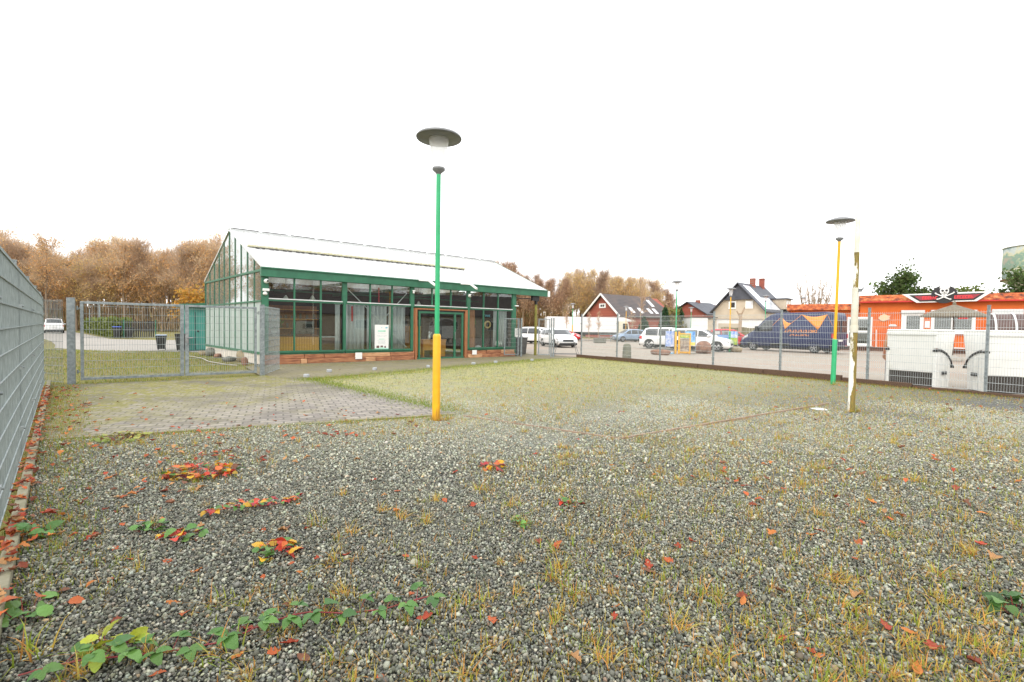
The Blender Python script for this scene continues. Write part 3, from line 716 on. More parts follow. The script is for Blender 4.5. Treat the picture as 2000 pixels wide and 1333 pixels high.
MB().box(-0.33, 0, 0.03, 0.33, 0.5, 0.98).build('body', M['darkwood'], t); MB().box(-0.35, -0.02, 0.98, 0.35, 0.52, 1.02).build('top', M['alu'], t)
t = gthing('coffee_machine', 'grey boxy coffee machine standing on the ochre counter', 'coffee machine', 1.75, 1.1, 1.07)
MB().box(-0.36, -0.2, 0.04, 0.36, 0.25, 0.55).build('body', M['machine'], t, 0.03); MB().box(-0.1, -0.23, 0.25, 0.28, -0.2, 0.45).build('panel', M['black'], t)
for x in (-0.3, 0.3): MB().cyl((x, 0, 0), (x, 0, 0.04), 0.03).build('foot', M['black'], t)
b = MB(); 
for x in (-0.22, 0.05): b.cyl((x, -0.16, 0.16), (x, -0.28, 0.14), 0.02, n=8)
b.build('group_handle', M['black'], t)
def potted(name, label, u, v, z, h, r):
    t = gthing(name, label, 'plant', u, v, z)
    MB().lathe([(0.06, 0), (0.10, 0.16), (0.105, 0.16), (0.0, 0.155)], 14).build('pot', M['white'], t)
    n = 90; P = rng.normal(size=(n, 3)); P /= np.linalg.norm(P, axis=1)[:, None]; P = P * r * rng.uniform(0.4, 1, (n, 1)); P[:, 2] = P[:, 2] * 0.9 + h
    A = rng.normal(size=(n, 3)) * 0.05; Bv = rng.normal(size=(n, 3)) * 0.05
    V = np.stack([P - A, P + Bv, P + A, P - Bv], 1).reshape(-1, 3); F = np.arange(n * 4).reshape(-1, 4)
    c = np.repeat(np.stack([rng.uniform(0.03, 0.08, n), rng.uniform(0.10, 0.22, n), rng.uniform(0.015, 0.04, n)], 1), 4, 0)
    npmesh('foliage', V, F, M['leafmat'], c, t)
M['leafmat'] = attr_mat('leaf_surface', 0.6, 0.25)
potted('potted_plant', 'bushy green plant in a white pot on the left end of the counter', 0.62, 0.95, 1.07, 0.42, 0.3)
potted('potted_plant', 'green plant hanging in the window right of the shop door', 9.55, 0.5, 1.45, 0.3, 0.22)
t = gthing('plant_stand', 'dark tall stand with a plant right of the shop door', 'stand', 9.55, 0.5)
MB().box(-0.14, -0.14, 1.42, 0.14, 0.14, 1.45).build('top', M['trim'], t)
for x in (-0.12, 0.12):
    for y in (-0.12, 0.12): MB().box(x - 0.015, y - 0.015, 0.03, x + 0.015, y + 0.015, 1.42).build('leg', M['trim'], t)
# curtains: hanging pleats
M['curtain'] = pm('grey_sheer_curtain', (0.62, 0.63, 0.65, 1), (0.42, 0.43, 0.45, 1), 1.2, 0.9, stretch=(7, 7, 0.3))
def curtain(u0, u1, label):
    t = gthing('curtain', label, 'curtain', u0, 0.42)
    n = int((u1 - u0) * 40); b = MB(); b.smooth = True; vs = []
    for i in range(n + 1):
        x = (u1 - u0) * i / n; y = 0.035 * math.sin(i * 0.9) + 0.015 * math.sin(i * 2.3 + 1)
        vs += [(x, y * 1.2, 0.06), (x, y, 2.33)]
    b.add(vs, [(2 * i, 2 * i + 2, 2 * i + 3, 2 * i + 1) for i in range(n)])
    o = b.build('cloth', M['curtain'], t); md = o.modifiers.new('thickness', 'SOLIDIFY'); md.thickness = 0.006
    MB().cyl((-0.05, 0, 2.35), (u1 - u0 + 0.05, 0, 2.35), 0.012, n=8).build('rail', M['alu'], t)
curtain(2.78, 2.96, 'narrow gathered grey curtain at the edge of the counter window')
curtain(3.12, 4.0, 'left grey pleated curtain behind the red ribbon')
curtain(4.12, 5.0, 'middle grey pleated curtain behind the white poster')
curtain(5.1, 5.88, 'right grey pleated curtain next to the shop door')
curtain(10.85, 11.7, 'grey pleated curtain in the shop window at the porch end')
M['ribbon'] = pm('red_ribbon', (0.6, 0.04, 0.05, 1), (0.5, 0.03, 0.04, 1), 4, 0.6)
tag(MB().box(-0.035, 0, 0, 0.035, 0.006, 0.62).build('ribbon', M['ribbon'], loc=GW(3.43, 0.3, 1.66), rz=GA), 'red ribbon hanging before the leftmost pleated curtain', 'ribbon')
tag(MB().box(-0.03, 0, 0, 0.03, 0.006, 0.65).build('ribbon', M['ribbon'], loc=GW(4.72, 0.6, 2.5), rz=GA), 'red streamer hanging high behind the upper panes above the poster', 'ribbon')
# poster with faint lines
t = gthing('poster', 'white poster with green heading and three small pictures in the curtained window', 'poster', 4.58, -0.035, 0.5)
MB().box(-0.31, 0, 0.0, 0.31, 0.012, 1.03).build('sheet', M['white'], t)
M['mint'] = pm('mint_green_print', (0.35, 0.62, 0.45, 1), (0.45, 0.72, 0.62, 1), 6, 0.6)
M['printgrey'] = pm('pale_grey_print', (0.42, 0.5, 0.5, 1), (0.35, 0.4, 0.4, 1), 8, 0.6)
M['printdark'] = pm('dark_photo_print', (0.10, 0.08, 0.08, 1), (0.2, 0.08, 0.06, 1), 12, 0.6)
b = MB(); b.box(-0.17, -0.003, 0.73, 0.17, -0.0005, 0.80); b.box(-0.12, -0.003, 0.41, 0.12, -0.0005, 0.44); b.build('heading', M['mint'], t)
b = MB()
for z, w in ((0.645, .16), (0.56, .2), (0.535, .14), (0.37, .19), (0.335, .13), (0.30, .16), (0.265, .16), (0.23, .14)):
    x = -w
    while x < w: b.box(x, -0.003, z, x + random.uniform(0.02, 0.05), -0.0005, z + 0.012); x += random.uniform(0.045, 0.07)
b.build('text_lines', M['printgrey'], t)
b = MB(); b.box(-0.23, -0.004, 0.05, -0.11, -0.001, 0.15); b.box(-0.05, -0.004, 0.08, 0.06, -0.001, 0.15); b.box(0.12, -0.004, 0.05, 0.19, -0.001, 0.13); b.build('pictures', M['printdark'], t)
b = MB(); b.box(-0.31, -0.003, 0.0, 0.31, -0.0005, 0.045); b.box(-0.06, -0.003, 0.045, 0.1, -0.0005, 0.075); b.build('footer_band', M['mint'], t)
M['logo'] = pm('blue_logo_print', (0.1, 0.35, 0.5, 1), (0.15, 0.5, 0.6, 1), 20, 0.6)
b = MB(); b.prism([(0.15, 0.9), (0.19, 0.88), (0.25, 0.89), (0.27, 0.92), (0.23, 0.94), (0.17, 0.925)], -0.003, -0.0005, 'xz'); b.box(-0.015, -0.003, 0.89, 0.012, -0.0005, 0.93); b.build('logo', M['logo'], t)
# notices on the plinth
for u, z0, z1, w, lab in ((3.53, 0.12, 0.385, 0.28, 'blank white square sheet fixed to the timber plinth under the curtains'), (9.27, 0.16, 0.38, 0.26, 'blank white sheet fixed to the timber plinth right of the shop door')):
    tag(MB().box(-w / 2, 0, 0, w / 2, 0.015, z1 - z0).build('notice', M['white'], loc=GW(u, -0.185, z0), rz=GA), lab, 'notice')
# furniture behind the door
t = gthing('cabinet', 'tall orange wooden cabinet behind the left side of the shop door', 'cabinet', 6.72, 1.0)
MB().box(-0.28, 0, 0.12, 0.28, 0.5, 1.5).build('body', M['osb'], t)
for x in (-0.24, 0.24): MB().box(x - 0.03, 0.02, 0.03, x + 0.03, 0.48, 0.12).build('leg', M['trim'], t)
t = gthing('desk', 'orange wooden desk with a drawer front behind the shop door', 'desk', 7.75, 1.0)
MB().box(-0.62, 0, 0.35, 0.62, 0.6, 0.82).build('front', M['osb'], t); MB().box(-0.65, -0.03, 0.82, 0.65, 0.63, 0.86).build('top', M['osb'], t)
for x in (-0.58, 0.1): MB().box(x - 0.03, 0.02, 0.03, x + 0.03, 0.58, 0.35).build('leg', M['osb'], t)
MB().box(0.16, 0.0, 0.04, 0.6, 0.58, 0.345).build('drawer', M['osb'], t)
t = gthing('leaning_board', 'pale narrow board leaning behind the right of the shop door', 'board', 8.1, 1.3)
MB().bar((0, 0, 0.9), (-0.12, 0.3, 1.95), 0.09, 0.03).build('board', M['woodstrip'], t)
t = gthing('lucky_figure', 'small white and silver figurine with raised arm on the shop desk', 'figurine', 7.5, 1.1, 0.86)
b = MB(); b.lathe([(0.0, 0), (0.07, 0.0), (0.08, 0.1), (0.05, 0.22), (0.03, 0.26)], 12); b.lathe([(0.0, 0.24), (0.055, 0.28), (0.06, 0.34), (0.03, 0.4), (0, 0.41)], 12); b.cyl((0.05, 0, 0.2), (0.14, 0, 0.36), 0.02, n=8); b.build('body', M['chrome'], t)
t = gthing('shelf', 'dark wooden wall shelf with bottles behind the coffee machine', 'shelf', 1.6, 2.6)
MB().box(-1.3, 0.25, 0.03, 1.2, 0.3, 2.3).build('back', M['trim'], t)
for z in (0.9, 1.3, 1.7, 2.1): MB().box(-1.3, 0.0, z, 1.2, 0.25, z + 0.04).build('board', M['osb'], t)
rs = random.Random(21); b = MB()
for z in (0.94, 1.34, 1.74):
    x = -1.2
    while x < 1.1:
        r_ = rs.uniform(0.03, 0.06); h_ = rs.uniform(0.1, 0.28); b.cyl((x, 0.12, z), (x, 0.12, z + h_), r_, r_ * 0.8, 8); x += rs.uniform(0.14, 0.3)
b.build('jars', M['machine'], t)
for u, v, z in ((1.2, 1.6, 2.45), (2.3, 1.8, 2.5), (7.4, 2.0, 2.5)):
    t = gthing('pendant_lamp', ('white pendant lamp over the left end of the counter', 'white pendant lamp over the right end of the counter', 'white pendant lamp behind the shop door')[0 if u < 2 else 1 if u < 3 else 2], 'lamp', u, v, z)
    MB().lathe([(0.02, 0.22), (0.05, 0.18), (0.15, 0.0), (0.14, 0.0), (0.03, 0.17)], 16).build('shade', M['white'], t); MB().cyl((0, 0, 0.2), (0, 0, 0.9), 0.008, n=6).build('cord', M['black'], t)
t = gthing('armchair', 'brown padded armchair behind the glass of the shop door', 'chair', 7.3, 2.4)
MB().box(-0.4, -0.4, 0.15, 0.4, 0.4, 0.45).build('seat', M['darkwood'], t, 0.05); MB().box(-0.4, 0.28, 0.45, 0.4, 0.42, 1.05).build('backrest', M['trim'], t, 0.05)
for s in (-1, 1): MB().box(s * 0.4 - 0.07, -0.4, 0.15, s * 0.4 + 0.07, 0.4, 0.65).build('armrest', M['darkwood'], t, 0.03)
t = gthing('box_pile', 'brown cardboard box standing on the tall orange cabinet', 'box', 6.72, 1.25, 1.5)
MB().box(-0.22, -0.18, 0.0, 0.22, 0.18, 0.3).build('box', M['woodstrip'], t)
# wreath and small window pieces
M['gold'] = pm('straw_gold_wreath', (0.55, 0.38, 0.14, 1), (0.35, 0.22, 0.07, 1), 20, 0.7, bump=0.4)
b = MB(); pr = [(0.16 + 0.045 * math.cos(t), 0.045 * math.sin(t)) for t in np.linspace(0, 2 * math.pi, 11)]
b.lathe(pr, 28); b.v = [(x, z, y) for x, y, z in b.v]
tag(b.build('wreath', M['gold'], loc=GW(10.35, 0.25, 1.62), rz=GA), 'golden straw wreath hanging in the window right of the shop door', 'wreath')
t = gthing('neon_sign', 'pale blue zigzag window sign above the golden wreath', 'sign', 10.3, 0.2, 2.02)
MB().tube([(-0.16, 0, 0.12), (-0.1, 0, 0), (-0.04, 0, 0.1), (0.0, 0, 0.0), (0.05, 0, 0.1), (0.1, 0, 0.0), (0.16, 0, 0.12)], 0.016).build('tube', M['logo'], t)
for u in (10.95, 11.12, 11.27):
    t = gthing('bottle', 'white bottle standing on the sill behind the narrow mesh gate', 'bottle', u, 0.3, 0.52, group='white bottles on the window sill')
    MB().lathe([(0, 0), (0.06, 0), (0.065, 0.15), (0.02, 0.22), (0.02, 0.28), (0, 0.28)], 12).build('body', M['white'], t)
t = gthing('shelf', 'dark display shelf with cloth behind the wreath window', 'shelf', 10.2, 0.8)
MB().box(-0.5, 0, 0.03, 0.5, 0.4, 0.55).build('body', M['darkwood'], t); MB().box(-0.2, 0.05, 0.55, 0.3, 0.35, 1.9).build('dark_board', M['black'], t)
b = MB(); b.lathe([(0.2, 0), (0.19, 0.25), (0.14, 0.42), (0.0, 0.48)], 16, (-0.1, -0.1, 0.1)); b.build('cloth_cover', M['curtain'], t)
# cameras and lamps on the facade
def dome_cam(u, z, label):
    t = gthing('security_camera', label, 'camera', u, -0.06, z)
    b = MB(); b.lathe([(0.085, 0.0), (0.085, 0.04), (0.07, 0.085), (0.04, 0.12), (0, 0.13)], 18); b.v = [(x, -z_, y) for x, y, z_ in b.v]; b.build('housing', M['white'], t)
    b = MB(); b.lathe([(0.04, 0.0), (0.035, 0.03), (0, 0.045)], 14); b.v = [(x + 0.02, -z_ - 0.11, y) for x, y, z_ in b.v]; b.build('lens', M['black'], t)
dome_cam(0.13, 3.05, 'white dome security camera with a black lens on the green corner post')
dome_cam(9.02, 3.0, 'small white camera on the post right of the shop door')
def wall_lamp(u, z, label, s=1.0):
    t = gthing('wall_lamp', label, 'lamp', u, -0.06, z)
    MB().box(-0.06 * s, -0.1 * s, 0.05 * s, 0.1 * s, 0, 0.12 * s).build('housing', M['white'], t, 0.01)
    MB().lathe([(0.02, 0), (0.06 * s, -0.06 * s), (0.055 * s, -0.1 * s), (0, -0.12 * s)], 14, (0, -0.05, 0.05 * s)).build('lamp_head', M['white'], t)
wall_lamp(0.08, 2.62, 'white motion lamp below the dome camera on the corner post', 1.3)
wall_lamp(6.02, 2.98, 'little white lamp on the post left of the shop door', 0.8)
def flood(u, label):
    t = gthing('floodlight', label, 'floodlight', u, -0.2, 3.42)
    MB().bar((-0.32, 0, 0.1), (0.0, -0.45, 0.06), 0.05, 0.04).build('arm', M['white'], t)
    b = MB(); b.bar((-0.02, -0.4, 0.07), (0.16, -0.62, -0.14), 0.2, 0.09); b.build('lamp_head', M['white'], t, 0.015)
    MB().bar((0.03, -0.5, -0.035), (0.16, -0.66, -0.185), 0.15, 0.01).build('lens', M['frost'], t)
flood(6.55, 'white floodlight on a short arm at the gutter left of the tall lamp top')
flood(8.75, 'white floodlight on a short arm above the right of the shop door')
t = gthing('wall_lamp', 'small white bulkhead lamp on the porch end post', 'lamp', 12.0, -0.05, 2.62); b = MB(); b.lathe([(0, -0.03), (0.13, -0.02), (0.12, 0.03), (0, 0.04)], 14); b.build('housing', M['white'], t); MB().box(-0.14, -0.02, -0.02, 0.0, 0.06, 0.02).build('bracket', M['white'], t)
# grey bins under the porch
for k, (u, v, m) in enumerate(((12.35, 0.55, 'black'), (12.85, 0.6, 'machine'))):
    t = gthing('wheelie_bin', ('black bin' , 'dark grey bin')[k] + ' standing under the porch beside the mossy pole', 'bin', u, v)
    b = MB(); b.add([(-.2, -.24, .05), (.2, -.24, .05), (.2, .24, .05), (-.2, .24, .05), (-.26, -.3, .92), (.26, -.3, .92), (.26, .3, .92), (-.26, .3, .92)], [(0, 3, 2, 1), (4, 5, 6, 7), (0, 1, 5, 4), (1, 2, 6, 5), (2, 3, 7, 6), (3, 0, 4, 7)]); b.build('body', M[m], t, 0.02)
    MB().box(-.28, -.33, .925, .28, .33, .98).build('lid', M[m], t, 0.02)
    for s in (-1, 1): MB().cyl((s * .17, .25, .07), (s * .22, .25, .07), .07).build('wheel', M['rubber'], t)
# boulders by the gable plinth
def boulder(name, label, x, y, sx, sy, sz, m, group=None, seed=0):
    rs = np.random.default_rng(seed + 11); b = MB(); b.smooth = True; nu, nv = 14, 9; vs = []
    ph = rs.uniform(0, 6, 6)
    for j in range(nv):
        th = math.pi * j / (nv - 1)
        for i in range(nu):
            f = 2 * math.pi * i / nu; k = 1 + 0.09 * math.sin(2 * f + ph[0] + th) + 0.08 * math.sin(3 * th + f * 2 + ph[1]) + 0.05 * math.sin(4 * f + ph[2])
            sq = lambda c: math.copysign(abs(c) ** 0.75, c)
            vs.append((sx * k * sq(math.sin(th)) * math.cos(f), sy * k * sq(math.sin(th)) * math.sin(f), sz * (0.85 + k * sq(math.cos(th)))))
    fs = [(j * nu + i, (j + 1) * nu + i, (j + 1) * nu + (i + 1) % nu, j * nu + (i + 1) % nu) for j in range(nv - 1) for i in range(nu)]
    b.add(vs, fs); o = b.build(name, m, loc=(x, y, -0.04), rz=rs.uniform(0, 6)); return tag(o, label, 'boulder', group)
M['rock'] = pm('tan_field_stone', (0.33, 0.27, 0.17, 1), (0.2, 0.16, 0.10, 1), 5, 0.9, bump=0.4)
M['rockgrey'] = pm('grey_field_stone', (0.2, 0.2, 0.17, 1), (0.12, 0.12, 0.1, 1), 5, 0.9, bump=0.4)
M['rockred'] = pm('red_brown_stone', (0.30, 0.16, 0.105, 1), (0.17, 0.09, 0.06, 1), 4, 0.85, bump=0.3)
M['rockgreen'] = pm('greenish_standing_stone', (0.19, 0.19, 0.14, 1), (0.12, 0.125, 0.09, 1), 4, 0.9, bump=0.4)
boulder('boulder', 'low tan boulder farthest along the white greenhouse plinth', -14.6, 22.55, 0.22, 0.17, 0.12, M['rock'], None, 1)
boulder('boulder', 'dark upright boulder second from the far end of the plinth', -13.95, 22.0, 0.2, 0.2, 0.2, M['rockgrey'], None, 2)
boulder('boulder', 'small reddish boulder in the middle of the boulder row', -13.1, 21.2, 0.2, 0.16, 0.1, M['rockred'], None, 3)
boulder('boulder', 'flat grey boulder before the big brown boulder by the gate', -11.35, 19.1, 0.3, 0.2, 0.11, M['rockgrey'], None, 4)
boulder('boulder', 'big brown square boulder leaning on the plinth near the corner', -10.75, 19.05, 0.26, 0.24, 0.24, M['rock'], None, 5)
boulder('boulder', 'orange brown upright stone nearest the greenhouse corner', -9.75, 17.35, 0.09, 0.1, 0.17, M['rockred'], None, 6)
# small stones along the path edge
M['blockgrey'] = pm('pale_grey_block', (0.42, 0.44, 0.46, 1), (0.34, 0.36, 0.38, 1), 9, 0.7)
bl = None
for k, (x, y) in enumerate(((-5.78, 13.39), (-5.73, 14.93), (-4.56, 15.83), (-3.01, 17.11), (-1.51, 18.81), (-0.67, 19.78), (0.91, 21.31))):
    if bl is None:
        b = MB(); b.box(-0.07, -0.05, 0.0, 0.07, 0.05, 0.09)
        bl = tag(b.build('edge_block', M['blockgrey'], bevel=0.012, loc=(x, y, 0.012)), 'small pale grey block marking the path edge before the greenhouse', 'block', 'pale grey blocks along the path edge')
    else:
        o = bl.copy(); COL.objects.link(o); o.location = (x, y, 0.012); o.rotation_euler = (0, 0, k * 0.7)
# ---------------------------------------------------------------- street lamps
def lamp(label, x, y, low, up, zs=1.38, zt=3.96, group=None):
    t = thing('street_lamp', label, 'street lamp', (x, y, 0), random.uniform(0, 6), group)
    b = MB(); b.lathe([(0.062, 0.0), (0.062, zs - 0.04), (0.055, zs - 0.01), (0.04, zs)], 20); b.build('lower_pole', M[low], t)
    b = MB(); b.lathe([(0.038, zs - 0.02), (0.036, zt)], 16); b.build('upper_pole', M[up], t)
    b = MB(); b.lathe([(0.036, zt - 0.08), (0.045, zt - 0.06), (0.10, zt - 0.01), (0.10, zt + 0.02), (0.03, zt + 0.04), (0, zt + 0.04)], 24); b.build('collar', M['greylamp'], t)
    b = MB(); b.lathe([(0.09, zt + 0.03), (0.095, zt + 0.06), (0.115, zt + 0.22), (0.15, zt + 0.42), (0.155, zt + 0.47)], 28); b.build('glass_shade', M['frost'], t)
    b = MB(); b.lathe([(0.155, zt + 0.47), (0.35, zt + 0.475), (0.355, zt + 0.49), (0.33, zt + 0.52), (0.17, zt + 0.58), (0.04, zt + 0.61), (0, zt + 0.61)], 36); b.build('hat', M['greylamp'], t)
    return t
lamp('tall street lamp with yellow foot and green upper pole standing alone on the gravel', -1.19, 7.54, 'yellow', 'greenlt')
o = lamp('street lamp with green foot and yellow upper pole beside the peeling white pole', 9.18, 13.56, 'greenlt', 'yellow', 1.3, 4.14)
o.rotation_euler = (R(0.5), R(0.3), 0)
lamp('far street lamp with yellow foot and green upper pole beside the yellow advertising frame', 10.15, 29.52, 'yellow', 'greenlt')
lamp('far street lamp with green foot and yellow upper pole before the cream house', 15.4, 33.7, 'greenlt', 'yellow', 1.45, 3.95)
lamp('short far street lamp with green pole in front of the white garage', 22.5, 60, 'greenlt', 'greenlt', 1.4, 3.8)
lamp('far street lamp with yellow pole beside the red brick house roof', 14.2, 59.5, 'yellow', 'yellow', 1.4, 3.8)
lamp('far street lamp with green upper pole standing before the autumn wood', 7.2, 57, 'yellow', 'greenlt', 1.9, 3.9)
lamp('far street lamp with green pole in front of the solar panels', 25.2, 47.5, 'greenlt', 'greenlt', 1.4, 4.5)
lamp('far street lamp with yellow pole behind the blue van', 30.2, 49.5, 'yellow', 'yellow', 1.4, 4.5)

# peeling white pole
a = N('peeling_white_paint'); a.rough(0.7); v = a.coord(scale=(9, 9, 1.6))
n1 = a.ramp(a.noise(v, 1.0, 6, 0.65), [(0.3, (0, 0, 0)), (0.7, (1, 1, 1))]); n2 = a.noise(v, 4, 5)
sx = a.n('ShaderNodeSeparateXYZ'); tc = a.n('ShaderNodeTexCoord'); a.l(tc.outputs['Object'], sx.inputs[0])
ad = a.n('ShaderNodeMath', operation='MULTIPLY_ADD'); ad.inputs[1].default_value = 4.5; a.l(sx.outputs[0], ad.inputs[0]); a.l(n1, ad.inputs[2])
rust = a.ramp(n2, [(0.3, (0.30, 0.13, 0.03)), (0.5, (0.24, 0.19, 0.04)), (0.7, (0.13, 0.09, 0.035))])
a.base(a.mix(a.ramp(ad.outputs[0], [(0.46, (0, 0, 0)), (0.52, (1, 1, 1))]), (0.82, 0.8, 0.72, 1), rust)); a.bump(n2, 0.4, 0.01); M['peeling'] = a.m
M['creampole'] = pm('yellowed_white_paint', (0.60, 0.57, 0.45, 1), (0.70, 0.68, 0.60, 1), 4, 0.6)
t = thing('metal_pole', 'thick white pole with rusty peeling paint standing on the gravel', 'pole', (6.43, 8.96, 0), R(-52))
b = MB(); b.lathe([(0.058, 0), (0.058, 1.5)], 18); b.build('lower_pole', M['peeling'], t)
b = MB(); b.lathe([(0.062, 1.5), (0.066, 1.53), (0.066, 1.62), (0.06, 1.64)], 18); b.build('sleeve', M['creampole'], t)
b = MB(); b.lathe([(0.057, 1.6), (0.055, 2.3), (0.055, 2.34)], 18); b.build('middle_pole', M['creampole'], t)
b = MB(); b.lathe([(0.046, 2.3), (0.044, 3.0)], 18); b.build('rusty_section', M['peeling'], t)
b = MB(); b.lathe([(0.044, 3.0), (0.040, 4.0), (0, 4.01)], 18); b.build('upper_pole', M['creampole'], t)
b = MB(); b.box(0.05, -0.02, 2.26, 0.1, 0.02, 2.32); b.cyl((0.09, 0, 2.28), (0.13, 0, 2.34), 0.012, n=8); b.build('bracket', M['greylamp'], t)
b = MB(); b.lathe([(0, 0), (0.13, 0), (0.14, 0.008), (0.12, 0.018), (0, 0.02)], 24)
tag(b.build('plastic_lid', M['alu'], loc=(5.94, 9.14, 0.006)), 'pale round flat lid lying on the gravel beside the white pole', 'lid')

# ---------------------------------------------------------------- vehicles
class Body:
    """car body as a surface: station x along the length, 0..1 around the half section"""
    def __init__(s, prof, zb, belt, w, tumble=0.22, taper=0.12):
        s.p = prof; s.zb = zb; s.belt = belt; s.w = w; s.tu = tumble; s.tp = taper
        s.x0 = prof[0][0]; s.x1 = prof[-1][0]
    def top(s, x):
        p = s.p
        for (a, za), (b, zb_) in zip(p[:-1], p[1:]):
            if x <= b: 
                k = (x - a) / (b - a); k = k * k * (3 - 2 * k) if False else k
                return za + (zb_ - za) * k
        return p[-1][1]
    def half(s, x):
        c = (s.x0 + s.x1) / 2; L = (s.x1 - s.x0) / 2
        return s.w / 2 * (1 - s.tp * abs((x - c) / L) ** 5)
    def section(s, x):
        zt = s.top(x); w = s.half(x); be = min(s.belt, zt - 0.05); wr = w - 0.03 - s.tu * max(0, zt - be - 0.05)
        zb = s.zb
        return [(0, zb), (w * 0.9, zb), (w, zb + 0.18), (w, (zb + be) / 2 + 0.1), (w * 0.985, be), (wr, zt - 0.06), (wr - 0.10, zt), (0, zt + 0.015)]
    def yside(s, x, z):
        q = s.section(x)
        for (y0, z0), (y1, z1) in zip(q[1:-2], q[2:-1]):
            if z0 <= z <= z1: return y0 + (y1 - y0) * (z - z0) / max(z1 - z0, 1e-6)
        return q[4][0]
    def build(s, mat, parent, name='body', n=44):
        xs = sorted(set([s.x0 + (s.x1 - s.x0) * i / n for i in range(n + 1)] + [a for a, _ in s.p]))
        b = MB(); b.smooth = True; m = 15; vs = []
        for x in xs:
            q = s.section(x); ring = [(y, z) for y, z in q] + [(-y, z) for y, z in q[-2:0:-1]]
            m = len(ring); vs += [(x, y, z) for y, z in ring]
        fs = [(i * m + j, i * m + (j + 1) % m, (i + 1) * m + (j + 1) % m, (i + 1) * m + j) for i in range(len(xs) - 1) for j in range(m)]
        fs += [tuple(range(m - 1, -1, -1)), tuple((len(xs) - 1) * m + j for j in range(m))]
        b.add(vs, fs)
        o = b.build(name, mat, parent)
        return o
    def patch(s, poly, mat, parent, name, side=1, off=0.006, nx=10):
        """polygon given as upper/lower outlines sampled in x: poly = [(x, zlow, zhigh), ...]"""
        b = MB(); b.smooth = True; vs = []; nz = 4
        for x, zl, zh in poly:
            for k in range(nz + 1):
                z = zl + (zh - zl) * k / nz
                vs.append((x, side * (s.yside(x, z) + off), z))
        m = nz + 1
        fs = [(i * m + k, (i + 1) * m + k, (i + 1) * m + k + 1, i * m + k + 1) for i in range(len(poly) - 1) for k in range(nz)]
        b.add(vs, fs); o = b.build(name, mat, parent)
        md = o.modifiers.new('t', 'SOLIDIFY'); md.thickness = 0.004
        return o
    def topglass(s, xa, xb, mat, parent, name, inset=0.08, n=8, off=0.006):
        b = MB(); b.smooth = True; vs = []
        for i in range(n + 1):
            x = xa + (xb - xa) * i / n; q = s.section(x); w = q[6][0] + 0.08 - inset
            for k in range(-2, 3): vs.append((x, w * k / 2, q[7][1] - (abs(k) / 2) * 0.012 + off))
        fs = [(i * 5 + k, (i + 1) * 5 + k, (i + 1) * 5 + k + 1, i * 5 + k + 1) for i in range(n) for k in range(4)]
        b.add(vs, fs); o = b.build(name, mat, parent); md = o.modifiers.new('t', 'SOLIDIFY'); md.thickness = 0.004; return o
def wheel(parent, x, y, r, w, side):
    b = MB(); n = 24; ye = y + side * 0.01
    b.lathe([(r * 0.62, -w / 2), (r * 0.94, -w / 2), (r, -w / 2 + 0.03), (r, w / 2 - 0.03), (r * 0.94, w / 2), (r * 0.62, w / 2)], n)
    b.v = [(x + a, ye - side * w / 2 + c, r + bb) for a, bb, c in b.v]
    o = b.build('wheel', M['rubber'], parent)
    rm = MB(); yo = ye - 0.008 * side
    rm.cyl((x, yo - side * 0.02, r), (x, yo - side * 0.01, r), r * 0.63, n=20)
    rm.build('hub_back', M['black'], o)
    rm = MB()
    for k in range(5):
        t = k * 2 * math.pi / 5 + 0.3; rm.bar((x, yo, r), (x + r * 0.6 * math.cos(t), yo, r + r * 0.6 * math.sin(t)), r * 0.17, 0.02, up=(0, 1, 0))
    rm.cyl((x, yo - side * 0.01, r), (x, yo + side * 0.012, r), r * 0.16, n=12)
    prf = [(r * 0.56, -0.01), (r * 0.64, -0.01), (r * 0.64, 0.012), (r * 0.56, 0.012)]
    q = MB(); q.lathe(prf + [prf[0]], 20); rm.add([(x + a, yo + c, r + bb) for a, bb, c in q.v], q.f)
    rm.build('rim', M['rim'], o); return o
def arch(body, parent, x, r, side):
    b = MB(); n = 16; vs = []
    for rad in (r * 0.2, r * 1.16):
        for i in range(n + 1):
            t = math.pi * i / n - 0.25 + (i / n) * 0.5; xx = x + rad * math.cos(t); z = max(r + rad * math.sin(t), body.zb + 0.01)
            vs.append((xx, side * (body.yside(xx, z) + 0.004), z))
    b.add(vs, [(i, i + 1, n + 2 + i, n + 1 + i) for i in range(n)]); b.build('wheel_arch', M['black'], parent)
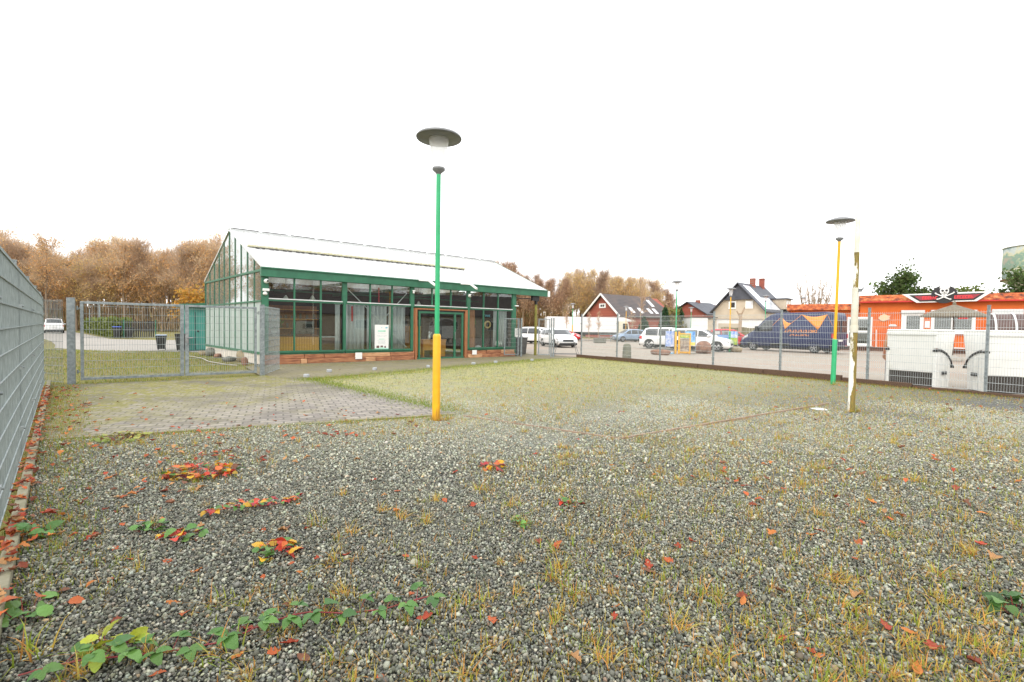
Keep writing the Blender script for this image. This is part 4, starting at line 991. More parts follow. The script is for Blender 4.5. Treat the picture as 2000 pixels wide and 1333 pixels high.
def car(label, x, y, head, paint, L=4.3, H=1.5, W=1.78, suv=False, cat='car', name='parked_car', group='cars on the car park', rear_plate=True):
    """x axis points to the front"""
    t = thing(name, label, cat, (x, y, 0), head, group)
    h = H; l = L / 2
    if suv: prof = [(-l, 0.62), (-l + 0.04, 1.02), (-l + 0.12, 1.12), (-l + 0.42, h - 0.1), (-l + 0.75, h - 0.02), (-0.1, h), (0.35, h - 0.05), (1.12, 1.13), (1.25, 1.08), (l - 0.25, 0.95), (l - 0.05, 0.8), (l, 0.6)]
    else: prof = [(-l, 0.6), (-l + 0.05, 0.92), (-l + 0.14, 1.0), (-l + 0.5, h - 0.12), (-l + 0.9, h - 0.02), (-0.15, h), (0.3, h - 0.06), (1.05, 1.0), (1.2, 0.95), (l - 0.3, 0.8), (l - 0.06, 0.68), (l, 0.5)]
    belt = 1.02 if suv else 0.93; r = 0.355 if suv else 0.31; zb = 0.24 if suv else 0.19
    B = Body(prof, zb, belt, W); B.build(M[paint], t)
    wx = (-l + 0.82, l - 0.85)
    ztop = lambda x_: B.top(x_) - 0.11
    for s in (-1, 1):
        xa, xb = -l + 0.5, 0.93
        def win(x0, x1, nm):
            P = []
            for i in range(9):
                x_ = x0 + (x1 - x0) * i / 8; zl = belt + 0.02; zh = max(ztop(x_), zl + 0.015); P.append((x_, zl, zh))
            B.patch(P, M['carglass'], t, nm, s)
        win(xa, -0.82, 'window'); win(-0.76, 0.02, 'window'); win(0.08, xb, 'window')
        for x_ in wx: arch(B, t, x_, r, s); wheel(t, x_, s * (B.half(x_) - 0.01), r, 0.2, s)
        m = MB(); m.box(0.72, s * (W / 2 - 0.02), belt + 0.02, 0.9, s * (W / 2 + 0.17), belt + 0.16) if s > 0 else m.box(0.72, -(W / 2 + 0.17), belt + 0.02, 0.9, -(W / 2 - 0.02), belt + 0.16)
        m.build('mirror', M[paint], t, 0.03)
        P = [(l - 0.42 + 0.05 * i, B.top(l - 0.42 + 0.05 * i) - 0.2, B.top(l - 0.42 + 0.05 * i) - 0.075) for i in range(8)]
        B.patch(P, M['chrome'], t, 'headlight', s)
        P = [(-l + 0.01 + 0.04 * i, belt - 0.28, belt - 0.02) for i in range(6)]
        B.patch(P, M['redlamp'], t, 'tail_light', s)
        for xx in (-0.79, 0.05): 
            P = [(xx - 0.004, zb + 0.2, belt), (xx + 0.004, zb + 0.2, belt)]; B.patch(P, M['black'], t, 'door_gap', s, 0.002)
        if True:
            P = [(-l + 1.25, zb, zb + 0.10), (l - 1.3, zb, zb + 0.10)]; B.patch(P, M['black'], t, 'sill_trim', s, 0.004)
    B.topglass(0.42, 1.08, M['carglass'], t, 'windscreen'); B.topglass(-l + 0.17, -l + 0.5, M['carglass'], t, 'rear_window')
    b = MB(); b.box(l - 0.06, -0.45, 0.42, l + 0.012, 0.45, 0.6); b.box(l - 0.1, -0.75, zb, l + 0.004, 0.75, 0.36); b.build('grille', M['black'], t, 0.015)
    MB().box(l - 0.02, -0.26, 0.36, l + 0.022, 0.26, 0.46).build('number_plate', M['white'], t)
    MB().box(-l - 0.012, -0.26, 0.7, -l + 0.05, 0.26, 0.81).build('number_plate', M['white'], t)
    b = MB(); b.box(-l - 0.006, -0.8, zb, -l + 0.08, 0.8, 0.42); b.build('rear_bumper', M['black'], t, 0.02)
    b = MB(); b.box(-l + 0.3, -W / 2 + 0.15, 0.12, l - 0.3, W / 2 - 0.15, zb + 0.05); b.build('underbody', M['black'], t)
    return t
H_ = lambda dx, dy: math.atan2(dy, dx)
car('white estate car with alloy wheels nearest the sleeper fence, behind the blue posters', 12.55, 37.5, H_(0.83, -0.56), 'carwhite', 4.6, 1.68, 1.86, True)
car('white car with its bonnet toward the red brown boulder, right of the white estate car', 13.75, 34.9, H_(0.83, -0.56), 'carwhite', 4.4, 1.62, 1.82, True)
car('red small car parked before the cream house', 19.9, 43.6, H_(0.95, -0.3), 'carred', 4.0, 1.65, 1.72, True)
car('silver blue hatchback parked left of the white estate car', 14.1, 57.4, H_(-0.97, -0.15), 'carblue', 3.9, 1.52, 1.72)
car('white car seen between porch pole and narrow gate posts', 2.6, 45.2, H_(0.82, -0.57), 'carwhite', 4.5, 1.58, 1.8)
car('white car with its bonnet toward the fence right of the double posts', 3.75, 39.0, H_(0.3, -0.95), 'carwhite', 4.2, 1.5, 1.78)
car('small red car at the wood end of the car park, before the white lorry', 6.3, 57.2, H_(0.96, -0.25), 'carred', 3.9, 1.4, 1.7)
car('white car seen from behind on the lane beyond the left fence', -56.8, 59.0, H_(-0.70, 0.71), 'carwhite', 4.5, 1.75, 1.85, True)

# the navy van
def van():
    hx, hy = -0.5, 0.866; rear = Vector((21.9, 32.5, 0)); Lr = Vector((0.866, 0.5, 0)) * 0.99
    Lv = 6.9; ctr = rear + Lr + Vector((hx, hy, 0)) * Lv / 2
    t = thing('delivery_van', 'navy blue panel van with two orange sail shaped triangles on its side', 'van', ctr, math.atan2(hy, hx))
    l = Lv / 2
    prof = [(-l, 0.7), (-l + 0.02, 2.6), (-l + 0.1, 2.84), (-l + 0.8, 2.92), (0.7, 2.88), (1.1, 2.76), (1.5, 2.5), (2.4, 1.56), (2.6, 1.44), (3.15, 1.16), (l - 0.03, 0.92), (l, 0.55)]
    B = Body(prof, 0.34, 1.5, 1.98, 0.10, 0.08)
    B.belt = 1.45; B.build(M['vanblue'], t, 'body', 60)
    for s in (-1, 1):
        P = [(0.85 + 1.35 * i / 9, 1.50 + 0.02 * max(0, 3 - i), max(1.53, min(2.3, B.top(0.85 + 1.35 * i / 9) - 0.2))) for i in range(10)]
        B.patch(P, M['carglass'], t, 'cab_window', s)
        for x_ in (-l + 1.25, l - 1.05): arch(B, t, x_, 0.36, s); wheel(t, x_, s * 0.965, 0.355, 0.24, s)
        P = [(-l + 0.1, 0.42, 0.62), (0, 0.42, 0.62), (l - 0.6, 0.42, 0.62)]; B.patch(P, M['black'], t, 'side_trim', s)
        m = MB(); y0 = s * 1.0; m.box(1.95, min(y0, y0 + s * 0.24), 1.5, 2.1, max(y0, y0 + s * 0.24), 1.9); m.build('mirror', M['black'], t, 0.03)
        for xx in (0.75, -0.6):
            B.patch([(xx - 0.006, 0.5, 2.4), (xx + 0.006, 0.5, 2.4)], M['black'], t, 'door_gap', s, 0.003)
        P = [(l - 0.62 + 0.08 * i, B.top(l - 0.62 + 0.08 * i) - 0.27, B.top(l - 0.62 + 0.08 * i) - 0.09) for i in range(7)]
        B.patch(P, M['chrome'], t, 'headlight', s)
        m = MB(); m.box(-l - 0.015, s * 0.93 - 0.06, 1.1, -l + 0.1, s * 0.93 + 0.06, 1.4); m.build('tail_light', M['redlamp'], t, 0.01)
        m = MB(); m.box(-l - 0.03, s * 0.72 - 0.06, 0.52, -l, s * 0.72 + 0.06, 0.6); m.build('reflector', M['redlamp'], t)
        m = MB(); m.box(-l - 0.018, s * 0.9 - 0.05, 0.98, -l + 0.02, s * 0.9 + 0.05, 1.08); m.build('reversing_lamp', M['chrome'], t)
    B.topglass(1.52, 2.36, M['carglass'], t, 'windscreen', 0.12)
    # sail triangles and ropes on the left side (faces the yard)
    def decal(poly, nm):   # polygon rows: (x, zl, zh)
        for s in (1,): B.patch(poly, M['orangepaint'], t, nm, s, 0.008)
    # positions measured from the rear along the body
    X = lambda d: -l + d
    def tri(a, bq, c, nm):   # a,b upper corners, c lower tip, sagging upper edge
        P = []; n = 16
        for i in range(n + 1):
            k = i / n; x = a[0] + (bq[0] - a[0]) * k; zh = a[1] + (bq[1] - a[1]) * k - 0.16 * math.sin(math.pi * k)
            if (x - c[0]) * (a[0] - c[0]) >= 0: q = (x - a[0]) / (c[0] - a[0])
            else: q = (bq[0] - x) / (bq[0] - c[0]); 
            z0 = a[1] if (x - c[0]) * (a[0] - c[0]) >= 0 else bq[1]
            zl = z0 + (c[1] - z0) * max(0, min(1, q)); P.append((x, min(zl, zh - 0.004), zh))
        P.append(P[-1]); P = P[:-1]
        decal(P, nm)
    tri((X(0.5), 2.72), (X(2.2), 2.74), (X(1.0), 1.62), 'sail_triangle')
    tri((X(2.88), 2.13), (X(3.66), 2.62), (X(3.34), 1.66), 'sail_triangle')
    def rope(p, q):
        n = 8; P = []
        for i in range(n + 1):
            x = p[0] + (q[0] - p[0]) * i / n; z = p[1] + (q[1] - p[1]) * i / n; P.append((x, z - 0.018, z + 0.018))
        decal(P, 'rope_line')
    rope((X(2.2), 2.74), (X(2.88), 2.13)); rope((X(0.5), 2.72), (X(0.12), 1.95)); rope((X(3.66), 2.62), (X(4.3), 1.95))
    rs = random.Random(4)
    def letters(x0, x1, z, hgt, nm):
        b = MB(); x = x0
        while x < x1:
            w = rs.uniform(0.10, 0.17); st = rs.choice([0, 1, 2, 3])
            y = lambda zz: B.yside(x, zz) + 0.004
            f = lambda a0, a1, c0, c1: b.box(x + a0 * w, y(z), z + c0 * hgt, x + a1 * w, y(z) + 0.006, z + c1 * hgt)
            f(0, 0.28, 0, 1)
            if st in (0, 1): f(0.28, 1, 0.8, 1)
            if st in (0, 2): f(0.28, 1, 0, 0.2)
            if st in (1, 3): f(0.28, 0.9, 0.42, 0.58)
            if st in (3,): f(0.72, 1, 0, 1)
            x += w + 0.05
        b.build(nm, M['orangepaint'], t)
    letters(X(1.05), X(3.3), 1.46, 0.17, 'lettering'); letters(X(1.6), X(2.9), 1.2, 0.11, 'lettering')
    # rear doors
    b = MB(); 
    for s in (-1, 1): b.box(-l - 0.012, s * 0.46 - 0.36, 1.5, -l + 0.02, s * 0.46 + 0.36, 2.3)
    b.build('rear_window', M['carglass'], t, 0.01)
    MB().box(-l - 0.01, -0.008, 0.55, -l + 0.01, 0.008, 2.5).build('door_gap', M['black'], t)
    MB().box(-l - 0.02, -0.26, 0.86, -l, 0.26, 0.98).build('number_plate', M['white'], t)
    MB().box(-l - 0.05, -0.95, 0.36, -l + 0.1, 0.95, 0.52).build('rear_bumper', M['black'], t, 0.02)
    b = MB(); b.box(l - 0.2, -0.85, 0.3, l + 0.03, 0.85, 0.62); b.build('front_bumper', M['black'], t, 0.04)
    b = MB(); b.box(-l + 0.4, -0.8, 0.2, l - 0.4, 0.8, 0.4); b.build('underbody', M['black'], t)
    b = MB()
    for x in (-2.4, -0.8, 0.8): b.bar((x, -0.8, 2.78), (x, 0.8, 2.78), 0.05, 0.05); b.box(x - 0.03, -0.8, 2.66, x + 0.03, -0.74, 2.77); b.box(x - 0.03, 0.74, 2.66, x + 0.03, 0.8, 2.77)
    b.build('roof_bars', M['alu'], t)
van()

# white lorry before the wood
t = thing('lorry', 'long white box lorry with a cream cab parked before the wood', 'lorry', (8.9, 61.5, 0), R(3))
MB().box(-4.6, -1.2, 1.05, 4.5, 1.2, 2.95).build('box_body', M['carwhite'], t, 0.03)
M['cream'] = pm('cream_cab_paint', (0.74, 0.70, 0.56, 1), (0.7, 0.66, 0.52, 1), 1, 0.4)
b = MB(); b.prism([(4.62, 0.6), (6.0, 0.6), (6.05, 1.3), (5.85, 2.2), (5.7, 2.45), (4.62, 2.45)], -1.1, 1.1, 'xz'); b.build('cab', M['cream'], t, 0.04)
b = MB(); b.prism([(4.55, 2.45), (6.6, 2.45), (6.6, 2.62), (6.0, 2.75), (5.3, 2.98), (4.55, 2.98)], -1.05, 1.05, 'xz'); b.build('roof_spoiler', M['carwhite'], t, 0.04)
for s in (-1, 1):
    b = MB(); b.prism([(5.15, 1.5), (5.82, 1.5), (5.72, 2.2), (5.15, 2.2)], s * 1.1 - 0.012, s * 1.1 + 0.012, 'xz'); b.build('cab_window', M['carglass'], t)
    for x in (-3.3, -2.4, 5.2): wheel(t, x, s * 1.1, 0.48, 0.28, s)
MB().box(-4.4, -0.5, 0.7, 4.7, 0.5, 1.04).build('chassis', M['black'], t)

# ---------------------------------------------------------------- small things on the car park
boulder('boulder', 'flat red brown boulder beside the blue poster stand', 8.95, 28.65, 0.52, 0.34, 0.19, M['rockred'], None, 21)
boulder('boulder', 'tall red brown boulder before the white car bonnet', 12.6, 31.3, 0.62, 0.5, 0.42, M['rockred'], None, 22)
boulder('boulder', 'low grey brown boulder beside the green lamp foot', 15.9, 33.9, 0.5, 0.35, 0.22, M['rock'], None, 23)
b = MB(); b.smooth = True
b.lathe([(0.23, 0), (0.225, 0.3), (0.21, 0.6), (0.18, 0.72), (0.1, 0.77), (0, 0.78)], 14); b.v = [(x, y * 0.8, z) for x, y, z in b.v]
tag(b.build('standing_stone', M['rockgreen'], loc=(5.95, 24.6, -0.02)), 'upright greenish stone bollard behind the fence kerb', 'stone')
# yellow advertising frame, poster stands
M['adgreen'] = pm('green_advert_print', (0.12, 0.34, 0.06, 1), (0.5, 0.5, 0.04, 1), 7, 0.5)
M['adpeople'] = pm('mottled_photo_print', (0.48, 0.40, 0.30, 1), (0.14, 0.10, 0.09, 1), 6, 0.5)
M['adblue'] = pm('blue_advert_print', (0.05, 0.2, 0.62, 1), (0.35, 0.68, 0.85, 1), 3.5, 0.5)
M['adpale'] = pm('pale_blue_advert_print', (0.10, 0.25, 0.65, 1), (0.70, 0.72, 0.85, 1), 5, 0.5)
M['adyellow'] = pm('yellow_advert_print', (0.82, 0.62, 0.08, 1), (0.85, 0.72, 0.2, 1), 6, 0.5)
t = thing('advertising_frame', 'yellow standing frame with green and photo posters inside', 'advert stand', (10.42, 29.55, 0), R(-12))
b = MB(); b.box(-0.1, -0.05, 0, 0.0, 0.05, 1.4); b.box(0.56, -0.05, 0, 0.64, 0.05, 1.3); b.box(0.0, -0.05, 0.05, 0.56, 0.05, 0.16); b.box(0.0, -0.04, 1.24, 0.56, 0.04, 1.3); b.build('frame', M['yellow'], t)
MB().box(0.0, -0.012, 1.0, 0.56, 0.012, 1.23).build('green_poster', M['adgreen'], t)
MB().box(0.0, -0.012, 0.18, 0.56, 0.012, 0.98).build('photo_poster', M['adpeople'], t)
b = MB(); rs = random.Random(3)
for z in (1.07, 1.15):
    x = 0.08
    while x < 0.48: b.box(x, -0.016, z, x + 0.03, -0.0125, z + 0.05); x += rs.uniform(0.045, 0.065)
b.build('lettering', M['adyellow'], t)
t = thing('poster_stand', 'pale blue poster stand left of the yellow frame', 'advert stand', (9.95, 30.0, 0), R(-50))
MB().box(-0.3, -0.015, 0.45, 0.3, 0.015, 1.42).build('poster', M['adpale'], t)
for x in (-0.32, 0.32): MB().box(x - 0.02, -0.02, 0, x + 0.02, 0.02, 1.44).build('leg', M['galv'], t)
MB().box(-0.3, -0.2, 0, 0.3, 0.2, 0.07).build('base', M['adblue'], t)
t = thing('poster_stand', 'blue and yellow poster stand right of the yellow frame', 'advert stand', (11.45, 30.6, 0), R(-15))
MB().box(-0.30, -0.015, 0.72, 0.30, 0.015, 1.42).build('poster', M['adblue'], t); MB().box(-0.30, -0.015, 0.5, 0.30, 0.015, 0.72).build('yellow_strip', M['adyellow'], t)
MB().box(0.30, -0.02, 0, 0.34, 0.02, 1.44).build('leg', M['galv'], t); MB().box(-0.34, -0.02, 0, -0.30, 0.02, 1.44).build('leg', M['galv'], t)
b = MB(); b.lathe([(0, 0.0), (0.4, 0), (0.38, 0.06), (0, 0.07)], 18); b.build('base', M['concrete'], t)
MB().cyl((0.0, 0.016, 0.07), (0.0, 0.016, 0.5), 0.02).build('stem', M['galv'], t)
# bins and panel by the green lamp foot
t = thing('waste_container', 'light blue bin beside the far green lamp foot', 'bin', (14.95, 33.75, 0), R(-20))
b = MB(); b.add([(-.3, -.25, .45), (.3, -.25, .45), (.3, .25, .45), (-.3, .25, .45), (-.36, -.3, 1.2), (.36, -.3, 1.2), (.36, .3, 1.2), (-.36, .3, 1.2)], [(0, 3, 2, 1), (4, 5, 6, 7), (0, 1, 5, 4), (1, 2, 6, 5), (2, 3, 7, 6), (3, 0, 4, 7)]); M['binblue'] = pm('light_blue_plastic', (0.16, 0.28, 0.52, 1), (0.14, 0.25, 0.48, 1), 3, 0.5); b.build('body', M['binblue'], t, 0.02)
for x in (-.28, .28): MB().box(x - .03, -.03, 0, x + .03, .03, .5).build('leg', M['galv'], t)
t = thing('poster_stand', 'green and yellow poster stand behind the far green lamp foot', 'advert stand', (15.9, 34.3, 0), R(-20))
MB().box(-0.3, -0.015, 0.5, 0.3, 0.015, 1.0).build('poster', M['adgreen'], t); MB().box(-0.3, -0.015, 1.0, 0.3, 0.015, 1.45).build('pale_poster', M['adpale'], t)
for x in (-0.32, 0.32): MB().box(x - 0.02, -0.02, 0, x + 0.02, 0.02, 1.46).build('leg', M['galv'], t)
# low planter and rail before the lorry
t = thing('planter', 'dark square stone planter before the white lorry', 'planter', (9.3, 50.5, 0)); b = MB(); b.box(-0.6, -0.4, 0, 0.6, 0.4, 0.5); b.build('box', M['rockgrey'], t, 0.04); b = MB(); b.box(-0.5, -0.3, 0.5, 0.5, 0.3, 0.53); b.build('soil', M['darkwood'], t)
t = thing('rail_fence', 'low grey three rail fence before the white lorry', 'fence', (10.4, 56.5, 0))
for z in (0.25, 0.5, 0.8): MB().box(0, -0.02, z, 2.6, 0.02, z + 0.07).build('rail', M['galv'], t)
for x in (0, 1.3, 2.6): MB().box(x - 0.03, 0.02, 0, x + 0.03, 0.07, 0.9).build('post', M['galv'], t)
t = thing('trestle', 'thin metal trestle standing behind the narrow gate', 'trestle', (2.9, 25.6, 0), R(5))
b = MB()
for x, dx in ((-0.55, 0.25), (0.55, -0.25)):
    for y in (-0.3, 0.3): b.bar((x - dx * 0.6, y, 0), (x + dx * 0.4, y * 0.4, 0.75), 0.02)
b.build('legs', M['greylamp'], t); MB().box(-0.5, -0.15, 0.75, 0.5, 0.15, 0.78).build('top', M['galv'], t)
b = MB(); b.bar((-0.7, -0.3, 0.12), (0.7, -0.3, 0.12), 0.03); b.bar((-0.7, 0.3, 0.12), (0.7, 0.3, 0.12), 0.03); b.build('rail', M['greylamp'], t)

# ---------------------------------------------------------------- left: shed, bins, hedge, lane lamp
M['teal'] = pm('teal_painted_boards', (0.06, 0.30, 0.25, 1), (0.045, 0.24, 0.2, 1), 2, 0.6, stretch=(6, 6, 0.3))
t = thing('shed', 'teal painted wooden shed with green roof edge and stove pipe behind the gate', 'shed', (-17.4, 27.0, 0), GA)
MB().box(-1.0, -1.0, 0, 1.6, 1.2, 2.35).build('wall', M['teal'], t)
b = MB(); b.prism([(-1.25, 2.36), (1.85, 2.36), (1.85, 2.44), (0.3, 2.62), (-1.25, 2.5)], -1.25, 1.45, 'xz'); ro = b.build('roof', M['green'], t)
b = MB(); b.cyl((0.9, 0.2, 2.5), (0.9, 0.2, 3.0), 0.1); b.cyl((0.9, 0.2, 3.0), (0.9, 0.2, 3.14), 0.14); b.build('stove_pipe', M['black'], ro)
b = MB(); b.box(-0.55, -1.03, 0.05, 0.35, -1.0, 2.05); do = b.build('door', M['teal'], t); MB().box(-0.5, -1.06, 1.0, -0.4, -1.03, 1.08).build('handle', M['black'], do)
MB().box(-0.6, -1.02, 0.05, -0.57, -1.0, 2.08).build('door_gap', M['black'], t)
MB().box(0.8, -1.02, 1.2, 1.3, -1.0, 1.8).build('window', M['carglass'], t)
MB().box(-1.04, -0.6, 0.4, -1.0, 0.2, 1.9).build('side_door', M['teal'], t)
def wheelie(label, x, y, rz, lidm, s=1.0, body='black'):
    t = thing('wheelie_bin', label, 'bin', (x, y, 0), rz)
    b = MB(); q = 0.27 * s; b.add([(-.2 * s, -.22 * s, .06), (.2 * s, -.22 * s, .06), (.2 * s, .22 * s, .06), (-.2 * s, .22 * s, .06), (-q, -.3 * s, .95 * s), (q, -.3 * s, .95 * s), (q, .3 * s, .95 * s), (-q, .3 * s, .95 * s)], [(0, 3, 2, 1), (4, 5, 6, 7), (0, 1, 5, 4), (1, 2, 6, 5), (2, 3, 7, 6), (3, 0, 4, 7)]); b.build('body', M[body], t, 0.02)
    MB().box(-q - 0.02, -.33 * s, .955 * s, q + 0.02, .33 * s, 1.01 * s).build('lid', M[lidm], t, 0.02)
    for k in (-1, 1): MB().cyl((k * .17 * s, .24 * s, .08), (k * .21 * s, .24 * s, .08), .08).build('wheel', M['rubber'], t)
    MB().box(-q, .3 * s, .88 * s, q, .36 * s, .93 * s).build('handle', M[body], t)
M['lidblue'] = pm('bright_blue_lid', (0.08, 0.16, 0.72, 1), (0.07, 0.14, 0.66, 1), 3, 0.4)
M['lidpale'] = pm('pale_blue_lid', (0.42, 0.52, 0.72, 1), (0.38, 0.48, 0.68, 1), 3, 0.4)
wheelie('black bin with a bright blue lid before the end of the clipped hedge', -35.6, 42.9, R(35), 'lidblue', 1.05)
wheelie('second dark bin right of the bright blue lidded bin at the hedge', -34.7, 43.2, R(35), 'black', 0.98)
wheelie('black bin with a pale blue lid standing alone on the lawn edge', -18.98, 25.75, R(30), 'lidpale', 0.82)
wheelie('dark grey bin without coloured lid left of the teal shed', -18.2, 26.2, R(30), 'black', 0.86, 'machine')
wheelie('black bin close to the teal shed door', -17.6, 25.3, R(30), 'black', 0.9)
def leafbox(name, label, cat, x, y, rz, L, W, H, n, c0, c1, size=0.09, kind=None):
    t = thing(name, label, cat, (x, y, 0), rz)
    b = MB(); b.box(-L / 2 + 0.12, -W / 2 + 0.12, 0, L / 2 - 0.12, W / 2 - 0.12, H - 0.12); b.build('stems', M['twigdark'], t)
    P = rng.uniform(-1, 1, (n, 3)); k = rng.integers(0, 3, n); P[np.arange(n), k] = np.sign(P[np.arange(n), k]) * rng.uniform(0.86, 1.04, n)
    P = P * np.array([L / 2, W / 2, H / 2]) + np.array([0, 0, H / 2]); P[:, 2] = np.maximum(P[:, 2], 0.03)
    A = rng.normal(size=(n, 3)) * size; Bv = rng.normal(size=(n, 3)) * size
    V = np.stack([P - A, P + Bv, P + A, P - Bv], 1).reshape(-1, 3); F = np.arange(n * 4).reshape(-1, 4)
    u = rng.random((n, 1)); c = np.repeat(np.array(c0) * (1 - u) + np.array(c1) * u, 4, 0)
    npmesh('foliage', V, F, M['leafmat'], c, t); return t
M['twigdark'] = pm('dark_twigs', (0.05, 0.04, 0.03, 1), (0.03, 0.025, 0.02, 1), 6, 0.9)
d = Vector((-37.2 + 60.0, 45.2 - 68.0, 0))
leafbox('hedge', 'clipped green hedge along the lane behind the gate', 'hedge', -48.6, 56.6, math.atan2(d.y, d.x), d.length, 1.4, 1.75, 9000, (0.08, 0.115, 0.018), (0.19, 0.22, 0.04), 0.12)
t = thing('bin_screen', 'dark green slatted bin screen at the hedge end', 'screen', (-34.9, 44.6, 0), R(40))
for k in range(14): MB().box(-1.1 + k * 0.16, -0.02, 0.05, -1.0 + k * 0.16, 0.02, 1.6).build('slat', M['black'], t)
for x in (-1.15, 1.2): MB().box(x - 0.05, -0.05, 0, x + 0.05, 0.05, 1.7).build('post', M['green'], t)
t = thing('lane_lamp', 'thin grey lane lamp with a short bent arm before the hedge', 'street lamp', (-52, 60, 0), R(150))
MB().cyl((0, 0, 0), (0, 0, 3.6), 0.09, 0.08).build('pole', M['galv'], t); MB().bar((0, 0, 3.6), (0.8, 0, 3.75), 0.12, 0.1).build('arm', M['galv'], t)
tag(MB().cyl((0, 0, 0), (0, 0, 3.0), 0.06).build('marker_post', M['galv'], loc=(-53.4, 60.2, 0)), 'plain thin grey post left of the bent lane lamp', 'post')
b = MB(); b.tube([(-14.3, 21.05, 0.03), (-13, 19.9, 0.03), (-11.6, 18.2, 0.03), (-10.2, 16.95, 0.03), (-9.6, 16.6, 0.03)], 0.018, 8); tag(b.build('hose', M['concrete']), 'pale hose lying across the lawn before the greenhouse boulders', 'hose')
# ---------------------------------------------------------------- the orange snack building
OB = Vector((29.7, 40.0, 0)); OA = math.atan2(-0.535, 0.845)
a = N('orange_wall_paint'); a.rough(0.7); v = a.coord()
a.base(a.ramp(a.noise(v, 1.1, 5), [(0.35, (0.57, 0.105, 0.010)), (0.65, (0.64, 0.14, 0.016))])); M['orangewall'] = a.m
a = N('rusty_mottled_roof_edge'); a.rough(0.75); v = a.coord(scale=(1.0, 1.0, 1.8))
n1 = a.noise(v, 2.4, 7, 0.7)
a.base(a.ramp(n1, [(0.36, (0.05, 0.02, 0.015)), (0.45, (0.26, 0.055, 0.02)), (0.54, (0.48, 0.11, 0.025)), (0.66, (0.46, 0.25, 0.10))])); a.bump(n1, 0.6, 0.05); M['rustyroof'] = a.m
M['redtrim'] = pm('red_trim_paint', (0.62, 0.02, 0.02, 1), (0.5, 0.02, 0.02, 1), 4, 0.5)
M['brownplinth'] = pm('brown_plinth', (0.22, 0.11, 0.07, 1), (0.16, 0.08, 0.055, 1), 3, 0.85)
ob = thing('snack_bar', 'long low orange painted snack building with rusty mottled roof edge', 'building', OB, OA)
b = MB(); b.box(-0.45, 0, 0.3, 17, 8, 4.05); b.box(-5.5, 0.3, 0.3, -0.45, 8, 3.4); b.build('wall', M['orangewall'], ob)
b = MB(); b.box(-5.55, 0.22, 0, 17.05, 8, 0.3); b.build('plinth', M['brownplinth'], ob)
b = MB(); b.prism([(-0.42, 4.05), (-0.42, 4.12), (-0.12, 4.62), (8, 4.62), (8, 4.05)], -0.5, 17.3, 'yz'); rf = b.build('roof_edge', M['rustyroof'], ob)
MB().box(-0.5, -0.46, 4.0, 17.3, -0.40, 4.09).build('red_trim', M['redtrim'], rf)
b = MB(); b.prism([(-0.12, 3.4), (-0.12, 3.46), (0.15, 3.96), (8, 3.96), (8, 3.4)], -5.8, -0.5, 'yz'); b.build('roof_edge', M['rustyroof'], ob)
M['dimroom'] = pm('dim_window_interior', (0.05, 0.045, 0.04, 1), (0.11, 0.09, 0.07, 1), 4, 0.6)  # sheet behind each pane, the dim room put into its colour
def bwin(s0, z0, s1, z1, panes, fw=0.13, roller=None, sill=True):
    f = MB(); f.box(s0, -0.06, z0, s0 + fw, 0.05, z1); f.box(s1 - fw, -0.06, z0, s1, 0.05, z1); f.box(s0 + fw, -0.06, z1 - fw, s1 - fw, 0.05, z1); f.box(s0 + fw, -0.06, z0, s1 - fw, 0.05, z0 + fw)
    o = f.build('window', M['white'], ob, 0.01)
    for p in panes:
        MB().box(p[0], -0.035, p[1], p[2], -0.028, p[3]).build('pane', M['gpane'], o)
        MB().box(p[0] - 0.02, -0.012, p[1] - 0.02, p[2] + 0.02, -0.004, p[3] + 0.02).build('dim_backing', M['dimroom'], o)
    xs = sorted(set([p[0] for p in panes] + [p[2] for p in panes])); zs = sorted(set([p[1] for p in panes] + [p[3] for p in panes]))
    g = MB()
    for k in range(1, len(xs) - 1, 2): g.box(xs[k], -0.05, z0 + fw, xs[k + 1], -0.006, z1 - fw)
    for k in range(1, len(zs) - 1, 2): g.box(s0 + fw, -0.052, zs[k], s1 - fw, -0.008, zs[k + 1])
    if g.v: g.build('glazing_bar', M['white'], o)
    # fill between frame and pane
    g = MB(); g.box(s0 + fw, -0.03, z0 + fw, xs[0], -0.002, z1 - fw); g.box(xs[-1], -0.03, z0 + fw, s1 - fw, -0.002, z1 - fw)
    g.box(xs[0], -0.03, zs[-1], xs[-1], -0.002, z1 - fw) if zs[-1] < z1 - fw - 0.005 else None
    g.box(xs[0], -0.03, z0 + fw, xs[-1], -0.002, zs[0]) if zs[0] > z0 + fw + 0.005 else None
    g.build('sash', M['white'], o)
    if roller: MB().box(s0 - 0.04, -0.2, z1, s1 + 0.04, 0.0, z1 + roller).build('roller_box', M['alu'], o, 0.015)
    if sill: MB().box(s0 - 0.04, -0.16, z0 - 0.06, s1 + 0.04, 0.0, z0).build('sill', M['alu'], o)
    return o
bwin(-1.3, 0.42, 0.42, 2.82, [(-1.15, 0.6, 0.2, 1.5), (-1.15, 1.68, 0.2, 2.62)], 0.12)
bwin(2.28, 1.45, 3.68, 3.12, [(2.62, 1.7, 3.46, 2.92)], 0.16, 0.24)
bwin(4.12, 1.62, 6.72, 2.95, [(4.34, 1.85, 5.32, 2.8), (5.46, 1.85, 6.5, 2.8)], 0.14, 0.42)
bwin(7.6, 1.7, 9.2, 2.95, [(7.78, 1.9, 9.02, 2.8)], 0.12, 0.45)
b = MB(); b.box(4.0, -0.28, 0.38, 6.9, -0.02, 0.46); b.box(4.0, -0.2, 1.5, 6.9, -0.02, 1.6); b.build('ledge', M['white'], ob)
MB().box(5.72, -0.10, 2.66, 6.28, -0.065, 2.96).build('red_shop_sign', M['redtrim'], ob, 0.08)
M['plaque'] = pm('pale_straw_plaque', (0.66, 0.55, 0.30, 1), (0.70, 0.45, 0.33, 1), 6, 0.6)
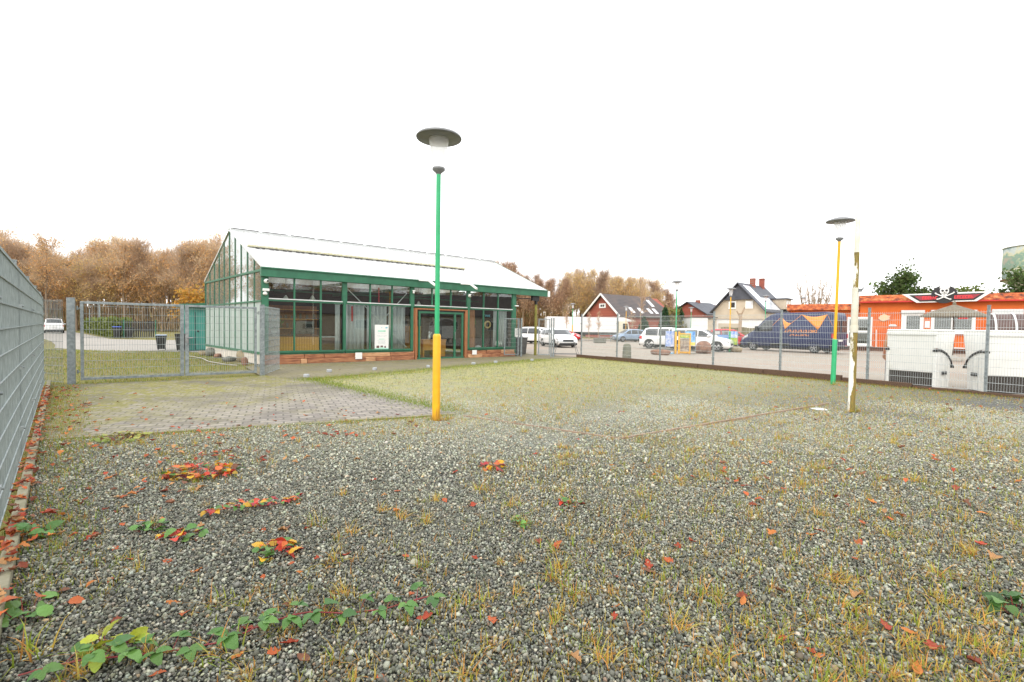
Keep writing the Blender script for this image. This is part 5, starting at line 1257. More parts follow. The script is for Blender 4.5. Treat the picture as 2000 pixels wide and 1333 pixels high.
pts = [(0.78, 2.72), (0.92, 2.95), (1.08, 3.02), (1.16, 3.1), (1.26, 3.02), (1.42, 2.94), (1.58, 2.92), (1.52, 2.76), (1.56, 2.62), (1.4, 2.58), (1.18, 2.45), (0.98, 2.5)]
MB().prism(pts, -0.08, -0.01, 'xz').build('fish_plaque', M['plaque'], ob, 0.02)
b = MB(); b.box(1.5, -0.05, 2.05, 2.0, -0.01, 2.16); b.box(1.55, -0.05, 2.16, 1.95, -0.01, 2.22); b.build('small_sign', M['alu'], ob, 0.02)
MB().box(3.76, -0.05, 1.96, 4.06, -0.01, 2.5).build('notice', M['white'], ob)
MB().box(7.1, -0.14, 2.9, 7.3, -0.01, 3.05).build('wall_lamp', M['white'], ob)
t = thing('white_board', 'white narrow board leaning on the orange wall', 'board', OB + Vector((0.62 * 0.845 - 0.2 * .535 + 0.0, -0.62 * 0.535 - 0.25, 0)), OA)
MB().bar((0, -0.25, 0.3), (0, 0.0, 1.75), 0.26, 0.03).build('board', M['white'], t)
# pirate sign
sg = thing('roof_sign', 'black and red roof sign with white frame, skull and crossed bones', 'sign', OB, OA)
MB().prism([(2.2, 4.62), (7.5, 4.74), (6.62, 4.0), (3.12, 3.93)], -0.60, -0.53, 'xz').build('white_frame', M['white'], sg, 0.01)
MB().prism([(2.65, 4.53), (7.05, 4.62), (6.46, 4.1), (3.32, 4.02)], -0.63, -0.601, 'xz').build('black_panel', M['black'], sg)
n = 30; MB().prism([(4.74 + 0.76 * math.cos(2 * math.pi * i / n), 4.56 + 0.70 * math.sin(2 * math.pi * i / n)) for i in range(n)], -0.66, -0.632, 'xz').build('black_disc', M['black'], sg)
M['redglow'] = pm('bright_red_sign_letters', (0.75, 0.05, 0.06, 1), (0.68, 0.04, 0.05, 1), 5, 0.5)
M['reddim'] = pm('dull_red_sign_face', (0.34, 0.04, 0.055, 1), (0.28, 0.03, 0.045, 1), 3, 0.5)
b = MB(); b.prism([(2.95, 4.45), (4.05, 4.47), (4.05, 4.14), (3.35, 4.12)], -0.645, -0.6305, 'xz'); b.prism([(5.45, 4.5), (6.8, 4.53), (6.4, 4.2), (5.45, 4.18)], -0.645, -0.6305, 'xz'); b.build('red_face', M['reddim'], sg)
rs = random.Random(9)
b = MB()
for x0, x1, z in ((3.45, 4.3, 4.17), (5.32, 6.3, 4.2)):
    x = x0
    while x < x1:
        w_, h_ = 0.13, 0.25; st = rs.choice([0, 1, 2, 3]); f = lambda a0, a1, c0, c1: b.box(x + a0 * w_, -0.675, z + c0 * h_ + 0.01 * (x - x0), x + a1 * w_, -0.662, z + c1 * h_ + 0.01 * (x - x0))
        f(0, 0.32, 0, 1); 
        if st != 1: f(0.32, 1, 0.75, 1)
        if st in (0, 2): f(0.32, 1, 0, 0.25)
        if st in (1, 2, 3): f(0.32, 1, 0.38, 0.6)
        if st in (1, 3): f(0.72, 1, 0, 0.75)
        x += 0.155
b.build('lettering', M['redglow'], sg)
def ell(cx, cz, rx, rz_, n=22): return [(cx + rx * math.cos(2 * math.pi * i / n), cz + rz_ * math.sin(2 * math.pi * i / n)) for i in range(n)]
b = MB(); b.prism(ell(4.74, 4.83, 0.27, 0.31), -0.70, -0.665, 'xz'); b.prism([(4.60, 4.45), (4.88, 4.45), (4.92, 4.7), (4.56, 4.7)], -0.70, -0.665, 'xz')
b.prism([(4.46, 5.02), (5.02, 5.02), (5.1, 5.25), (5.16, 5.38), (4.94, 5.36), (4.8, 5.5), (4.62, 5.4), (4.42, 5.36), (4.46, 5.2)], -0.705, -0.66, 'xz'); b.build('skull', M['white'], sg)
b = MB(); b.prism(ell(4.63, 4.83, 0.08, 0.085, 14), -0.715, -0.7005, 'xz'); b.prism(ell(4.86, 4.85, 0.08, 0.085, 14), -0.715, -0.7005, 'xz'); b.prism([(4.71, 4.68), (4.77, 4.68), (4.74, 4.76)], -0.715, -0.7005, 'xz'); b.build('eye_sockets', M['black'], sg)
b = MB()
for p, q in (((4.22, 4.62), (5.1, 4.15)), ((5.28, 4.66), (4.34, 4.16))):
    b.bar((p[0], -0.72, p[1]), (q[0], -0.72, q[1]), 0.03, 0.075, up=(0, 1, 0) if False else (0, 0, 1))
    for e in (p, q): b.prism(ell(e[0], e[1] + 0.03, 0.055, 0.05, 12), -0.735, -0.705, 'xz')
b.build('crossed_bones', M['white'], sg)
# thatched parasol
M['thatch'] = pm('grey_brown_thatch', (0.22, 0.19, 0.14, 1), (0.14, 0.12, 0.09, 1), 7, 0.95, bump=0.5, stretch=(1, 1, 0.4))
t = thing('parasol', 'grey brown thatched parasol before the big window of the orange building', 'parasol', (25.0, 27.0, 0), 0.3)
b = MB(); b.lathe([(1.52, 2.46), (1.5, 2.53), (0.8, 2.86), (0.25, 3.08), (0.06, 3.16), (0, 3.17)], 14); b.lathe([(0, 2.75), (0.8, 2.6), (1.52, 2.46)], 14); b.build('canopy', M['thatch'], t)
MB().cyl((0, 0, 0.2), (0, 0, 2.9), 0.045).build('pole', M['timber'], t)
b = MB(); b.lathe([(0.45, 0), (0.45, 0.12), (0.1, 0.3), (0, 0.3)], 18); b.build('base', M['concrete'], t)
MB().lathe([(0.05, 3.12), (0.09, 3.2), (0.04, 3.36), (0, 3.38)], 10).build('finial', M['thatch'], t)

# ---------------------------------------------------------------- roofed beach chairs behind the fence
M['gelcoat'] = pm('off_white_plastic_weave', (0.84, 0.84, 0.81, 1), (0.78, 0.78, 0.74, 1), 1.5, 0.45)
M['wicker'] = N('dark_wicker_base'); a = M['wicker']; a.rough(0.8); v = a.coord()
ck = a.n('ShaderNodeTexChecker'); ck.inputs['Scale'].default_value = 28; ck.inputs['Color1'].default_value = (0.035, 0.03, 0.026, 1); ck.inputs['Color2'].default_value = (0.06, 0.052, 0.045, 1); a.l(v, ck.inputs['Vector'])
a.base(ck.outputs[0]); M['wicker'] = a.m
def beach_chair(label, corner, bdir, fdir, mirror):
    """corner: rear corner nearest the camera; bdir along the back, fdir toward the open front"""
    t = thing('roofed_beach_chair', label, 'beach chair', (corner[0], corner[1], 0), 0, None)
    X = Vector((bdir[0], bdir[1], 0)).normalized(); Y = Vector((fdir[0], fdir[1], 0)).normalized()
    W, D = 1.16, 1.05
    t.rotation_euler = (0, 0, math.atan2(X.y, X.x)); fl = 1 if X.cross(Y).z > 0 else -1
    def fix(b):
        if fl < 0: b.v = [(x, -y, z) for x, y, z in b.v]; b.f = [tuple(reversed(f)) for f in b.f]
        return b
    b = MB(); b.add([(0.06, 0.05, 0.42), (W - 0.06, 0.05, 0.42), (W, 0.0, 1.56), (0, 0.0, 1.56), (0.06, 0.11, 0.42), (W - 0.06, 0.11, 0.42), (W, 0.06, 1.56), (0, 0.06, 1.56)], [(0, 1, 2, 3), (7, 6, 5, 4), (0, 4, 5, 1), (1, 5, 6, 2), (2, 6, 7, 3), (3, 7, 4, 0)]); fix(b).build('back_panel', M['gelcoat'], t, 0.02)
    b = MB(); b.box(-0.015, -0.025, 1.44, W + 0.015, 0.06, 1.56); b.box(-0.015, -0.02, 1.56, W + 0.015, D, 1.615); fix(b).build('roof_rim', M['gelcoat'], t, 0.03)
    b = MB(); b.box(0.03, 0.06, 0.0, W - 0.03, 0.12, 0.42); fix(b).build('lower_back', M['wicker'], t)
    for x in (0.0, W):
        s = 1 if x == 0 else -1; x0, x1 = sorted((x, x + s * 0.05))
        b = MB(); b.prism([(0.0, 1.1), (0.3, 1.08), (0.55, 0.98), (0.75, 0.8), (0.86, 0.8), (D, 1.56), (0.0, 1.56)], x0, x1, 'yz'); fix(b).build('hood_side', M['gelcoat'], t, 0.008)
        x0, x1 = sorted((x - s * 0.02, x + s * 0.055))
        b = MB(); b.prism([(0.0, 0.0), (0.72, 0.0), (0.80, 0.74), (0.58, 0.93), (0.3, 1.02), (0.0, 1.05)], x0, x1, 'yz'); fix(b).build('lower_side', M['gelcoat'], t, 0.012)
        x0, x1 = sorted((x - s * 0.05, x + s * 0.06)); o_ = [(-0.03, 1.06), (0.12, 1.075), (0.3, 1.05), (0.5, 0.98), (0.66, 0.88), (0.76, 0.78), (0.86, 0.64), (0.92, 0.6)]
        b = MB(); b.prism(o_ + [(a_, c_ - 0.055) for a_, c_ in reversed(o_)], x0, x1, 'yz'); fix(b).build('armrest_trim', M['black'], t, 0.01)
        x0, x1 = sorted((x - s * 0.07, x - s * 0.02)); b = MB(); b.box(x0, 0.3, 0.38, x1, 0.5, 0.47); fix(b).build('handle', M['black'], t, 0.01)
        x0, x1 = sorted((x - s * 0.026, x - s * 0.0215)); b = MB()
        for y in (0.26, 0.52): b.box(x0, y, 0.02, x1, y + 0.012, 0.9)
        fix(b).build('side_seams', M['alu'], t)
    b = MB(); b.box(0.07, 0.12, 0.0, W - 0.07, 0.75, 0.42); fix(b).build('seat_box', M['wicker'], t)
    b = MB(); b.box(0.08, 0.13, 0.42, W - 0.08, 0.74, 0.52); fix(b).build('seat_cushion', M['curtain'], t, 0.03)
    b = MB(); b.box(0.1, 0.07, 0.55, W - 0.1, 0.09, 0.56); fix(b).build('seam', M['alu'], t)
beach_chair('off white roofed beach chair seen from behind, left one behind the fence', (11.53, 12.95), (-0.43, 0.9), (0.9, 0.43), False)
beach_chair('off white roofed beach chair cut by the frame, right one behind the fence', (12.32, 12.35), (0.95, -0.3), (0.3, 0.95), True)
M['brownhood'] = pm('brown_canopy_cloth', (0.13, 0.085, 0.075, 1), (0.09, 0.06, 0.055, 1), 3, 0.8)
t = thing('covered_cart', 'brown arched canopy with white hoops behind the right beach chair', 'cart', (15.75, 15.8, 0), R(-38))
b = MB(); arc = [(math.cos(math.pi * i / 14), math.sin(math.pi * i / 14)) for i in range(15)]
b.prism([(0.85 * c, 1.55 + 0.62 * s) for c, s in arc], 0.1, 2.2, 'yz'); b.v = [(x, y, z) for x, y, z in b.v]; b.build('canopy', M['brownhood'], t)
for x in (0.1, 0.55, 1.3, 2.2):
    b = MB(); b.tube([(x, 0.87 * c, 1.55 + 0.64 * s) for c, s in arc], 0.028, 8); b.build('hoop', M['white'], t)
MB().box(0, -0.9, 0.45, 2.3, 0.9, 1.55).build('body', M['gelcoat'], t, 0.03)
for x in (0.4, 1.9):
    for y in (-0.8, 0.8): MB().cyl((x, y - 0.04, 0.25), (x, y + 0.04, 0.25), 0.25, n=18).build('wheel', M['rubber'], t)
M['clothpink'] = pm('orange_pink_cloth', (0.42, 0.12, 0.06, 1), (0.45, 0.26, 0.13, 1), 3, 0.8)
t = thing('folded_sunshade', 'orange and pink folded sunshade leaning left of the beach chair', 'sunshade', (11.47, 14.55, 0), 0.4)
b = MB(); b.lathe([(0.02, 0.65), (0.11, 0.75), (0.08, 1.2), (0.03, 1.5), (0, 1.52)], 10); b.build('cloth', M['clothpink'], t); MB().cyl((0, 0, 0), (0, 0, 0.75), 0.03).build('pole', M['vanblue'], t)

# ---------------------------------------------------------------- water tower
a = N('painted_tower_mural'); a.rough(0.8); v = a.coord(scale=(0.12, 0.12, 0.16))
n1 = a.noise(v, 1.6, 3, 0.5)
a.base(a.ramp(n1, [(0.34, (0.24, 0.31, 0.30)), (0.44, (0.44, 0.48, 0.46)), (0.5, (0.50, 0.47, 0.30)), (0.56, (0.18, 0.29, 0.23)), (0.68, (0.36, 0.32, 0.25))])); M['mural'] = a.m
t = thing('water_tower', 'round painted water tower rising at the frame edge behind the trees', 'tower', (168.7, 152, 0))
b = MB(); b.lathe([(9.2, 19.6), (9.4, 20.4), (9.4, 29.2), (9.1, 29.6)], 40); b.build('tank', M['mural'], t)
b = MB(); b.lathe([(9.1, 29.6), (9.55, 29.6), (9.55, 29.9), (4, 30.6), (0, 30.8)], 40); b.build('roof', M['alu'], t)
b = MB(); b.lathe([(6.0, 0), (5.4, 10), (6.5, 17), (9.5, 19.2), (9.5, 19.6), (9.0, 19.6)], 32); b.build('shaft', M['concrete'], t)
b = MB(); b.lathe([(9.5, 19.1), (9.8, 19.1), (9.8, 19.5), (9.5, 19.5)], 40); b.build('ring_ledge', M['brownplinth'], t)

# ---------------------------------------------------------------- houses
a = N('red_brick_wall'); a.rough(0.85); v = a.coord(); br = a.n('ShaderNodeTexBrick'); br.inputs['Scale'].default_value = 1.0; br.inputs['Brick Width'].default_value = 0.5; br.inputs['Row Height'].default_value = 0.16; br.inputs['Mortar Size'].default_value = 0.02
br.inputs['Color1'].default_value = (0.36, 0.075, 0.045, 1); br.inputs['Color2'].default_value = (0.27, 0.055, 0.035, 1); br.inputs['Mortar'].default_value = (0.3, 0.16, 0.12, 1)
mp = a.n('ShaderNodeMapping'); mp.inputs['Rotation'].default_value = (R(90), 0, 0); a.l(v, mp.inputs[0]); a.l(mp.outputs[0], br.inputs['Vector']); a.base(br.outputs[0]); M['brick'] = a.m
a = N('dark_roof_tiles'); a.rough(0.75); v = a.coord(); wv = a.n('ShaderNodeTexWave'); wv.inputs['Scale'].default_value = 1.2; wv.bands_direction = 'Z'; a.l(v, wv.inputs['Vector'])
n1 = a.noise(v, 0.5, 6); a.base(a.mix(0.35, a.ramp(n1, [(0.35, (0.065, 0.06, 0.065)), (0.65, (0.13, 0.095, 0.08))]), a.ramp(wv.outputs[0], [(0.2, (0.04, 0.035, 0.04)), (0.8, (0.13, 0.115, 0.11))]))); a.bump(wv.outputs[0], 0.4, 0.04); M['rooftile'] = a.m
M['slate'] = pm('blue_grey_slate', (0.085, 0.09, 0.11, 1), (0.055, 0.06, 0.075, 1), 1.4, 0.6)
M['creamwall'] = pm('cream_render', (0.56, 0.48, 0.37, 1), (0.48, 0.41, 0.31, 1), 1.2, 0.85)
def house(name, label, apex_xy, ridge_xy, w, ze, zr, wall, roof, hip=0.0, oh=0.45, verge='white', gablepart=None):
    """gable front at apex_xy, ridge runs to ridge_xy; local x along the ridge, y across"""
    d = Vector((ridge_xy[0] - apex_xy[0], ridge_xy[1] - apex_xy[1], 0)); L = d.length
    t = thing(name, label, 'house', (apex_xy[0], apex_xy[1], 0), math.atan2(d.y, d.x))
    sl = (zr - ze) / w; wi = w - 0.35; zi = zr - sl * wi - 0.15
    b = MB(); b.prism([(-wi, 0), (wi, 0), (wi, zi), (0, zr - 0.2), (-wi, zi)], 0.3, L - 0.2, 'yz'); b.build('wall', wall, t)
    for s in (-1, 1):
        p = [Vector((-oh + 0.2, 0, zr)), Vector((L - hip, 0, zr)), Vector((L + 0.3, s * w, ze)), Vector((-oh + 0.2, s * w, ze))]
        b = MB(); q = p + [v_ - Vector((0, 0, 0.16)) for v_ in p]; b.add(q, [(0, 1, 2, 3), (7, 6, 5, 4), (0, 4, 5, 1), (1, 5, 6, 2), (2, 6, 7, 3), (3, 7, 4, 0)]); b.build('roof', roof, t)
        if verge: MB().bar((-oh + 0.16, s * w, ze - 0.06), (-oh + 0.16, 0, zr - 0.06), 0.08, 0.3).build('verge_board', M[verge], t)
    if hip > 0:
        b = MB(); b.add([(L - hip, 0, zr - 0.01), (L + 0.3, w, ze), (L + 0.3, -w, ze), (L - hip, 0, zr - 0.17), (L + 0.3, w, ze - 0.16), (L + 0.3, -w, ze - 0.16)], [(0, 2, 1), (3, 4, 5), (1, 2, 5, 4)]); b.build('roof', roof, t)
    t['slope'] = sl; return t, L, sl
def skylight(t, x, k0, k1, w, zr, sl, width):
    """k: fraction down the slope on the -y side"""
    ya, yb = -w * k0, -w * k1; za, zb_ = zr - sl * w * k0 + 0.03, zr - sl * w * k1 + 0.03
    o = MB().add([(x, ya, za), (x + width, ya, za), (x + width, yb, zb_), (x, yb, zb_), (x, ya, za + 0.08), (x + width, ya, za + 0.08), (x + width, yb, zb_ + 0.08), (x, yb, zb_ + 0.08)], [(0, 1, 2, 3), (7, 6, 5, 4), (0, 4, 5, 1), (1, 5, 6, 2), (2, 6, 7, 3), (3, 7, 4, 0)]).build('skylight', M['skyglass'], t)
M['skyglass'] = pm('bright_skylight_glass', (0.75, 0.77, 0.8, 1), (0.7, 0.72, 0.75, 1), 1, 0.08, spec=1.0)
t, L, sl = house('brick_house', 'red brick house with steep dark roof and white verge boards behind the lorry', (14.9, 80), (26.9, 88.5), 4.3, 3.6, 7.4, M['brick'], M['rooftile'], 2.2)
f = MB(); f.box(0.22, -0.75, 5.0, 0.30, 0.75, 5.75); o = f.build('window', M['white'], t); 
for y in (-0.42, 0.04, ): MB().box(0.2, y, 5.2, 0.215, y + 0.36, 5.55).build('pane', M['carglass'], o)
for x in (3.6, 5.8, 8.2, 9.7): skylight(t, x, 0.62, 0.84, 4.3, 7.4, sl, 0.75)
skylight(t, 10.3, 0.2, 0.5, 4.3, 7.4, sl, 0.8)
MB().box(0.24, -3.9, 2.9, 0.3, 3.9, 3.35).build('frieze', M['creamwall'], t)
b = MB(); b.box(9.4, -0.4, 7.0, 10.0, 0.3, 7.9)
t, L, sl = house('brick_house', 'smaller red brick house with grey slate roof behind the white garage', (33.0, 90), (40.5, 95.5), 4.2, 4.5, 6.9, M['brick'], M['slate'], 1.5, verge=None)
for x in (4.8, 6.6): skylight(t, x, 0.72, 0.95, 4.2, 6.9, sl, 0.6)
b = MB(); b.box(3, -0.4, 6.7, 3.6, 0.3, 7.3); b.build('chimney', M['brick'], t)
t, L, sl = house('cream_house', 'cream house with dark slate gable top, solar panels and two chimneys', (30.7, 65), (37.4, 71.0), 3.75, 4.1, 8.1, M['creamwall'], M['slate'], 0.0, 0.6, None)
MB().prism([(-1.9, 5.75), (1.9, 5.75), (0, 7.85)], -0.02, 0.28, 'yz').build('slate_gable', M['slate'], t)
o = MB().box(0.2, 0.35, 4.5, 0.31, 1.35, 5.55).build('window', M['white'], t); MB().box(0.17, 0.5, 4.7, 0.195, 1.1, 5.4).build('pane', M['carglass'], o)
o = MB().box(0.2, -1.9, 4.5, 0.31, -0.9, 5.55).build('window', M['white'], t); MB().box(0.17, -1.7, 4.7, 0.195, -1.1, 5.4).build('pane', M['skyglass'], o)
M['solar'] = pm('reflecting_solar_panel', (0.62, 0.66, 0.70, 1), (0.56, 0.6, 0.65, 1), 1, 0.12, spec=1.0)
def onslope(x0, x1, k0, k1, nm, m, lift=0.06):
    w = 3.75; zr = 8.1
    ya, yb = -w * k0, -w * k1; za, zb_ = zr - sl * w * k0 + 0.01, zr - sl * w * k1 + 0.01
    MB().add([(x0, ya, za), (x1, ya, za), (x1, yb, zb_), (x0, yb, zb_), (x0, ya, za + lift), (x1, ya, za + lift), (x1, yb, zb_ + lift), (x0, yb, zb_ + lift)], [(0, 1, 2, 3), (7, 6, 5, 4), (0, 4, 5, 1), (1, 5, 6, 2), (2, 6, 7, 3), (3, 7, 4, 0)]).build(nm, m, t)
for k in range(4): onslope(0.5, 2.6 if k < 2 else 5.6, 0.10 + 0.21 * k, 0.29 + 0.21 * k, 'solar_panel', M['solar'])
for x, h_ in ((4.0, 8.85), (7.3, 9.1)):
    o = MB().box(x, -0.45, 6.9, x + 0.6, 0.15, h_).build('chimney', M['brick'], t); MB().box(x - 0.05, -0.5, h_, x + 0.65, 0.2, h_ + 0.1).build('cap', M['brick'], o)
# dormer on the right slope
b = MB(); b.box(6.2, -3.9, 4.6, 8.3, -1.6, 6.0); o = b.build('dormer', M['creamwall'], t); MB().box(6.0, -4.1, 6.0, 8.5, -1.2, 6.15).build('dormer_roof', M['slate'], o)
for x in (6.4, 7.3): MB().box(x, -3.93, 4.9, x + 0.7, -3.9, 5.8).build('dormer_window', M['white'], o)
t = thing('garage', 'white flat roofed garage block left of the cream house', 'garage', (24.2, 61.5, 0), R(-4))
MB().box(-1.1, 0, 0, 1.0, 5, 3.1).build('wall', M['white'], t); MB().box(1.0, 0.3, 0, 2.2, 5, 3.0).build('side_wall', M['creamwall'], t); MB().box(-1.15, -0.05, 3.1, 2.25, 5, 3.2).build('roof_edge', M['rooftile'], t)
t = thing('garage', 'cream garage with a wide grey door under the cream house', 'garage', (28.3, 62.5, 0), R(-10))
MB().box(-1.6, 0, 0, 4.2, 3.4, 3.05).build('wall', M['white'], t); MB().box(-1.2, -0.02, 0, 1.4, 0.0, 2.45).build('door', M['creamwall'], t); MB().box(-1.7, -0.2, 3.05, 4.3, 3.4, 3.2).build('roof_edge', M['creamwall'], t)
M['olive'] = pm('olive_weathered_boards', (0.22, 0.2, 0.11, 1), (0.16, 0.145, 0.08, 1), 3, 0.9, stretch=(4, 4, 0.4))
t = thing('board_fence', 'olive weathered board fence in front of the cream house', 'fence', (25.2, 57.5, 0), R(-6))
for k in range(24): MB().box(k * 0.3, 0, 0.1, k * 0.3 + 0.27, 0.03, 1.9 + 0.05 * math.sin(k)).build('board', M['olive'], t)
MB().box(0, 0.03, 0.5, 7.2, 0.08, 0.6).build('rail', M['olive'], t); MB().box(0, 0.03, 1.4, 7.2, 0.08, 1.5).build('rail', M['olive'], t)
# ---------------------------------------------------------------- trees
M['bark'] = pm('grey_brown_bark', (0.30, 0.22, 0.15, 1), (0.18, 0.13, 0.09, 1), 3, 0.9, stretch=(3, 3, 0.4))
M['barkpale'] = pm('pale_bark', (0.42, 0.32, 0.22, 1), (0.30, 0.22, 0.15, 1), 3, 0.9, stretch=(3, 3, 0.4))
M['crown'] = attr_mat('autumn_leaf_surface', 0.8, 0.45, spec=0.2)
def limbs(rs, h, r, lo, spread, nl, up=0.9, fork=2):
    """returns segments (p,q,r0,r1) and tip points"""
    seg, tips = [], []
    P = [np.array([0.0, 0, 0])]; n = 7
    for i in range(1, n + 1):
        P.append(np.array([rs.normal(0, 0.02 * h * i / n), rs.normal(0, 0.02 * h * i / n), h * 0.93 * i / n]))
    for i in range(n): seg.append((P[i], P[i + 1], r * (1 - 0.85 * i / n), r * (1 - 0.85 * (i + 1) / n)))
    def at(z):
        k = min(n - 1, int(z / (h * 0.93) * n)); f = z / (h * 0.93) * n - k; return P[k] * (1 - f) + P[k + 1] * f
    for j in range(nl):
        z = h * (lo + (0.9 - lo) * (j + rs.random()) / nl); p = at(z); az = rs.uniform(0, 6.283)
        ln = spread * (1.15 - 0.75 * (z / h - lo) / (1 - lo)) * rs.uniform(0.6, 1.1)
        d = np.array([math.cos(az), math.sin(az), up * rs.uniform(0.5, 1.3)]); d /= np.linalg.norm(d)
        q = p + d * ln * 0.55; q2 = q + (d + rs.normal(0, 0.25, 3) + np.array([0, 0, 0.25])) * ln * 0.5
        r0 = r * 0.32 * (1 - z / h) + 0.02
        seg += [(p, q, r0, r0 * 0.6), (q, q2, r0 * 0.6, 0.012)]; tips += [q, q2]
        for k in range(fork):
            e = q + (d + rs.normal(0, 0.45, 3)) * ln * rs.uniform(0.3, 0.55); seg.append((q, e, r0 * 0.45, 0.01)); tips.append(e)
    tips.append(P[-1]); return seg, np.array(tips)
def tree_proto(name, label, cat, h, r, lo, spread, nl, nleaf, size, cols, ntwig, twigcol, bark, seed, up=1.1, clump=0.075, group=None):
    rs = np.random.default_rng(seed); seg, tips = limbs(rs, h, r, lo, spread, nl, up)
    t = thing(name, label, cat, (0, 0, 0), 0, group)
    b = MB()
    for p, q, r0, r1 in seg: b.cyl(p, q, r0, r1, 5 if r0 < 0.06 else 8, False)
    b.build('trunk', bark, t)
    V, F, C = [], [], []
    if nleaf:
        w = rs.random(len(tips)) + 0.3; w = w * np.clip(1.5 - tips[:, 2] / h * 1.15, 0.15, 1); k = rs.choice(len(tips), nleaf, p=w / w.sum()); P = tips[k] + rs.normal(0, clump * h * 0.55, (nleaf, 3)) * np.array([1, 1, 0.8])
        P[:, 2] = np.maximum(P[:, 2], h * lo * 0.6)
        A = rs.normal(size=(nleaf, 3)); A /= np.linalg.norm(A, axis=1)[:, None]; Bv = np.cross(A, rs.normal(size=(nleaf, 3))); Bv /= np.linalg.norm(Bv, axis=1)[:, None]
        s = size * rs.uniform(0.5, 1.3, (nleaf, 1)); A = A * s; Bv = Bv * s * 0.7
        V.append(np.stack([P - A, P + Bv, P + A, P - Bv], 1).reshape(-1, 3))
        cl = np.minimum(np.array(cols)[(k * 7 + rs.integers(0, 2, nleaf)) % len(cols)] * rs.uniform(1.0, 1.4, (nleaf, 1)), 0.8); C.append(np.repeat(cl, 4, 0))
    if ntwig:
        k = rs.integers(0, len(tips), ntwig); P = tips[k] + rs.normal(0, clump * h * 0.25, (ntwig, 3)); d = rs.normal(0, 0.5, (ntwig, 3)) + np.array([0, 0, 0.8]) + (P * np.array([1, 1, 0])) / max(spread, .1) * 0.5
        d = d / np.linalg.norm(d, axis=1)[:, None] * h * rs.uniform(0.04, 0.12, (ntwig, 1)); sd = np.cross(d, rs.normal(size=(ntwig, 3))); sd = sd / np.linalg.norm(sd, axis=1)[:, None] * 0.0017 * h
        V.append(np.stack([P - sd, P + sd, P + d + sd * 0.3, P + d - sd * 0.3], 1).reshape(-1, 3)); C.append(np.repeat(np.array([twigcol]) * rs.uniform(0.7, 1.3, (ntwig, 1)), 4, 0))
    V = np.concatenate(V); C = np.concatenate(C)
    npmesh('crown', V, np.arange(len(V)).reshape(-1, 4), M['crown'], C, t)
    return t
RUST = [(0.64, 0.36, 0.15), (0.58, 0.35, 0.18), (0.66, 0.42, 0.17), (0.52, 0.34, 0.2), (0.60, 0.42, 0.23)]
OCHRE = [(0.66, 0.46, 0.18), (0.58, 0.44, 0.19), (0.54, 0.44, 0.17), (0.68, 0.49, 0.22), (0.66, 0.39, 0.17)]
PALE = [(0.62, 0.40, 0.25), (0.66, 0.38, 0.22), (0.58, 0.42, 0.3), (0.68, 0.46, 0.28)]  # paled leaf tones, distant haze put into the colour
GREY = (0.54, 0.41, 0.28)
GLW = 'autumn trees of the wood left of the greenhouse'; GRW = 'autumn trees of the wood right of the greenhouse'
L1 = 'rust brown autumn tree in the wood behind the gate'; L2 = 'ochre leaved autumn tree in the wood behind the gate'; L3 = 'nearly bare grey brown tree in the wood behind the gate'
R1 = 'ochre autumn tree in the wood behind lorry and brick house'; R2 = 'pale orange autumn tree in the wood right of the greenhouse roof'; R3 = 'thin nearly bare tree in the wood right of the greenhouse roof'
pa = tree_proto('autumn_tree', L1, 'tree', 14, 0.2, 0.3, 3.0, 24, 2300, 0.12, RUST, 1600, GREY, M['bark'], 1, group=GLW)
pb = tree_proto('autumn_tree', L2, 'tree', 13, 0.18, 0.3, 2.8, 24, 2000, 0.12, OCHRE, 1600, GREY, M['bark'], 2, group=GLW)
pc = tree_proto('bare_tree', L3, 'tree', 15, 0.17, 0.35, 2.4, 22, 500, 0.11, RUST, 2000, (0.52, 0.39, 0.28), M['bark'], 3, 1.4, group=GLW)
pd = tree_proto('autumn_tree', R1, 'tree', 13.5, 0.19, 0.3, 3.0, 24, 2100, 0.12, OCHRE, 1600, GREY, M['barkpale'], 4, group=GRW)
pe = tree_proto('autumn_tree', R2, 'tree', 13.5, 0.17, 0.35, 2.7, 24, 1500, 0.12, PALE, 1700, (0.36, 0.24, 0.17), M['barkpale'], 5, group=GRW)
pf = tree_proto('bare_tree', R3, 'tree', 14, 0.14, 0.35, 2.0, 22, 300, 0.12, PALE, 1800, (0.38, 0.27, 0.2), M['barkpale'], 6, 1.4, group=GRW)
rt = random.Random(5)
first = {}
def put(p, x, y, s, rz):
    if p.name not in first:
        first[p.name] = 1; p.location = (x, y, -0.05); p.rotation_euler = (0, 0, rz); p.scale = (s, s, s * 1.02)
    else: dup(p, (x, y, -0.05), rz, None, (s * rt.uniform(0.9, 1.1), s * rt.uniform(0.9, 1.1), s))
# left wood
for row, Y in enumerate((76, 81, 87, 93)):
    px = -240 + row * 9
    while px < 470:
        y = Y + rt.uniform(-2, 2); x = (px - 1000) / 930 * y
        top = {0: 470}.get(0)
        want = np.interp(px, [-60, 30, 60, 110, 150, 210, 260, 330, 400, 470], [455, 462, 488, 512, 505, 480, 474, 480, 476, 472]) + rt.uniform(-20, 36)
        hh = 1.5 + (640.5 + 0.0148 * (px - 1000) - want) * y / 930
        p = rt.choice([pa, pb, pc, pa, pc]); bh = {pa: 14, pb: 13, pc: 15}[p]
        put(p, x, y, hh / bh * 0.98, rt.uniform(0, 6)); px += rt.uniform(28, 44)
# the wood bends round to the left of the lane (out of frame, added for the gable glass to mirror)
for k in range(22):
    f = k / 21; put(rt.choice([pa, pb, pa]), -66 - 42 * f + rt.uniform(-4, 4), 74 - 62 * f + rt.uniform(-4, 4) + 6, rt.uniform(0.9, 1.15), rt.uniform(0, 6))
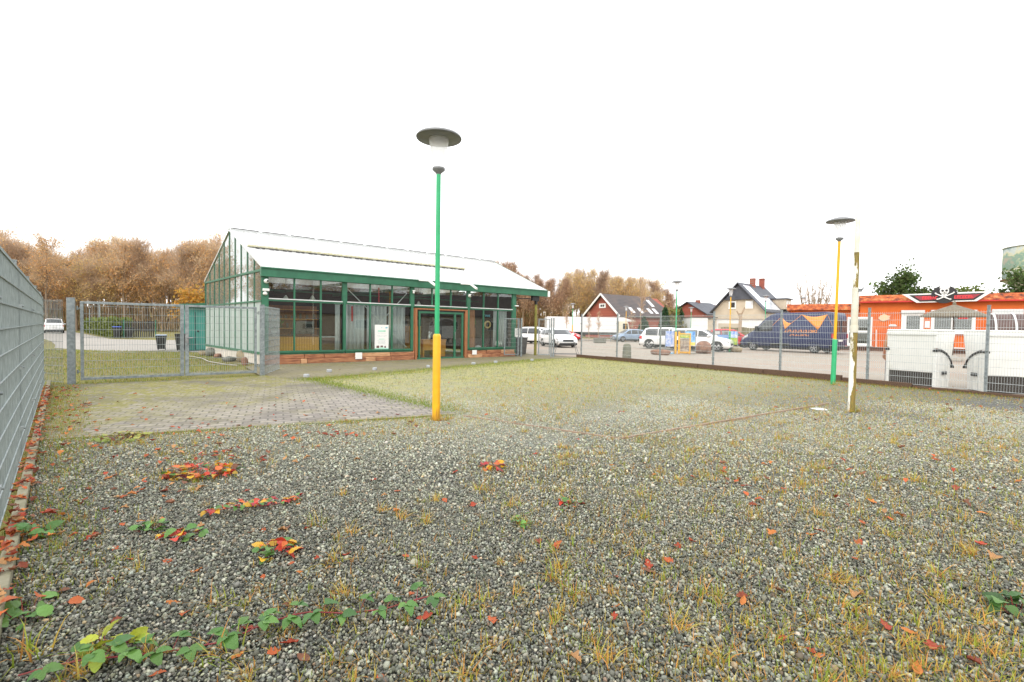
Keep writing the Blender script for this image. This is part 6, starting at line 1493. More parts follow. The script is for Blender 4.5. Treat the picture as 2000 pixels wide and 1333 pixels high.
# right wood
for row, Y in enumerate((93, 98, 104)):
    px = 945 + row * 8
    while px < 1325:
        y = Y + rt.uniform(-2, 2); x = (px - 1000) / 930 * y
        want = np.interp(px, [945, 985, 1020, 1050, 1085, 1120, 1160, 1230, 1275, 1300, 1325], [512, 514, 518, 528, 545, 528, 527, 540, 545, 565, 600]) + rt.uniform(-6, 20)
        hh = 1.5 + (640.5 + 0.0148 * (px - 1000) - want) * y / 930
        p = rt.choice([pe, pe, pf] if px < 1100 or px > 1290 else [pd, pd, pd, pf]); bh = {pd: 13.5, pe: 13.5, pf: 14}[p]
        put(p, x, y, hh / bh * 0.98, rt.uniform(0, 6)); px += rt.uniform(20, 30)
# undergrowth and deep wood, one mass each
def mass(name, label, x0, x1, y0, y1, h, n, size, cols, slope):
    P = np.stack([rng.uniform(x0, x1, n), rng.uniform(y0, y1, n), np.abs(rng.normal(0, 0.45, n)).clip(0, 0.85) * h], 1); P[:, 0] += (P[:, 1] - y0) * slope
    P[:, 2] *= 0.7 + 0.4 * np.sin(P[:, 0] * 0.5) * np.sin(P[:, 0] * 0.23 + 1)
    d = rng.normal(0, 0.12, (n, 3)) + np.array([0, 0, 1.0]); d *= size * 2.8 * rng.uniform(0.4, 1.2, (n, 1)); sd = rng.normal(0, 0.10, (n, 3)) * size
    V = np.stack([P - sd, P + sd, P + d + sd * 0.4, P + d - sd * 0.4], 1).reshape(-1, 3)
    c = np.repeat(np.array(cols)[rng.integers(0, len(cols), n)] * rng.uniform(0.6, 1.2, (n, 1)), 4, 0)
    o = npmesh(name, V, np.arange(n * 4).reshape(-1, 4), M['crown'], c); o['kind'] = 'stuff'; o['label'] = label
BR = [(0.50, 0.37, 0.24), (0.40, 0.30, 0.19), (0.56, 0.40, 0.22), (0.46, 0.40, 0.2)]
mass('undergrowth', 'brown undergrowth and saplings beneath the left wood', -104, -40, 76, 104, 5.5, 16000, 0.5, BR, -0.8)
mass('undergrowth', 'brown undergrowth and saplings beneath the right wood', -8, 36, 92, 118, 5.5, 12000, 0.5, [(0.34, 0.22, 0.12), (0.25, 0.16, 0.09), (0.40, 0.22, 0.12), (0.27, 0.24, 0.1)], 0.1)
mass('deep_wood', 'dense brown depth of the left wood', -122, -44, 98, 112, 11, 16000, 0.7, RUST[2:] + BR, -0.6)
mass('deep_wood', 'dense brown depth of the right wood', -8, 40, 112, 125, 11, 14000, 0.7, OCHRE[1:4] + [(0.3, 0.2, 0.12)], 0.1)
# across the yard, out of frame, added for the shop windows to mirror: trees behind a long house
for k in range(9):
    f = k / 8; o = dup(pb if k % 2 else pa, (38 + 20 * f + rt.uniform(-1, 1), -26 + 40 * f, -0.05), rt.uniform(0, 6), 'autumn tree behind the long house opposite the shop', rt.uniform(0.9, 1.15), 'autumn trees opposite the shop')
t, L, sl = house('long_house', 'long low house opposite the shop, mirrored in its windows', (27, -24), (49, 16), 5.0, 3.0, 6.2, M['creamwall'], M['rooftile'], 0.0, 0.4, None)
for k in range(7):
    o = MB().box(3.5 + k * 6, 4.6, 1.0, 5.3 + k * 6, 4.75, 2.3).build('window', M['white'], t); MB().box(3.6 + k * 6, 4.752, 1.1, 5.2 + k * 6, 4.77, 2.2).build('pane', M['carglass'], o)
# single trees
GREEN = [(0.06, 0.10, 0.03), (0.08, 0.13, 0.04), (0.11, 0.16, 0.05), (0.07, 0.09, 0.035)]
t = tree_proto('pine_tree', 'dark green bushy pine rising behind the roof of the orange building', 'tree', 9.5, 0.22, 0.4, 3.0, 22, 3800, 0.2, GREEN, 0, GREY, M['bark'], 11, 0.5, 0.085); t.location = (50.6, 62, 0)
t = tree_proto('pine_tree', 'dark evergreen beside the water tower at the frame edge', 'tree', 10, 0.22, 0.35, 3.2, 22, 3200, 0.22, GREEN, 0, GREY, M['bark'], 12, 0.6, 0.1); t.location = (67.3, 62, 0)
HG = [(0.13, 0.16, 0.035), (0.10, 0.14, 0.03), (0.16, 0.18, 0.05), (0.08, 0.11, 0.03)]
for k, (x, y, hh, lab) in enumerate(((53.5, 63, 6.6, 'low green tree left of the roof sign skull'), (58.2, 63, 7.4, 'low green tree right of the roof sign skull'), (61.5, 63.5, 7.9, 'low green tree between roof sign and water tower'))):
    t = tree_proto('broadleaf_tree', lab, 'tree', hh, 0.16, 0.3, 2.6, 16, 2000, 0.22, HG, 200, GREY, M['bark'], 20 + k, 0.6, 0.12); t.location = (x, y, 0)
rs = np.random.default_rng(77); t = thing('bare_tree', 'bare pale many stemmed tree above the blue van', 'tree', (44.2, 70, 0))
bt = MB(); tp = []
for k in range(15):
    az = k * 2.4; ln = rs.uniform(0.04, 0.36); hh = rs.uniform(6.5, 9.8) * (1 - 0.5 * ln * ln); p = np.array([0.15 * math.cos(az), 0.15 * math.sin(az), 0.0]); d_ = np.array([math.cos(az) * ln, math.sin(az) * ln, 1.0])
    q = p + d_ * hh * 0.5; e = q + (d_ * np.array([0.8, 0.8, 1]) + rs.normal(0, 0.05, 3)) * hh * 0.5; bt.cyl(p, q, 0.09, 0.065, 5, False); bt.cyl(q, e, 0.065, 0.03, 5, False)
    for m in range(16):
        f = rs.uniform(0.3, 0.98); c = p + (q - p) * f * 2 if f < 0.5 else q + (e - q) * (f * 2 - 1); tw = c + np.array([rs.normal(0, 0.35), rs.normal(0, 0.35), rs.uniform(0.5, 1.5)]); bt.cyl(c, tw, 0.03, 0.016, 3, False); tp.append(tw)
bt.build('trunk', M['barkpale'], t)
tp = np.repeat(np.array(tp), 3, 0); n_ = len(tp); d_ = rs.normal(0, 0.3, (n_, 3)); d_[:, 2] = rs.uniform(0.3, 1.0, n_); sd = rs.normal(0, 0.022, (n_, 3)); tp = tp - d_ * rs.uniform(0.2, 0.8, (n_, 1))
npmesh('twigs', np.stack([tp - sd, tp + sd, tp + d_ + sd * 0.4, tp + d_ - sd * 0.4], 1).reshape(-1, 3), np.arange(n_ * 4).reshape(-1, 4), M['crown'], np.repeat(np.array([(0.45, 0.38, 0.32)]), n_ * 4, 0), t)
t = tree_proto('shrub', 'ochre orange shrub behind the teal shed', 'shrub', 5.2, 0.1, 0.15, 2.4, 18, 2200, 0.17, [(0.46, 0.24, 0.05), (0.40, 0.27, 0.06), (0.36, 0.2, 0.05)], 200, GREY, M['bark'], 31, 0.7, 0.13); t.location = (-37, 55, 0)
def conifer(label, x, y, h, r, seed):
    rs = np.random.default_rng(seed); n = 2200
    t = thing('conifer', label, 'tree', (x, y, 0), 0)
    MB().cyl((0, 0, 0), (0, 0, h * 0.92), 0.09, 0.02).build('trunk', M['bark'], t)
    z = h * (1 - np.sqrt(rs.random(n))) * 0.98 + 0.05; az = rs.uniform(0, 6.283, n); rr = r * (1 - z / h) ** 0.8 * rs.uniform(0.55, 1.08, n)
    P = np.stack([rr * np.cos(az), rr * np.sin(az), z], 1); A = rs.normal(0, 0.1, (n, 3)); A[:, 2] += 0.1; Bv = rs.normal(0, 0.07, (n, 3))
    V = np.stack([P - A, P + Bv, P + A, P - Bv], 1).reshape(-1, 3); c = np.repeat(np.array([(0.04, 0.09, 0.04), (0.03, 0.07, 0.03), (0.05, 0.11, 0.045)])[rs.integers(0, 3, n)], 4, 0)
    npmesh('crown', V, np.arange(n * 4).reshape(-1, 4), M['crown'], c, t)
conifer('green cone shaped conifer left of the green far lamp pole', 20.5, 64, 4.8, 1.2, 1)
conifer('green cone shaped conifer right of the green far lamp pole', 23.2, 66, 4.9, 1.3, 2)
conifer('low dark conifer before the long roof of the brick house', 17.4, 63, 3.3, 1.2, 3)
t = tree_proto('shrub', 'brown green shrub between the two cone shaped conifers', 'shrub', 4.4, 0.08, 0.15, 1.4, 14, 1500, 0.14, [(0.20, 0.19, 0.06), (0.28, 0.2, 0.09), (0.16, 0.17, 0.05)], 200, GREY, M['bark'], 33, 0.8, 0.13); t.location = (21.9, 65, 0)
def young(label, x, y, h, seed, pale=True):
    t = tree_proto('young_tree', label, 'tree', h, 0.05, 0.35, h * 0.1, 12, 40, 0.08, PALE, 260, (0.46, 0.33, 0.22), M['barkpale'], seed, 1.8, 0.06); t.location = (x, y, 0)
young('tall thin pale young birch before the brick house roof', 15.4, 57, 8.3, 41)
young('thin young bare tree before the left part of the white lorry', 6.45, 56, 4.6, 42)
young('thin young bare tree before the middle of the white lorry', 9.2, 57, 3.6, 43)
young('thin young bare tree before the right part of the white lorry', 10.4, 57.5, 3.8, 44)
young('thin young bare tree beside the cab of the lorry', 14.6, 58, 4.0, 45)
t = thing('pollard_tree', 'pale pollarded trunk before the cream house', 'tree', (27.2, 57, 0)); b = MB(); b.cyl((0, 0, 0), (0.1, 0, 3.6), 0.22, 0.17, 12); b.cyl((0.08, 0, 3.0), (-0.35, 0.1, 3.9), 0.1, 0.07); b.cyl((0.1, 0, 3.3), (0.5, -0.1, 4.3), 0.11, 0.07); b.build('trunk', M['barkpale'], t)
# ---------------------------------------------------------------- grass, weeds, leaves, brambles
M['blade'] = attr_mat('grass_blade', 0.7, 0.3, spec=0.3)
STRAW = np.array([(0.52, 0.36, 0.06), (0.48, 0.40, 0.09), (0.34, 0.38, 0.05), (0.56, 0.27, 0.07), (0.24, 0.32, 0.04), (0.42, 0.24, 0.06)])
def blades(P, az, lean, L, w, cols, curve=0.5, ns=3):
    """P (n,3)"""
    n = len(P); d = np.stack([np.cos(az), np.sin(az), np.zeros(n)], 1); sd = np.stack([-np.sin(az), np.cos(az), np.zeros(n)], 1)
    V = []
    pos = P.copy(); ang = lean.copy(); st = (L / ns)[:, None]
    for k in range(ns + 1):
        ww = (w * (1 - 0.92 * k / ns))[:, None]; V += [pos - sd * ww, pos + sd * ww]
        if k < ns:
            pos = pos + (d * np.sin(ang)[:, None] + np.array([0, 0, 1]) * np.cos(ang)[:, None]) * st; ang = np.minimum(ang + curve * rng.uniform(0.3, 1.3, n), 2.2)
            pos[:, 2] = np.maximum(pos[:, 2], 0.012)
    V = np.stack(V, 1); m = 2 * (ns + 1)
    q = np.array([(2 * k, 2 * k + 1, 2 * k + 3, 2 * k + 2) for k in range(ns)])
    F = (q[None] + (np.arange(n) * m)[:, None, None]).reshape(-1, 4)
    return V.reshape(-1, 3), F, np.repeat(cols, m, 0)
def tuft_arrays(c, nb, r, L, spread=0.9, pal=STRAW):
    P = np.concatenate([c[None, :2] + rng.normal(0, r, (nb, 2)), np.full((nb, 1), c[2])], 1)
    cols = pal[rng.integers(0, len(pal), nb)] * rng.uniform(0.75, 1.2, (nb, 1))
    return blades(P, rng.uniform(0, 6.283, nb), np.abs(rng.normal(0.45, spread * 0.75, nb)), L * rng.uniform(0.5, 1.4, nb), rng.uniform(0.0018, 0.0038, nb), cols)
# individual tufts: eight kinds, copied
protos = []
TL = ['straw yellow and green grass tuft growing in the grey gravel', 'rusty straw coloured grass tuft growing in the grey gravel']
GT = 'grass tufts in the gravel'
for k in range(8):
    pal = STRAW if k % 2 == 0 else STRAW[[0, 3, 5, 3, 2, 1]]
    V, F, C = tuft_arrays(np.zeros(3), (26, 34, 22, 40, 30, 18, 28, 36)[k], (0.022, 0.03, 0.018, 0.035, 0.03, 0.02, 0.025, 0.03)[k], (0.10, 0.11, 0.085, 0.13, 0.10, 0.08, 0.12, 0.09)[k], (0.9, 1.2, 0.7, 1.0, 1.3, 0.8, 1.0, 1.2)[k], pal)
    o = npmesh('grass_tuft', V, F, M['blade'], C); tag(o, TL[k % 2], 'grass tuft', GT); protos.append(o)
SPOTS = [(-0.62, 3.56), (-1.1, 2.93), (-1.18, 3.24), (-0.26, 4.31), (-0.19, 4.93), (0.49, 3.97), (0.29, 2.76), (-0.07, 2.17), (0.24, 2.37), (0.43, 2.08), (0.86, 3.09), (2.21, 5.78), (2.32, 5.91), (1.61, 3.84), (1.02, 3.67), (1.95, 2.8), (0.94, 2.09), (3.11, 3.16), (3.4, 5.11), (1.82, 2.5), (-1.28, 2.08), (-1.35, 2.61), (-2.1, 2.06), (-1.79, 2.07), (0.1, 3.54), (2.51, 3.82), (-1.12, 7.46), (-1.05, 7.55), (-1.27, 7.5), (-0.98, 7.62), (6.5, 8.88), (6.36, 8.9), (6.6, 9.0), (9.1, 13.4), (9.3, 13.5)]
rp = random.Random(12); pts = list(SPOTS)
while len(pts) < 290:
    y = 1.9 + 7.5 * rp.random() ** 1.35; x = rp.uniform(-1.05, 1.1) * y
    if x < 0 and rp.random() < 0.5: continue
    pa_ = np.array([[x, y]]); 
    if not inpoly(pa_[:, 0], pa_[:, 1], YARD)[0] or inpoly(pa_[:, 0], pa_[:, 1], PAVE)[0] or (pa_[0] - LF0) @ LFN < 0.18: continue
    pts.append((x, y))
for k, (x, y) in enumerate(pts):
    p = protos[k % 8]; s = rp.uniform(0.9, 1.45) if k < len(SPOTS) else rp.uniform(0.5, 1.15)
    if k < 8: o = p
    else: o = p.copy(); COL.objects.link(o)
    o.location = (x, y, 0.012); o.rotation_euler = (0, 0, rp.uniform(0, 6)); o.scale = (s, s, s)
# thin scattered blades and small weeds, one mass
n = 36000
y = 1.6 + 14 * rng.random(n) ** 1.1; x = rng.uniform(-1.1, 1.15, n) * y
f1 = np.sin(x * 1.9 + 1) * np.sin(y * 1.7) + np.sin(x * 0.8 - y * 0.6 + 2) + 0.25 * x / y * 2 + rng.normal(0, 0.5, n)
k = inpoly(x, y, YARD) & ~inpoly(x, y, PAVE) & ((np.stack([x, y], 1) - LF0) @ LFN > 0.14) & (f1 + np.clip((x + 0.2) * 0.45, -0.9, 0.25) > np.where(y < 4.2, 0.0, -0.55))
P0 = np.stack([x[k], y[k]], 1)
P = np.repeat(P0, 3, 0) + rng.normal(0, 0.018, (len(P0) * 3, 2)); P = np.concatenate([P, np.full((len(P), 1), 0.01)], 1); n = len(P)
W1 = blades(P, rng.uniform(0, 6.283, n), np.abs(rng.normal(0.2, 0.6, n)), rng.uniform(0.02, 0.085, n), rng.uniform(0.0018, 0.004, n), STRAW[rng.integers(0, 6, n)] * rng.uniform(0.7, 1.2, (n, 1)), 0.5, 2)
# mossy growth toward the greenhouse
n = 90000
y = rng.uniform(6.0, 25, n); x = rng.uniform(-7, 13, n); q = -0.45 * x + 0.893 * y + 2.5 * np.sin(x * 0.9) * np.sin(y * 0.7) + rng.normal(0, 1.6, n)
k = inpoly(x, y, YARD) & ~inpoly(x, y, PAVE) & (q > 6.5) & (rng.random(n) < np.clip((q - 5.5) / 9, 0.1, 1))
P = np.stack([x[k], y[k], np.full(k.sum(), 0.0)], 1); n = len(P)
MOSS = np.array([(0.30, 0.32, 0.06), (0.40, 0.38, 0.10), (0.24, 0.30, 0.05), (0.46, 0.40, 0.14), (0.20, 0.26, 0.04)])
W2 = blades(P, rng.uniform(0, 6.283, n), np.abs(rng.normal(0.3, 0.5, n)), rng.uniform(0.015, 0.06, n), rng.uniform(0.004, 0.010, n), (MOSS * 0.7 + 0.12)[rng.integers(0, 5, n)] * rng.uniform(0.75, 1.15, (n, 1)), 0.5, 2)
# green edges: along the paving kerb and the path
def edge(p, q, n, wid, L, pal):
    t = rng.random(n); P = np.array(p)[None] * (1 - t)[:, None] + np.array(q)[None] * t[:, None] + rng.normal(0, wid, (n, 2)); P = np.concatenate([P, np.full((n, 1), 0.012)], 1)
    return blades(P, rng.uniform(0, 6.283, n), np.abs(rng.normal(0.2, 0.5, n)), L * rng.uniform(0.4, 1.2, n), rng.uniform(0.002, 0.005, n), pal[rng.integers(0, len(pal), n)] * rng.uniform(0.6, 0.95, (n, 1)), 0.5, 2)
LUSH = np.array([(0.20, 0.32, 0.03), (0.28, 0.36, 0.04), (0.36, 0.38, 0.06), (0.16, 0.27, 0.03)])
Es = [edge((-5.4, 12.6), (1.6, 22.5), 14000, 0.4, 0.05, np.concatenate([LUSH * 1.3, MOSS])), edge((-5.6, 13.0), (-1.0, 8.3), 5000, 0.2, 0.06, LUSH), edge(LF(3.3, 0.2), (-1.0, 7.95), 2600, 0.08, 0.035, np.concatenate([LUSH, STRAW[:3]])),
      edge((-10.2, 11.1), (-7.2, 13.5), 1800, 0.15, 0.05, np.concatenate([LUSH, STRAW[:2]])), edge((-5.5, 12.8), (-4.4, 13.9), 900, 0.25, 0.05, LUSH),
      edge(KL(0, -0.15), KL(10, -0.15), 3000, 0.16, 0.05, np.concatenate([LUSH, STRAW])), edge(KL(10, -0.2), KL(15.5, -0.2), 3500, 0.3, 0.05, np.concatenate([LUSH, STRAW])),
      edge((-8.5, 16.6), (0.3, 23.6), 2500, 0.4, 0.035, np.concatenate([LUSH, STRAW])), edge(LF(-1.5, 0.25), LF(10, 0.25), 9000, 0.2, 0.06, np.concatenate([LUSH, STRAW]))]
# lawn beyond the gate
n = 26000; y = rng.uniform(11.2, 25, n); x = rng.uniform(-26, -9, n)
k = (((x + 10.3) * -2.45 + (y - 11.15) * 3.15) > 0.2) & (((x + 9.1) * 0.7 + (y - 17.3) * 0.72) < -0.5 + 0.0 * x) | ((x < -11.5) & (y > 12.5) & (y < 24.5) & (x > -24))
k &= ~((x - GO.x) * math.cos(GA) + (y - GO.y) * math.sin(GA) > -0.3 - 0.09 * np.maximum(0, -(x - GO.x) * math.sin(GA) + (y - GO.y) * math.cos(GA))) | (y < 15)
k &= ~inpoly(x, y, PAVE)
P = np.stack([x[k], y[k], np.full(k.sum(), -0.03)], 1); n = len(P)
LW = np.concatenate([LUSH, MOSS, STRAW[:2]])
W3 = blades(P, rng.uniform(0, 6.283, n), np.abs(rng.normal(0.3, 0.5, n)), rng.uniform(0.03, 0.09, n), rng.uniform(0.004, 0.009, n), LW[rng.integers(0, len(LW), n)] * rng.uniform(0.5, 0.9, (n, 1)), 0.5, 2)
VV, FF, CC, off = [], [], [], 0
for V, F, C in [W1, W2, W3] + Es: VV.append(V); FF.append(F + off); CC.append(C); off += len(V)
o = npmesh('grass', np.concatenate(VV), np.concatenate(FF), M['blade'], np.concatenate(CC)); o['kind'] = 'stuff'; o['label'] = 'thin grass blades, moss and weeds in gravel, path edges and lawn'

# fallen leaves
M['leafdry'] = attr_mat('dry_fallen_leaf', 0.65, 0.2)
RED = np.array([(0.46, 0.10, 0.025), (0.36, 0.05, 0.018), (0.54, 0.18, 0.035), (0.24, 0.05, 0.02), (0.44, 0.23, 0.09), (0.20, 0.08, 0.04)])
def leaf_mesh(kind, rs):
    """lobed leaf outline, folded and curled; returns V,F"""
    n = 9; t = np.linspace(0, 1, n); w = np.sin(np.pi * t ** 0.85) * 0.33
    if kind == 0: w = w * (1 + 0.25 * np.sin(t * 22))
    if kind == 1: w = w * (1 + 0.4 * np.sin(t * 16 + 1))
    if kind == 2: w = w * 0.72
    fold = rs.uniform(0.2, 0.8); cu = rs.uniform(-0.5, 0.9); tw = rs.normal(0, 0.3)
    V = []
    for i in range(n):
        y = t[i] - 0.5; z = cu * (y * y) + 0.04 * math.sin(7 * t[i] + rs.uniform(0, 6))
        V += [(-w[i], y, z + fold * w[i] + tw * y * 0.3), (0, y, z), (w[i], y, z + fold * w[i] - tw * y * 0.3)]
    F = []
    for i in range(n - 1):
        a_ = 3 * i; F += [(a_, a_ + 1, a_ + 4, a_ + 3), (a_ + 1, a_ + 2, a_ + 5, a_ + 4)]
    V = np.array(V); V[:, 2] -= V[:, 2].min(); return V, np.array(F)
lp = []; rs = np.random.default_rng(3)
LL = 'curled rust red fallen leaf lying on the grey gravel'; LG = 'fallen leaves on the gravel'
for k in range(9):
    V, F = leaf_mesh(k % 3, rs); c = RED[k % 6] * np.ones((len(V), 1)) * rs.uniform(0.8, 1.2, (len(V), 1))
    o = npmesh('fallen_leaf', V, F, M['leafdry'], c, smooth=True); md = o.modifiers.new('t', 'SOLIDIFY'); md.thickness = 0.012; tag(o, LL, 'leaf', LG); lp.append(o)
LSP = [(gx, gy) for gx, gy in [(-0.08, 2.36), (-0.42, 2.37), (1.28, 2.55), (1.30, 2.6), (1.95, 2.62), (0.86, 2.85), (1.02, 3.0), (1.15, 3.2), (2.2, 3.42), (2.3, 3.5), (2.45, 3.3), (1.8, 2.05), (2.1, 2.1), (0.3, 2.08), (-0.9, 2.06), (-1.05, 2.1), (2.0, 2.2), (-1.75, 2.45), (-2.55, 3.05), (-2.85, 3.2), (-2.65, 3.4), (-3.0, 4.1), (-2.75, 4.2), (-1.6, 3.4), (-1.0, 4.2), (-1.3, 4.5), (-0.9, 3.75), (-0.55, 4.0), (-0.3, 3.9), (-0.25, 4.85), (0.6, 3.95), (3.2, 3.1), (2.7, 2.7)]]
kk = 0
while len(LSP) < 170:
    y = 1.95 + 6.5 * rp.random() ** 1.2
    x = -rp.uniform(0.3, 0.95) * y if rp.random() < 0.5 else rp.uniform(-0.6, 1.05) * y
    pq = np.array([[x, y]])
    if not inpoly(pq[:, 0], pq[:, 1], YARD)[0] or (pq[0] - LF0) @ LFN < 0.15: continue
    LSP.append((x, y))
for k, (x, y) in enumerate(LSP):
    o = lp[k % 9] if k < 9 else lp[k % 9].copy()
    if k >= 9: COL.objects.link(o)
    s = rp.uniform(0.06, 0.095) if k < 33 else rp.uniform(0.04, 0.075)
    pq = np.array([[x, y]]); zz = 0.024 if not inpoly(pq[:, 0], pq[:, 1], PAVE)[0] else 0.024
    o.location = (x, y, zz); o.rotation_euler = (rp.uniform(-0.35, 0.35), rp.uniform(-0.35, 0.35), rp.uniform(0, 6.28)); o.scale = (s, s * rp.uniform(0.9, 1.3), s)
# litter along the fence kerb and clusters, one mass
C0 = []
for _ in range(420): C0.append(LF(rp.uniform(-1.5, 9.5), rp.choice([rp.uniform(0.0, 0.13), rp.uniform(0.0, 0.16), rp.gauss(0.35, 0.25)])))
for cx, cy, r, m in ((-3.0, 5.2, 0.35, 26), (-3.6, 5.3, 0.3, 18), (-2.2, 6.6, 0.4, 20), (-4.4, 6.2, 0.5, 20), (-3.3, 3.2, 0.12, 16), (-1.3, 7.2, 0.3, 10), (-3.2, 4.2, 0.25, 16), (4.5, 5.2, 1.5, 40), (3.5, 4.0, 1.2, 40), (8.5, 10.5, 2.2, 50), (10, 13.2, 1.2, 30), (3, 14, 4, 40), (-5, 9, 1.6, 20)):
    for _ in range(m): C0.append((rp.gauss(cx, r), rp.gauss(cy, r * 0.7)))
VV, FF, CC, off = [], [], [], 0
for (x, y) in C0:
    if (np.array([x, y]) - LF0) @ LFN < 0.01: continue
    V, F = leaf_mesh(rp.randrange(3), rs); s = rp.uniform(0.05, 0.09); a_ = rp.uniform(0, 6.28); R3 = np.array(Matrix.Rotation(a_, 3, 'Z') @ Matrix.Rotation(rp.uniform(-.5, .5), 3, 'X'))
    V = (V * s) @ R3.T + np.array([x, y, 0.03 + rp.random() * 0.02 + (0.05 if abs((np.array([x, y]) - LF0) @ LFN - 0.085) < 0.04 else 0)]); VV.append(V); FF.append(F + off); off += len(V)
    CC.append(np.ones((len(V), 1)) * RED[rp.randrange(6)] * rp.uniform(0.7, 1.2))
o = npmesh('leaf_litter', np.concatenate(VV), np.concatenate(FF), M['leafdry'], np.concatenate(CC), smooth=True); o['kind'] = 'stuff'; o['label'] = 'rust red and brown leaf litter along the fence foot'

# brambles
M['bramleaf'] = attr_mat('bramble_leaf', 0.5, 0.25)
M['bramstem'] = pm('red_bramble_stem', (0.24, 0.02, 0.03, 1), (0.18, 0.03, 0.02, 1), 12, 0.5)
BGREEN = np.array([(0.085, 0.20, 0.04), (0.12, 0.25, 0.05), (0.065, 0.165, 0.04)]); BMIX = np.concatenate([BGREEN[:2], np.array([(0.55, 0.05, 0.025), (0.62, 0.36, 0.02), (0.60, 0.14, 0.03), (0.34, 0.02, 0.03), (0.48, 0.30, 0.03)])])
def blade_leaf(c, yaw, pitch, roll, L, W):
    n = 13; t = np.linspace(0, 1, n); w = np.sin(np.pi * np.clip(t, 0.03, 1) ** 0.68) ** 0.75 * 0.5 * W; V = []
    for i in range(n):
        w_ = w[i] * (1 + 0.06 * (-1) ** i); z = -0.45 * (t[i] - 0.3) ** 2 * L + 0.02 * L * math.sin(t[i] * 19)
        V += [(t[i] * L, -w_, z + 0.22 * w_), (t[i] * L, 0, z), (t[i] * L, w_, z + 0.22 * w_)]
    F = []
    for i in range(n - 1): a_ = 3 * i; F += [(a_, a_ + 3, a_ + 4, a_ + 1), (a_ + 1, a_ + 4, a_ + 5, a_ + 2)]
    Rm = np.array(Matrix.Rotation(yaw, 3, 'Z') @ Matrix.Rotation(-pitch, 3, 'Y') @ Matrix.Rotation(roll, 3, 'X'))
    return np.array(V) @ Rm.T + c, F
def bramble(label, path, step, size, pal, side=1.0, lift=0.05, seed=0, stem=True, cat='bramble'):
    rb = random.Random(seed); t = thing('bramble', label, cat, (path[0][0], path[0][1], 0))
    o0 = np.array([path[0][0], path[0][1], 0]); pts = []
    for p, q in zip(path[:-1], path[1:]):
        m = max(2, int(math.hypot(q[0] - p[0], q[1] - p[1]) / 0.03))
        for i in range(m): k = i / m; pts.append(np.array([p[0] + (q[0] - p[0]) * k + rb.gauss(0, 0.003), p[1] + (q[1] - p[1]) * k + rb.gauss(0, 0.003), 0.02 + lift * (0.6 + 0.4 * math.sin(len(pts) * 0.25))]) - o0)
    VV, FF, CC, off = [], [], [], 0; st = MB(); d_ = 0; sgn = 1
    st.tube(pts, 0.0035, 6)
    for a_, b_ in zip(pts[:-1], pts[1:]):
        d_ += np.linalg.norm(b_ - a_)
        if d_ > step:
            d_ = 0; sgn = -sgn; yaw = math.atan2(*(b_ - a_)[1::-1]) + sgn * rb.uniform(0.6, 1.4); Lp = size * rb.uniform(0.35, 0.8); e = b_ + np.array([math.cos(yaw) * Lp, math.sin(yaw) * Lp, rb.uniform(0.2, 0.6) * size])
            st.cyl(b_, e, 0.0018, 0.0012, 5)
            for dy, sc in ((0, 1.0), (1.25, 0.85), (-1.25, 0.85)):
                s = size * sc * rb.uniform(0.75, 1.1); V, F = blade_leaf(e + np.array([0, 0, 0.002]), yaw + dy + rb.gauss(0, 0.15), rb.uniform(-0.35, 0.2), rb.gauss(0, 0.25), s, s * rb.uniform(0.62, 0.78))
                VV.append(V); FF.append(np.array(F) + off); off += len(V); CC.append(np.ones((len(V), 1)) * pal[rb.randrange(len(pal))] * rb.uniform(0.8, 1.2))
    npmesh('leaves', np.concatenate(VV), np.concatenate(FF), M['bramleaf'], np.concatenate(CC), t, smooth=True)
    st.build('stem', M['bramstem'], t)
    return t
bramble('long green leaved bramble runner on a red stem creeping along the bottom of the picture', [(-2.0, 1.9), (-1.7, 2.0), (-1.5, 2.09), (-1.28, 2.16), (-1.0, 2.34), (-0.76, 2.4), (-0.55, 2.45), (-0.38, 2.5)], 0.058, 0.078, BGREEN, seed=1)
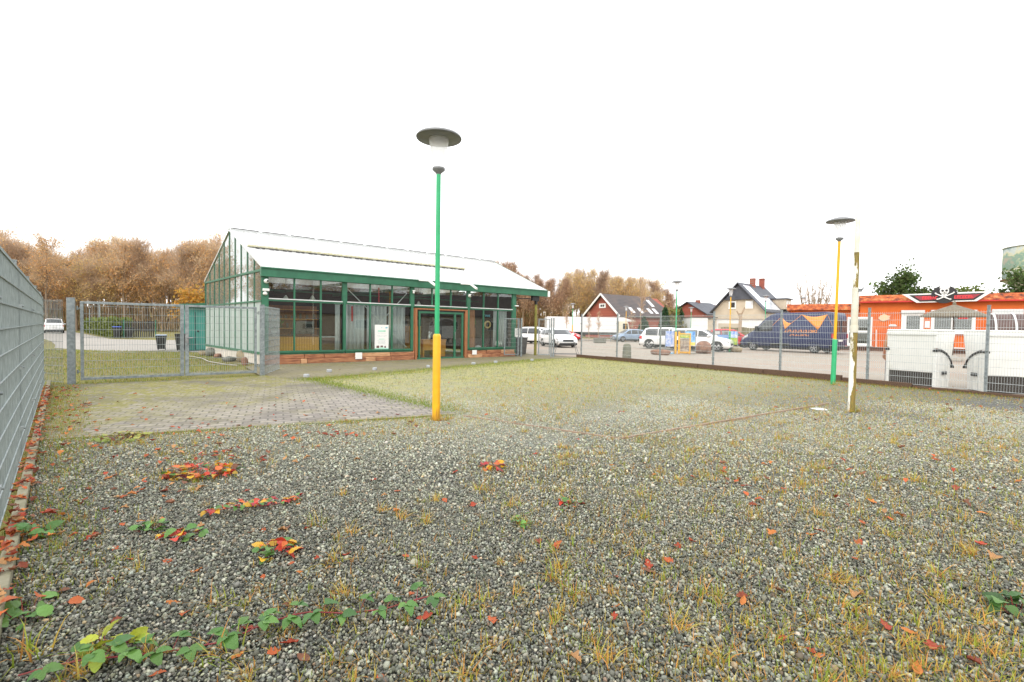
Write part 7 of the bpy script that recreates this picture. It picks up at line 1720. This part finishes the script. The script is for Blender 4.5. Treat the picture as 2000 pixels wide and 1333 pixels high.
def patch(label, cx, cy, r, n, size, pal, seed):
    rb = random.Random(seed); t = thing('bramble', label, 'bramble', (cx, cy, 0)); VV, FF, CC, off = [], [], [], 0; st = MB()
    for i in range(n):
        a_ = rb.uniform(0, 6.28); rr = r * math.sqrt(rb.random()); c = np.array([rr * math.cos(a_) * 1.25, rr * math.sin(a_), 0.03 + 0.09 * (1 - rr / r) * rb.random() + 0.02 * rb.random()])
        s = size * rb.uniform(0.7, 1.2); V, F = blade_leaf(c, rb.uniform(0, 6.28), rb.uniform(-0.5, 0.5), rb.gauss(0, 0.4), s, s * 0.7); VV.append(V); FF.append(np.array(F) + off); off += len(V)
        CC.append(np.ones((len(V), 1)) * pal[rb.randrange(len(pal))] * rb.uniform(0.75, 1.25)); st.cyl((c[0] * 0.4, c[1] * 0.4, 0.005), tuple(c), 0.002, 0.0015, 5)
    st.build('stems', M['bramstem'], t); npmesh('leaves', np.concatenate(VV), np.concatenate(FF), M['bramleaf'], np.concatenate(CC), t, smooth=True)
patch('round bramble clump with red and yellow leaves farthest from the camera', -3.04, 4.63, 0.27, 85, 0.075, BMIX[[0, 2, 3, 4, 6, 2]], 5)
patch('small bramble clump with yellow, red and green leaves below the red runner', -1.5, 3.03, 0.11, 30, 0.075, BMIX, 6)
patch('mixed bramble sprig with a bright yellow leaf left of centre', -2.26, 3.23, 0.13, 18, 0.075, BMIX[[0, 1, 3, 2]], 7)
patch('flat green weed rosette lying left of the bramble runner', -2.55, 3.33, 0.09, 14, 0.07, BGREEN * 1.4, 8)
bramble('red and green bramble runner pointing to the upper right', [(-2.35, 3.55), (-2.1, 3.68), (-1.95, 3.8), (-1.75, 3.98)], 0.026, 0.06, BMIX, seed=3)
patch('green bramble leaves growing through the foot of the fence', -3.32, 3.2, 0.13, 20, 0.085, BGREEN * 1.15, 9)
patch('green and orange bramble shoots over the kerb near the lower left', -2.42, 2.35, 0.14, 20, 0.08, BMIX[[0, 1, 0, 4]], 10)
patch('dark green bramble leaves at the right frame edge', 2.72, 2.5, 0.10, 18, 0.085, BGREEN * 0.7, 11)
patch('yellow green broad leaved weed in the lower left', -1.8, 2.1, 0.10, 14, 0.085, np.array([(0.36, 0.40, 0.03), (0.28, 0.36, 0.04)]), 12)
patch('yellowish fern like weed at the paving kerb', -4.9, 6.0, 0.26, 60, 0.07, np.array([(0.30, 0.32, 0.06), (0.42, 0.36, 0.08), (0.22, 0.28, 0.05)]), 13)
patch('reddish dock plant between the gravel stones in the centre', -0.19, 4.95, 0.13, 20, 0.08, BMIX[[2, 4, 5, 3]], 14)
patch('green weed rosette right of the centre gravel', 0.1, 3.55, 0.07, 12, 0.05, BGREEN * 1.3, 15)
patch('red leaved weed right of the green rosette', 0.49, 3.9, 0.09, 14, 0.055, BMIX[[0, 2, 4]], 16)
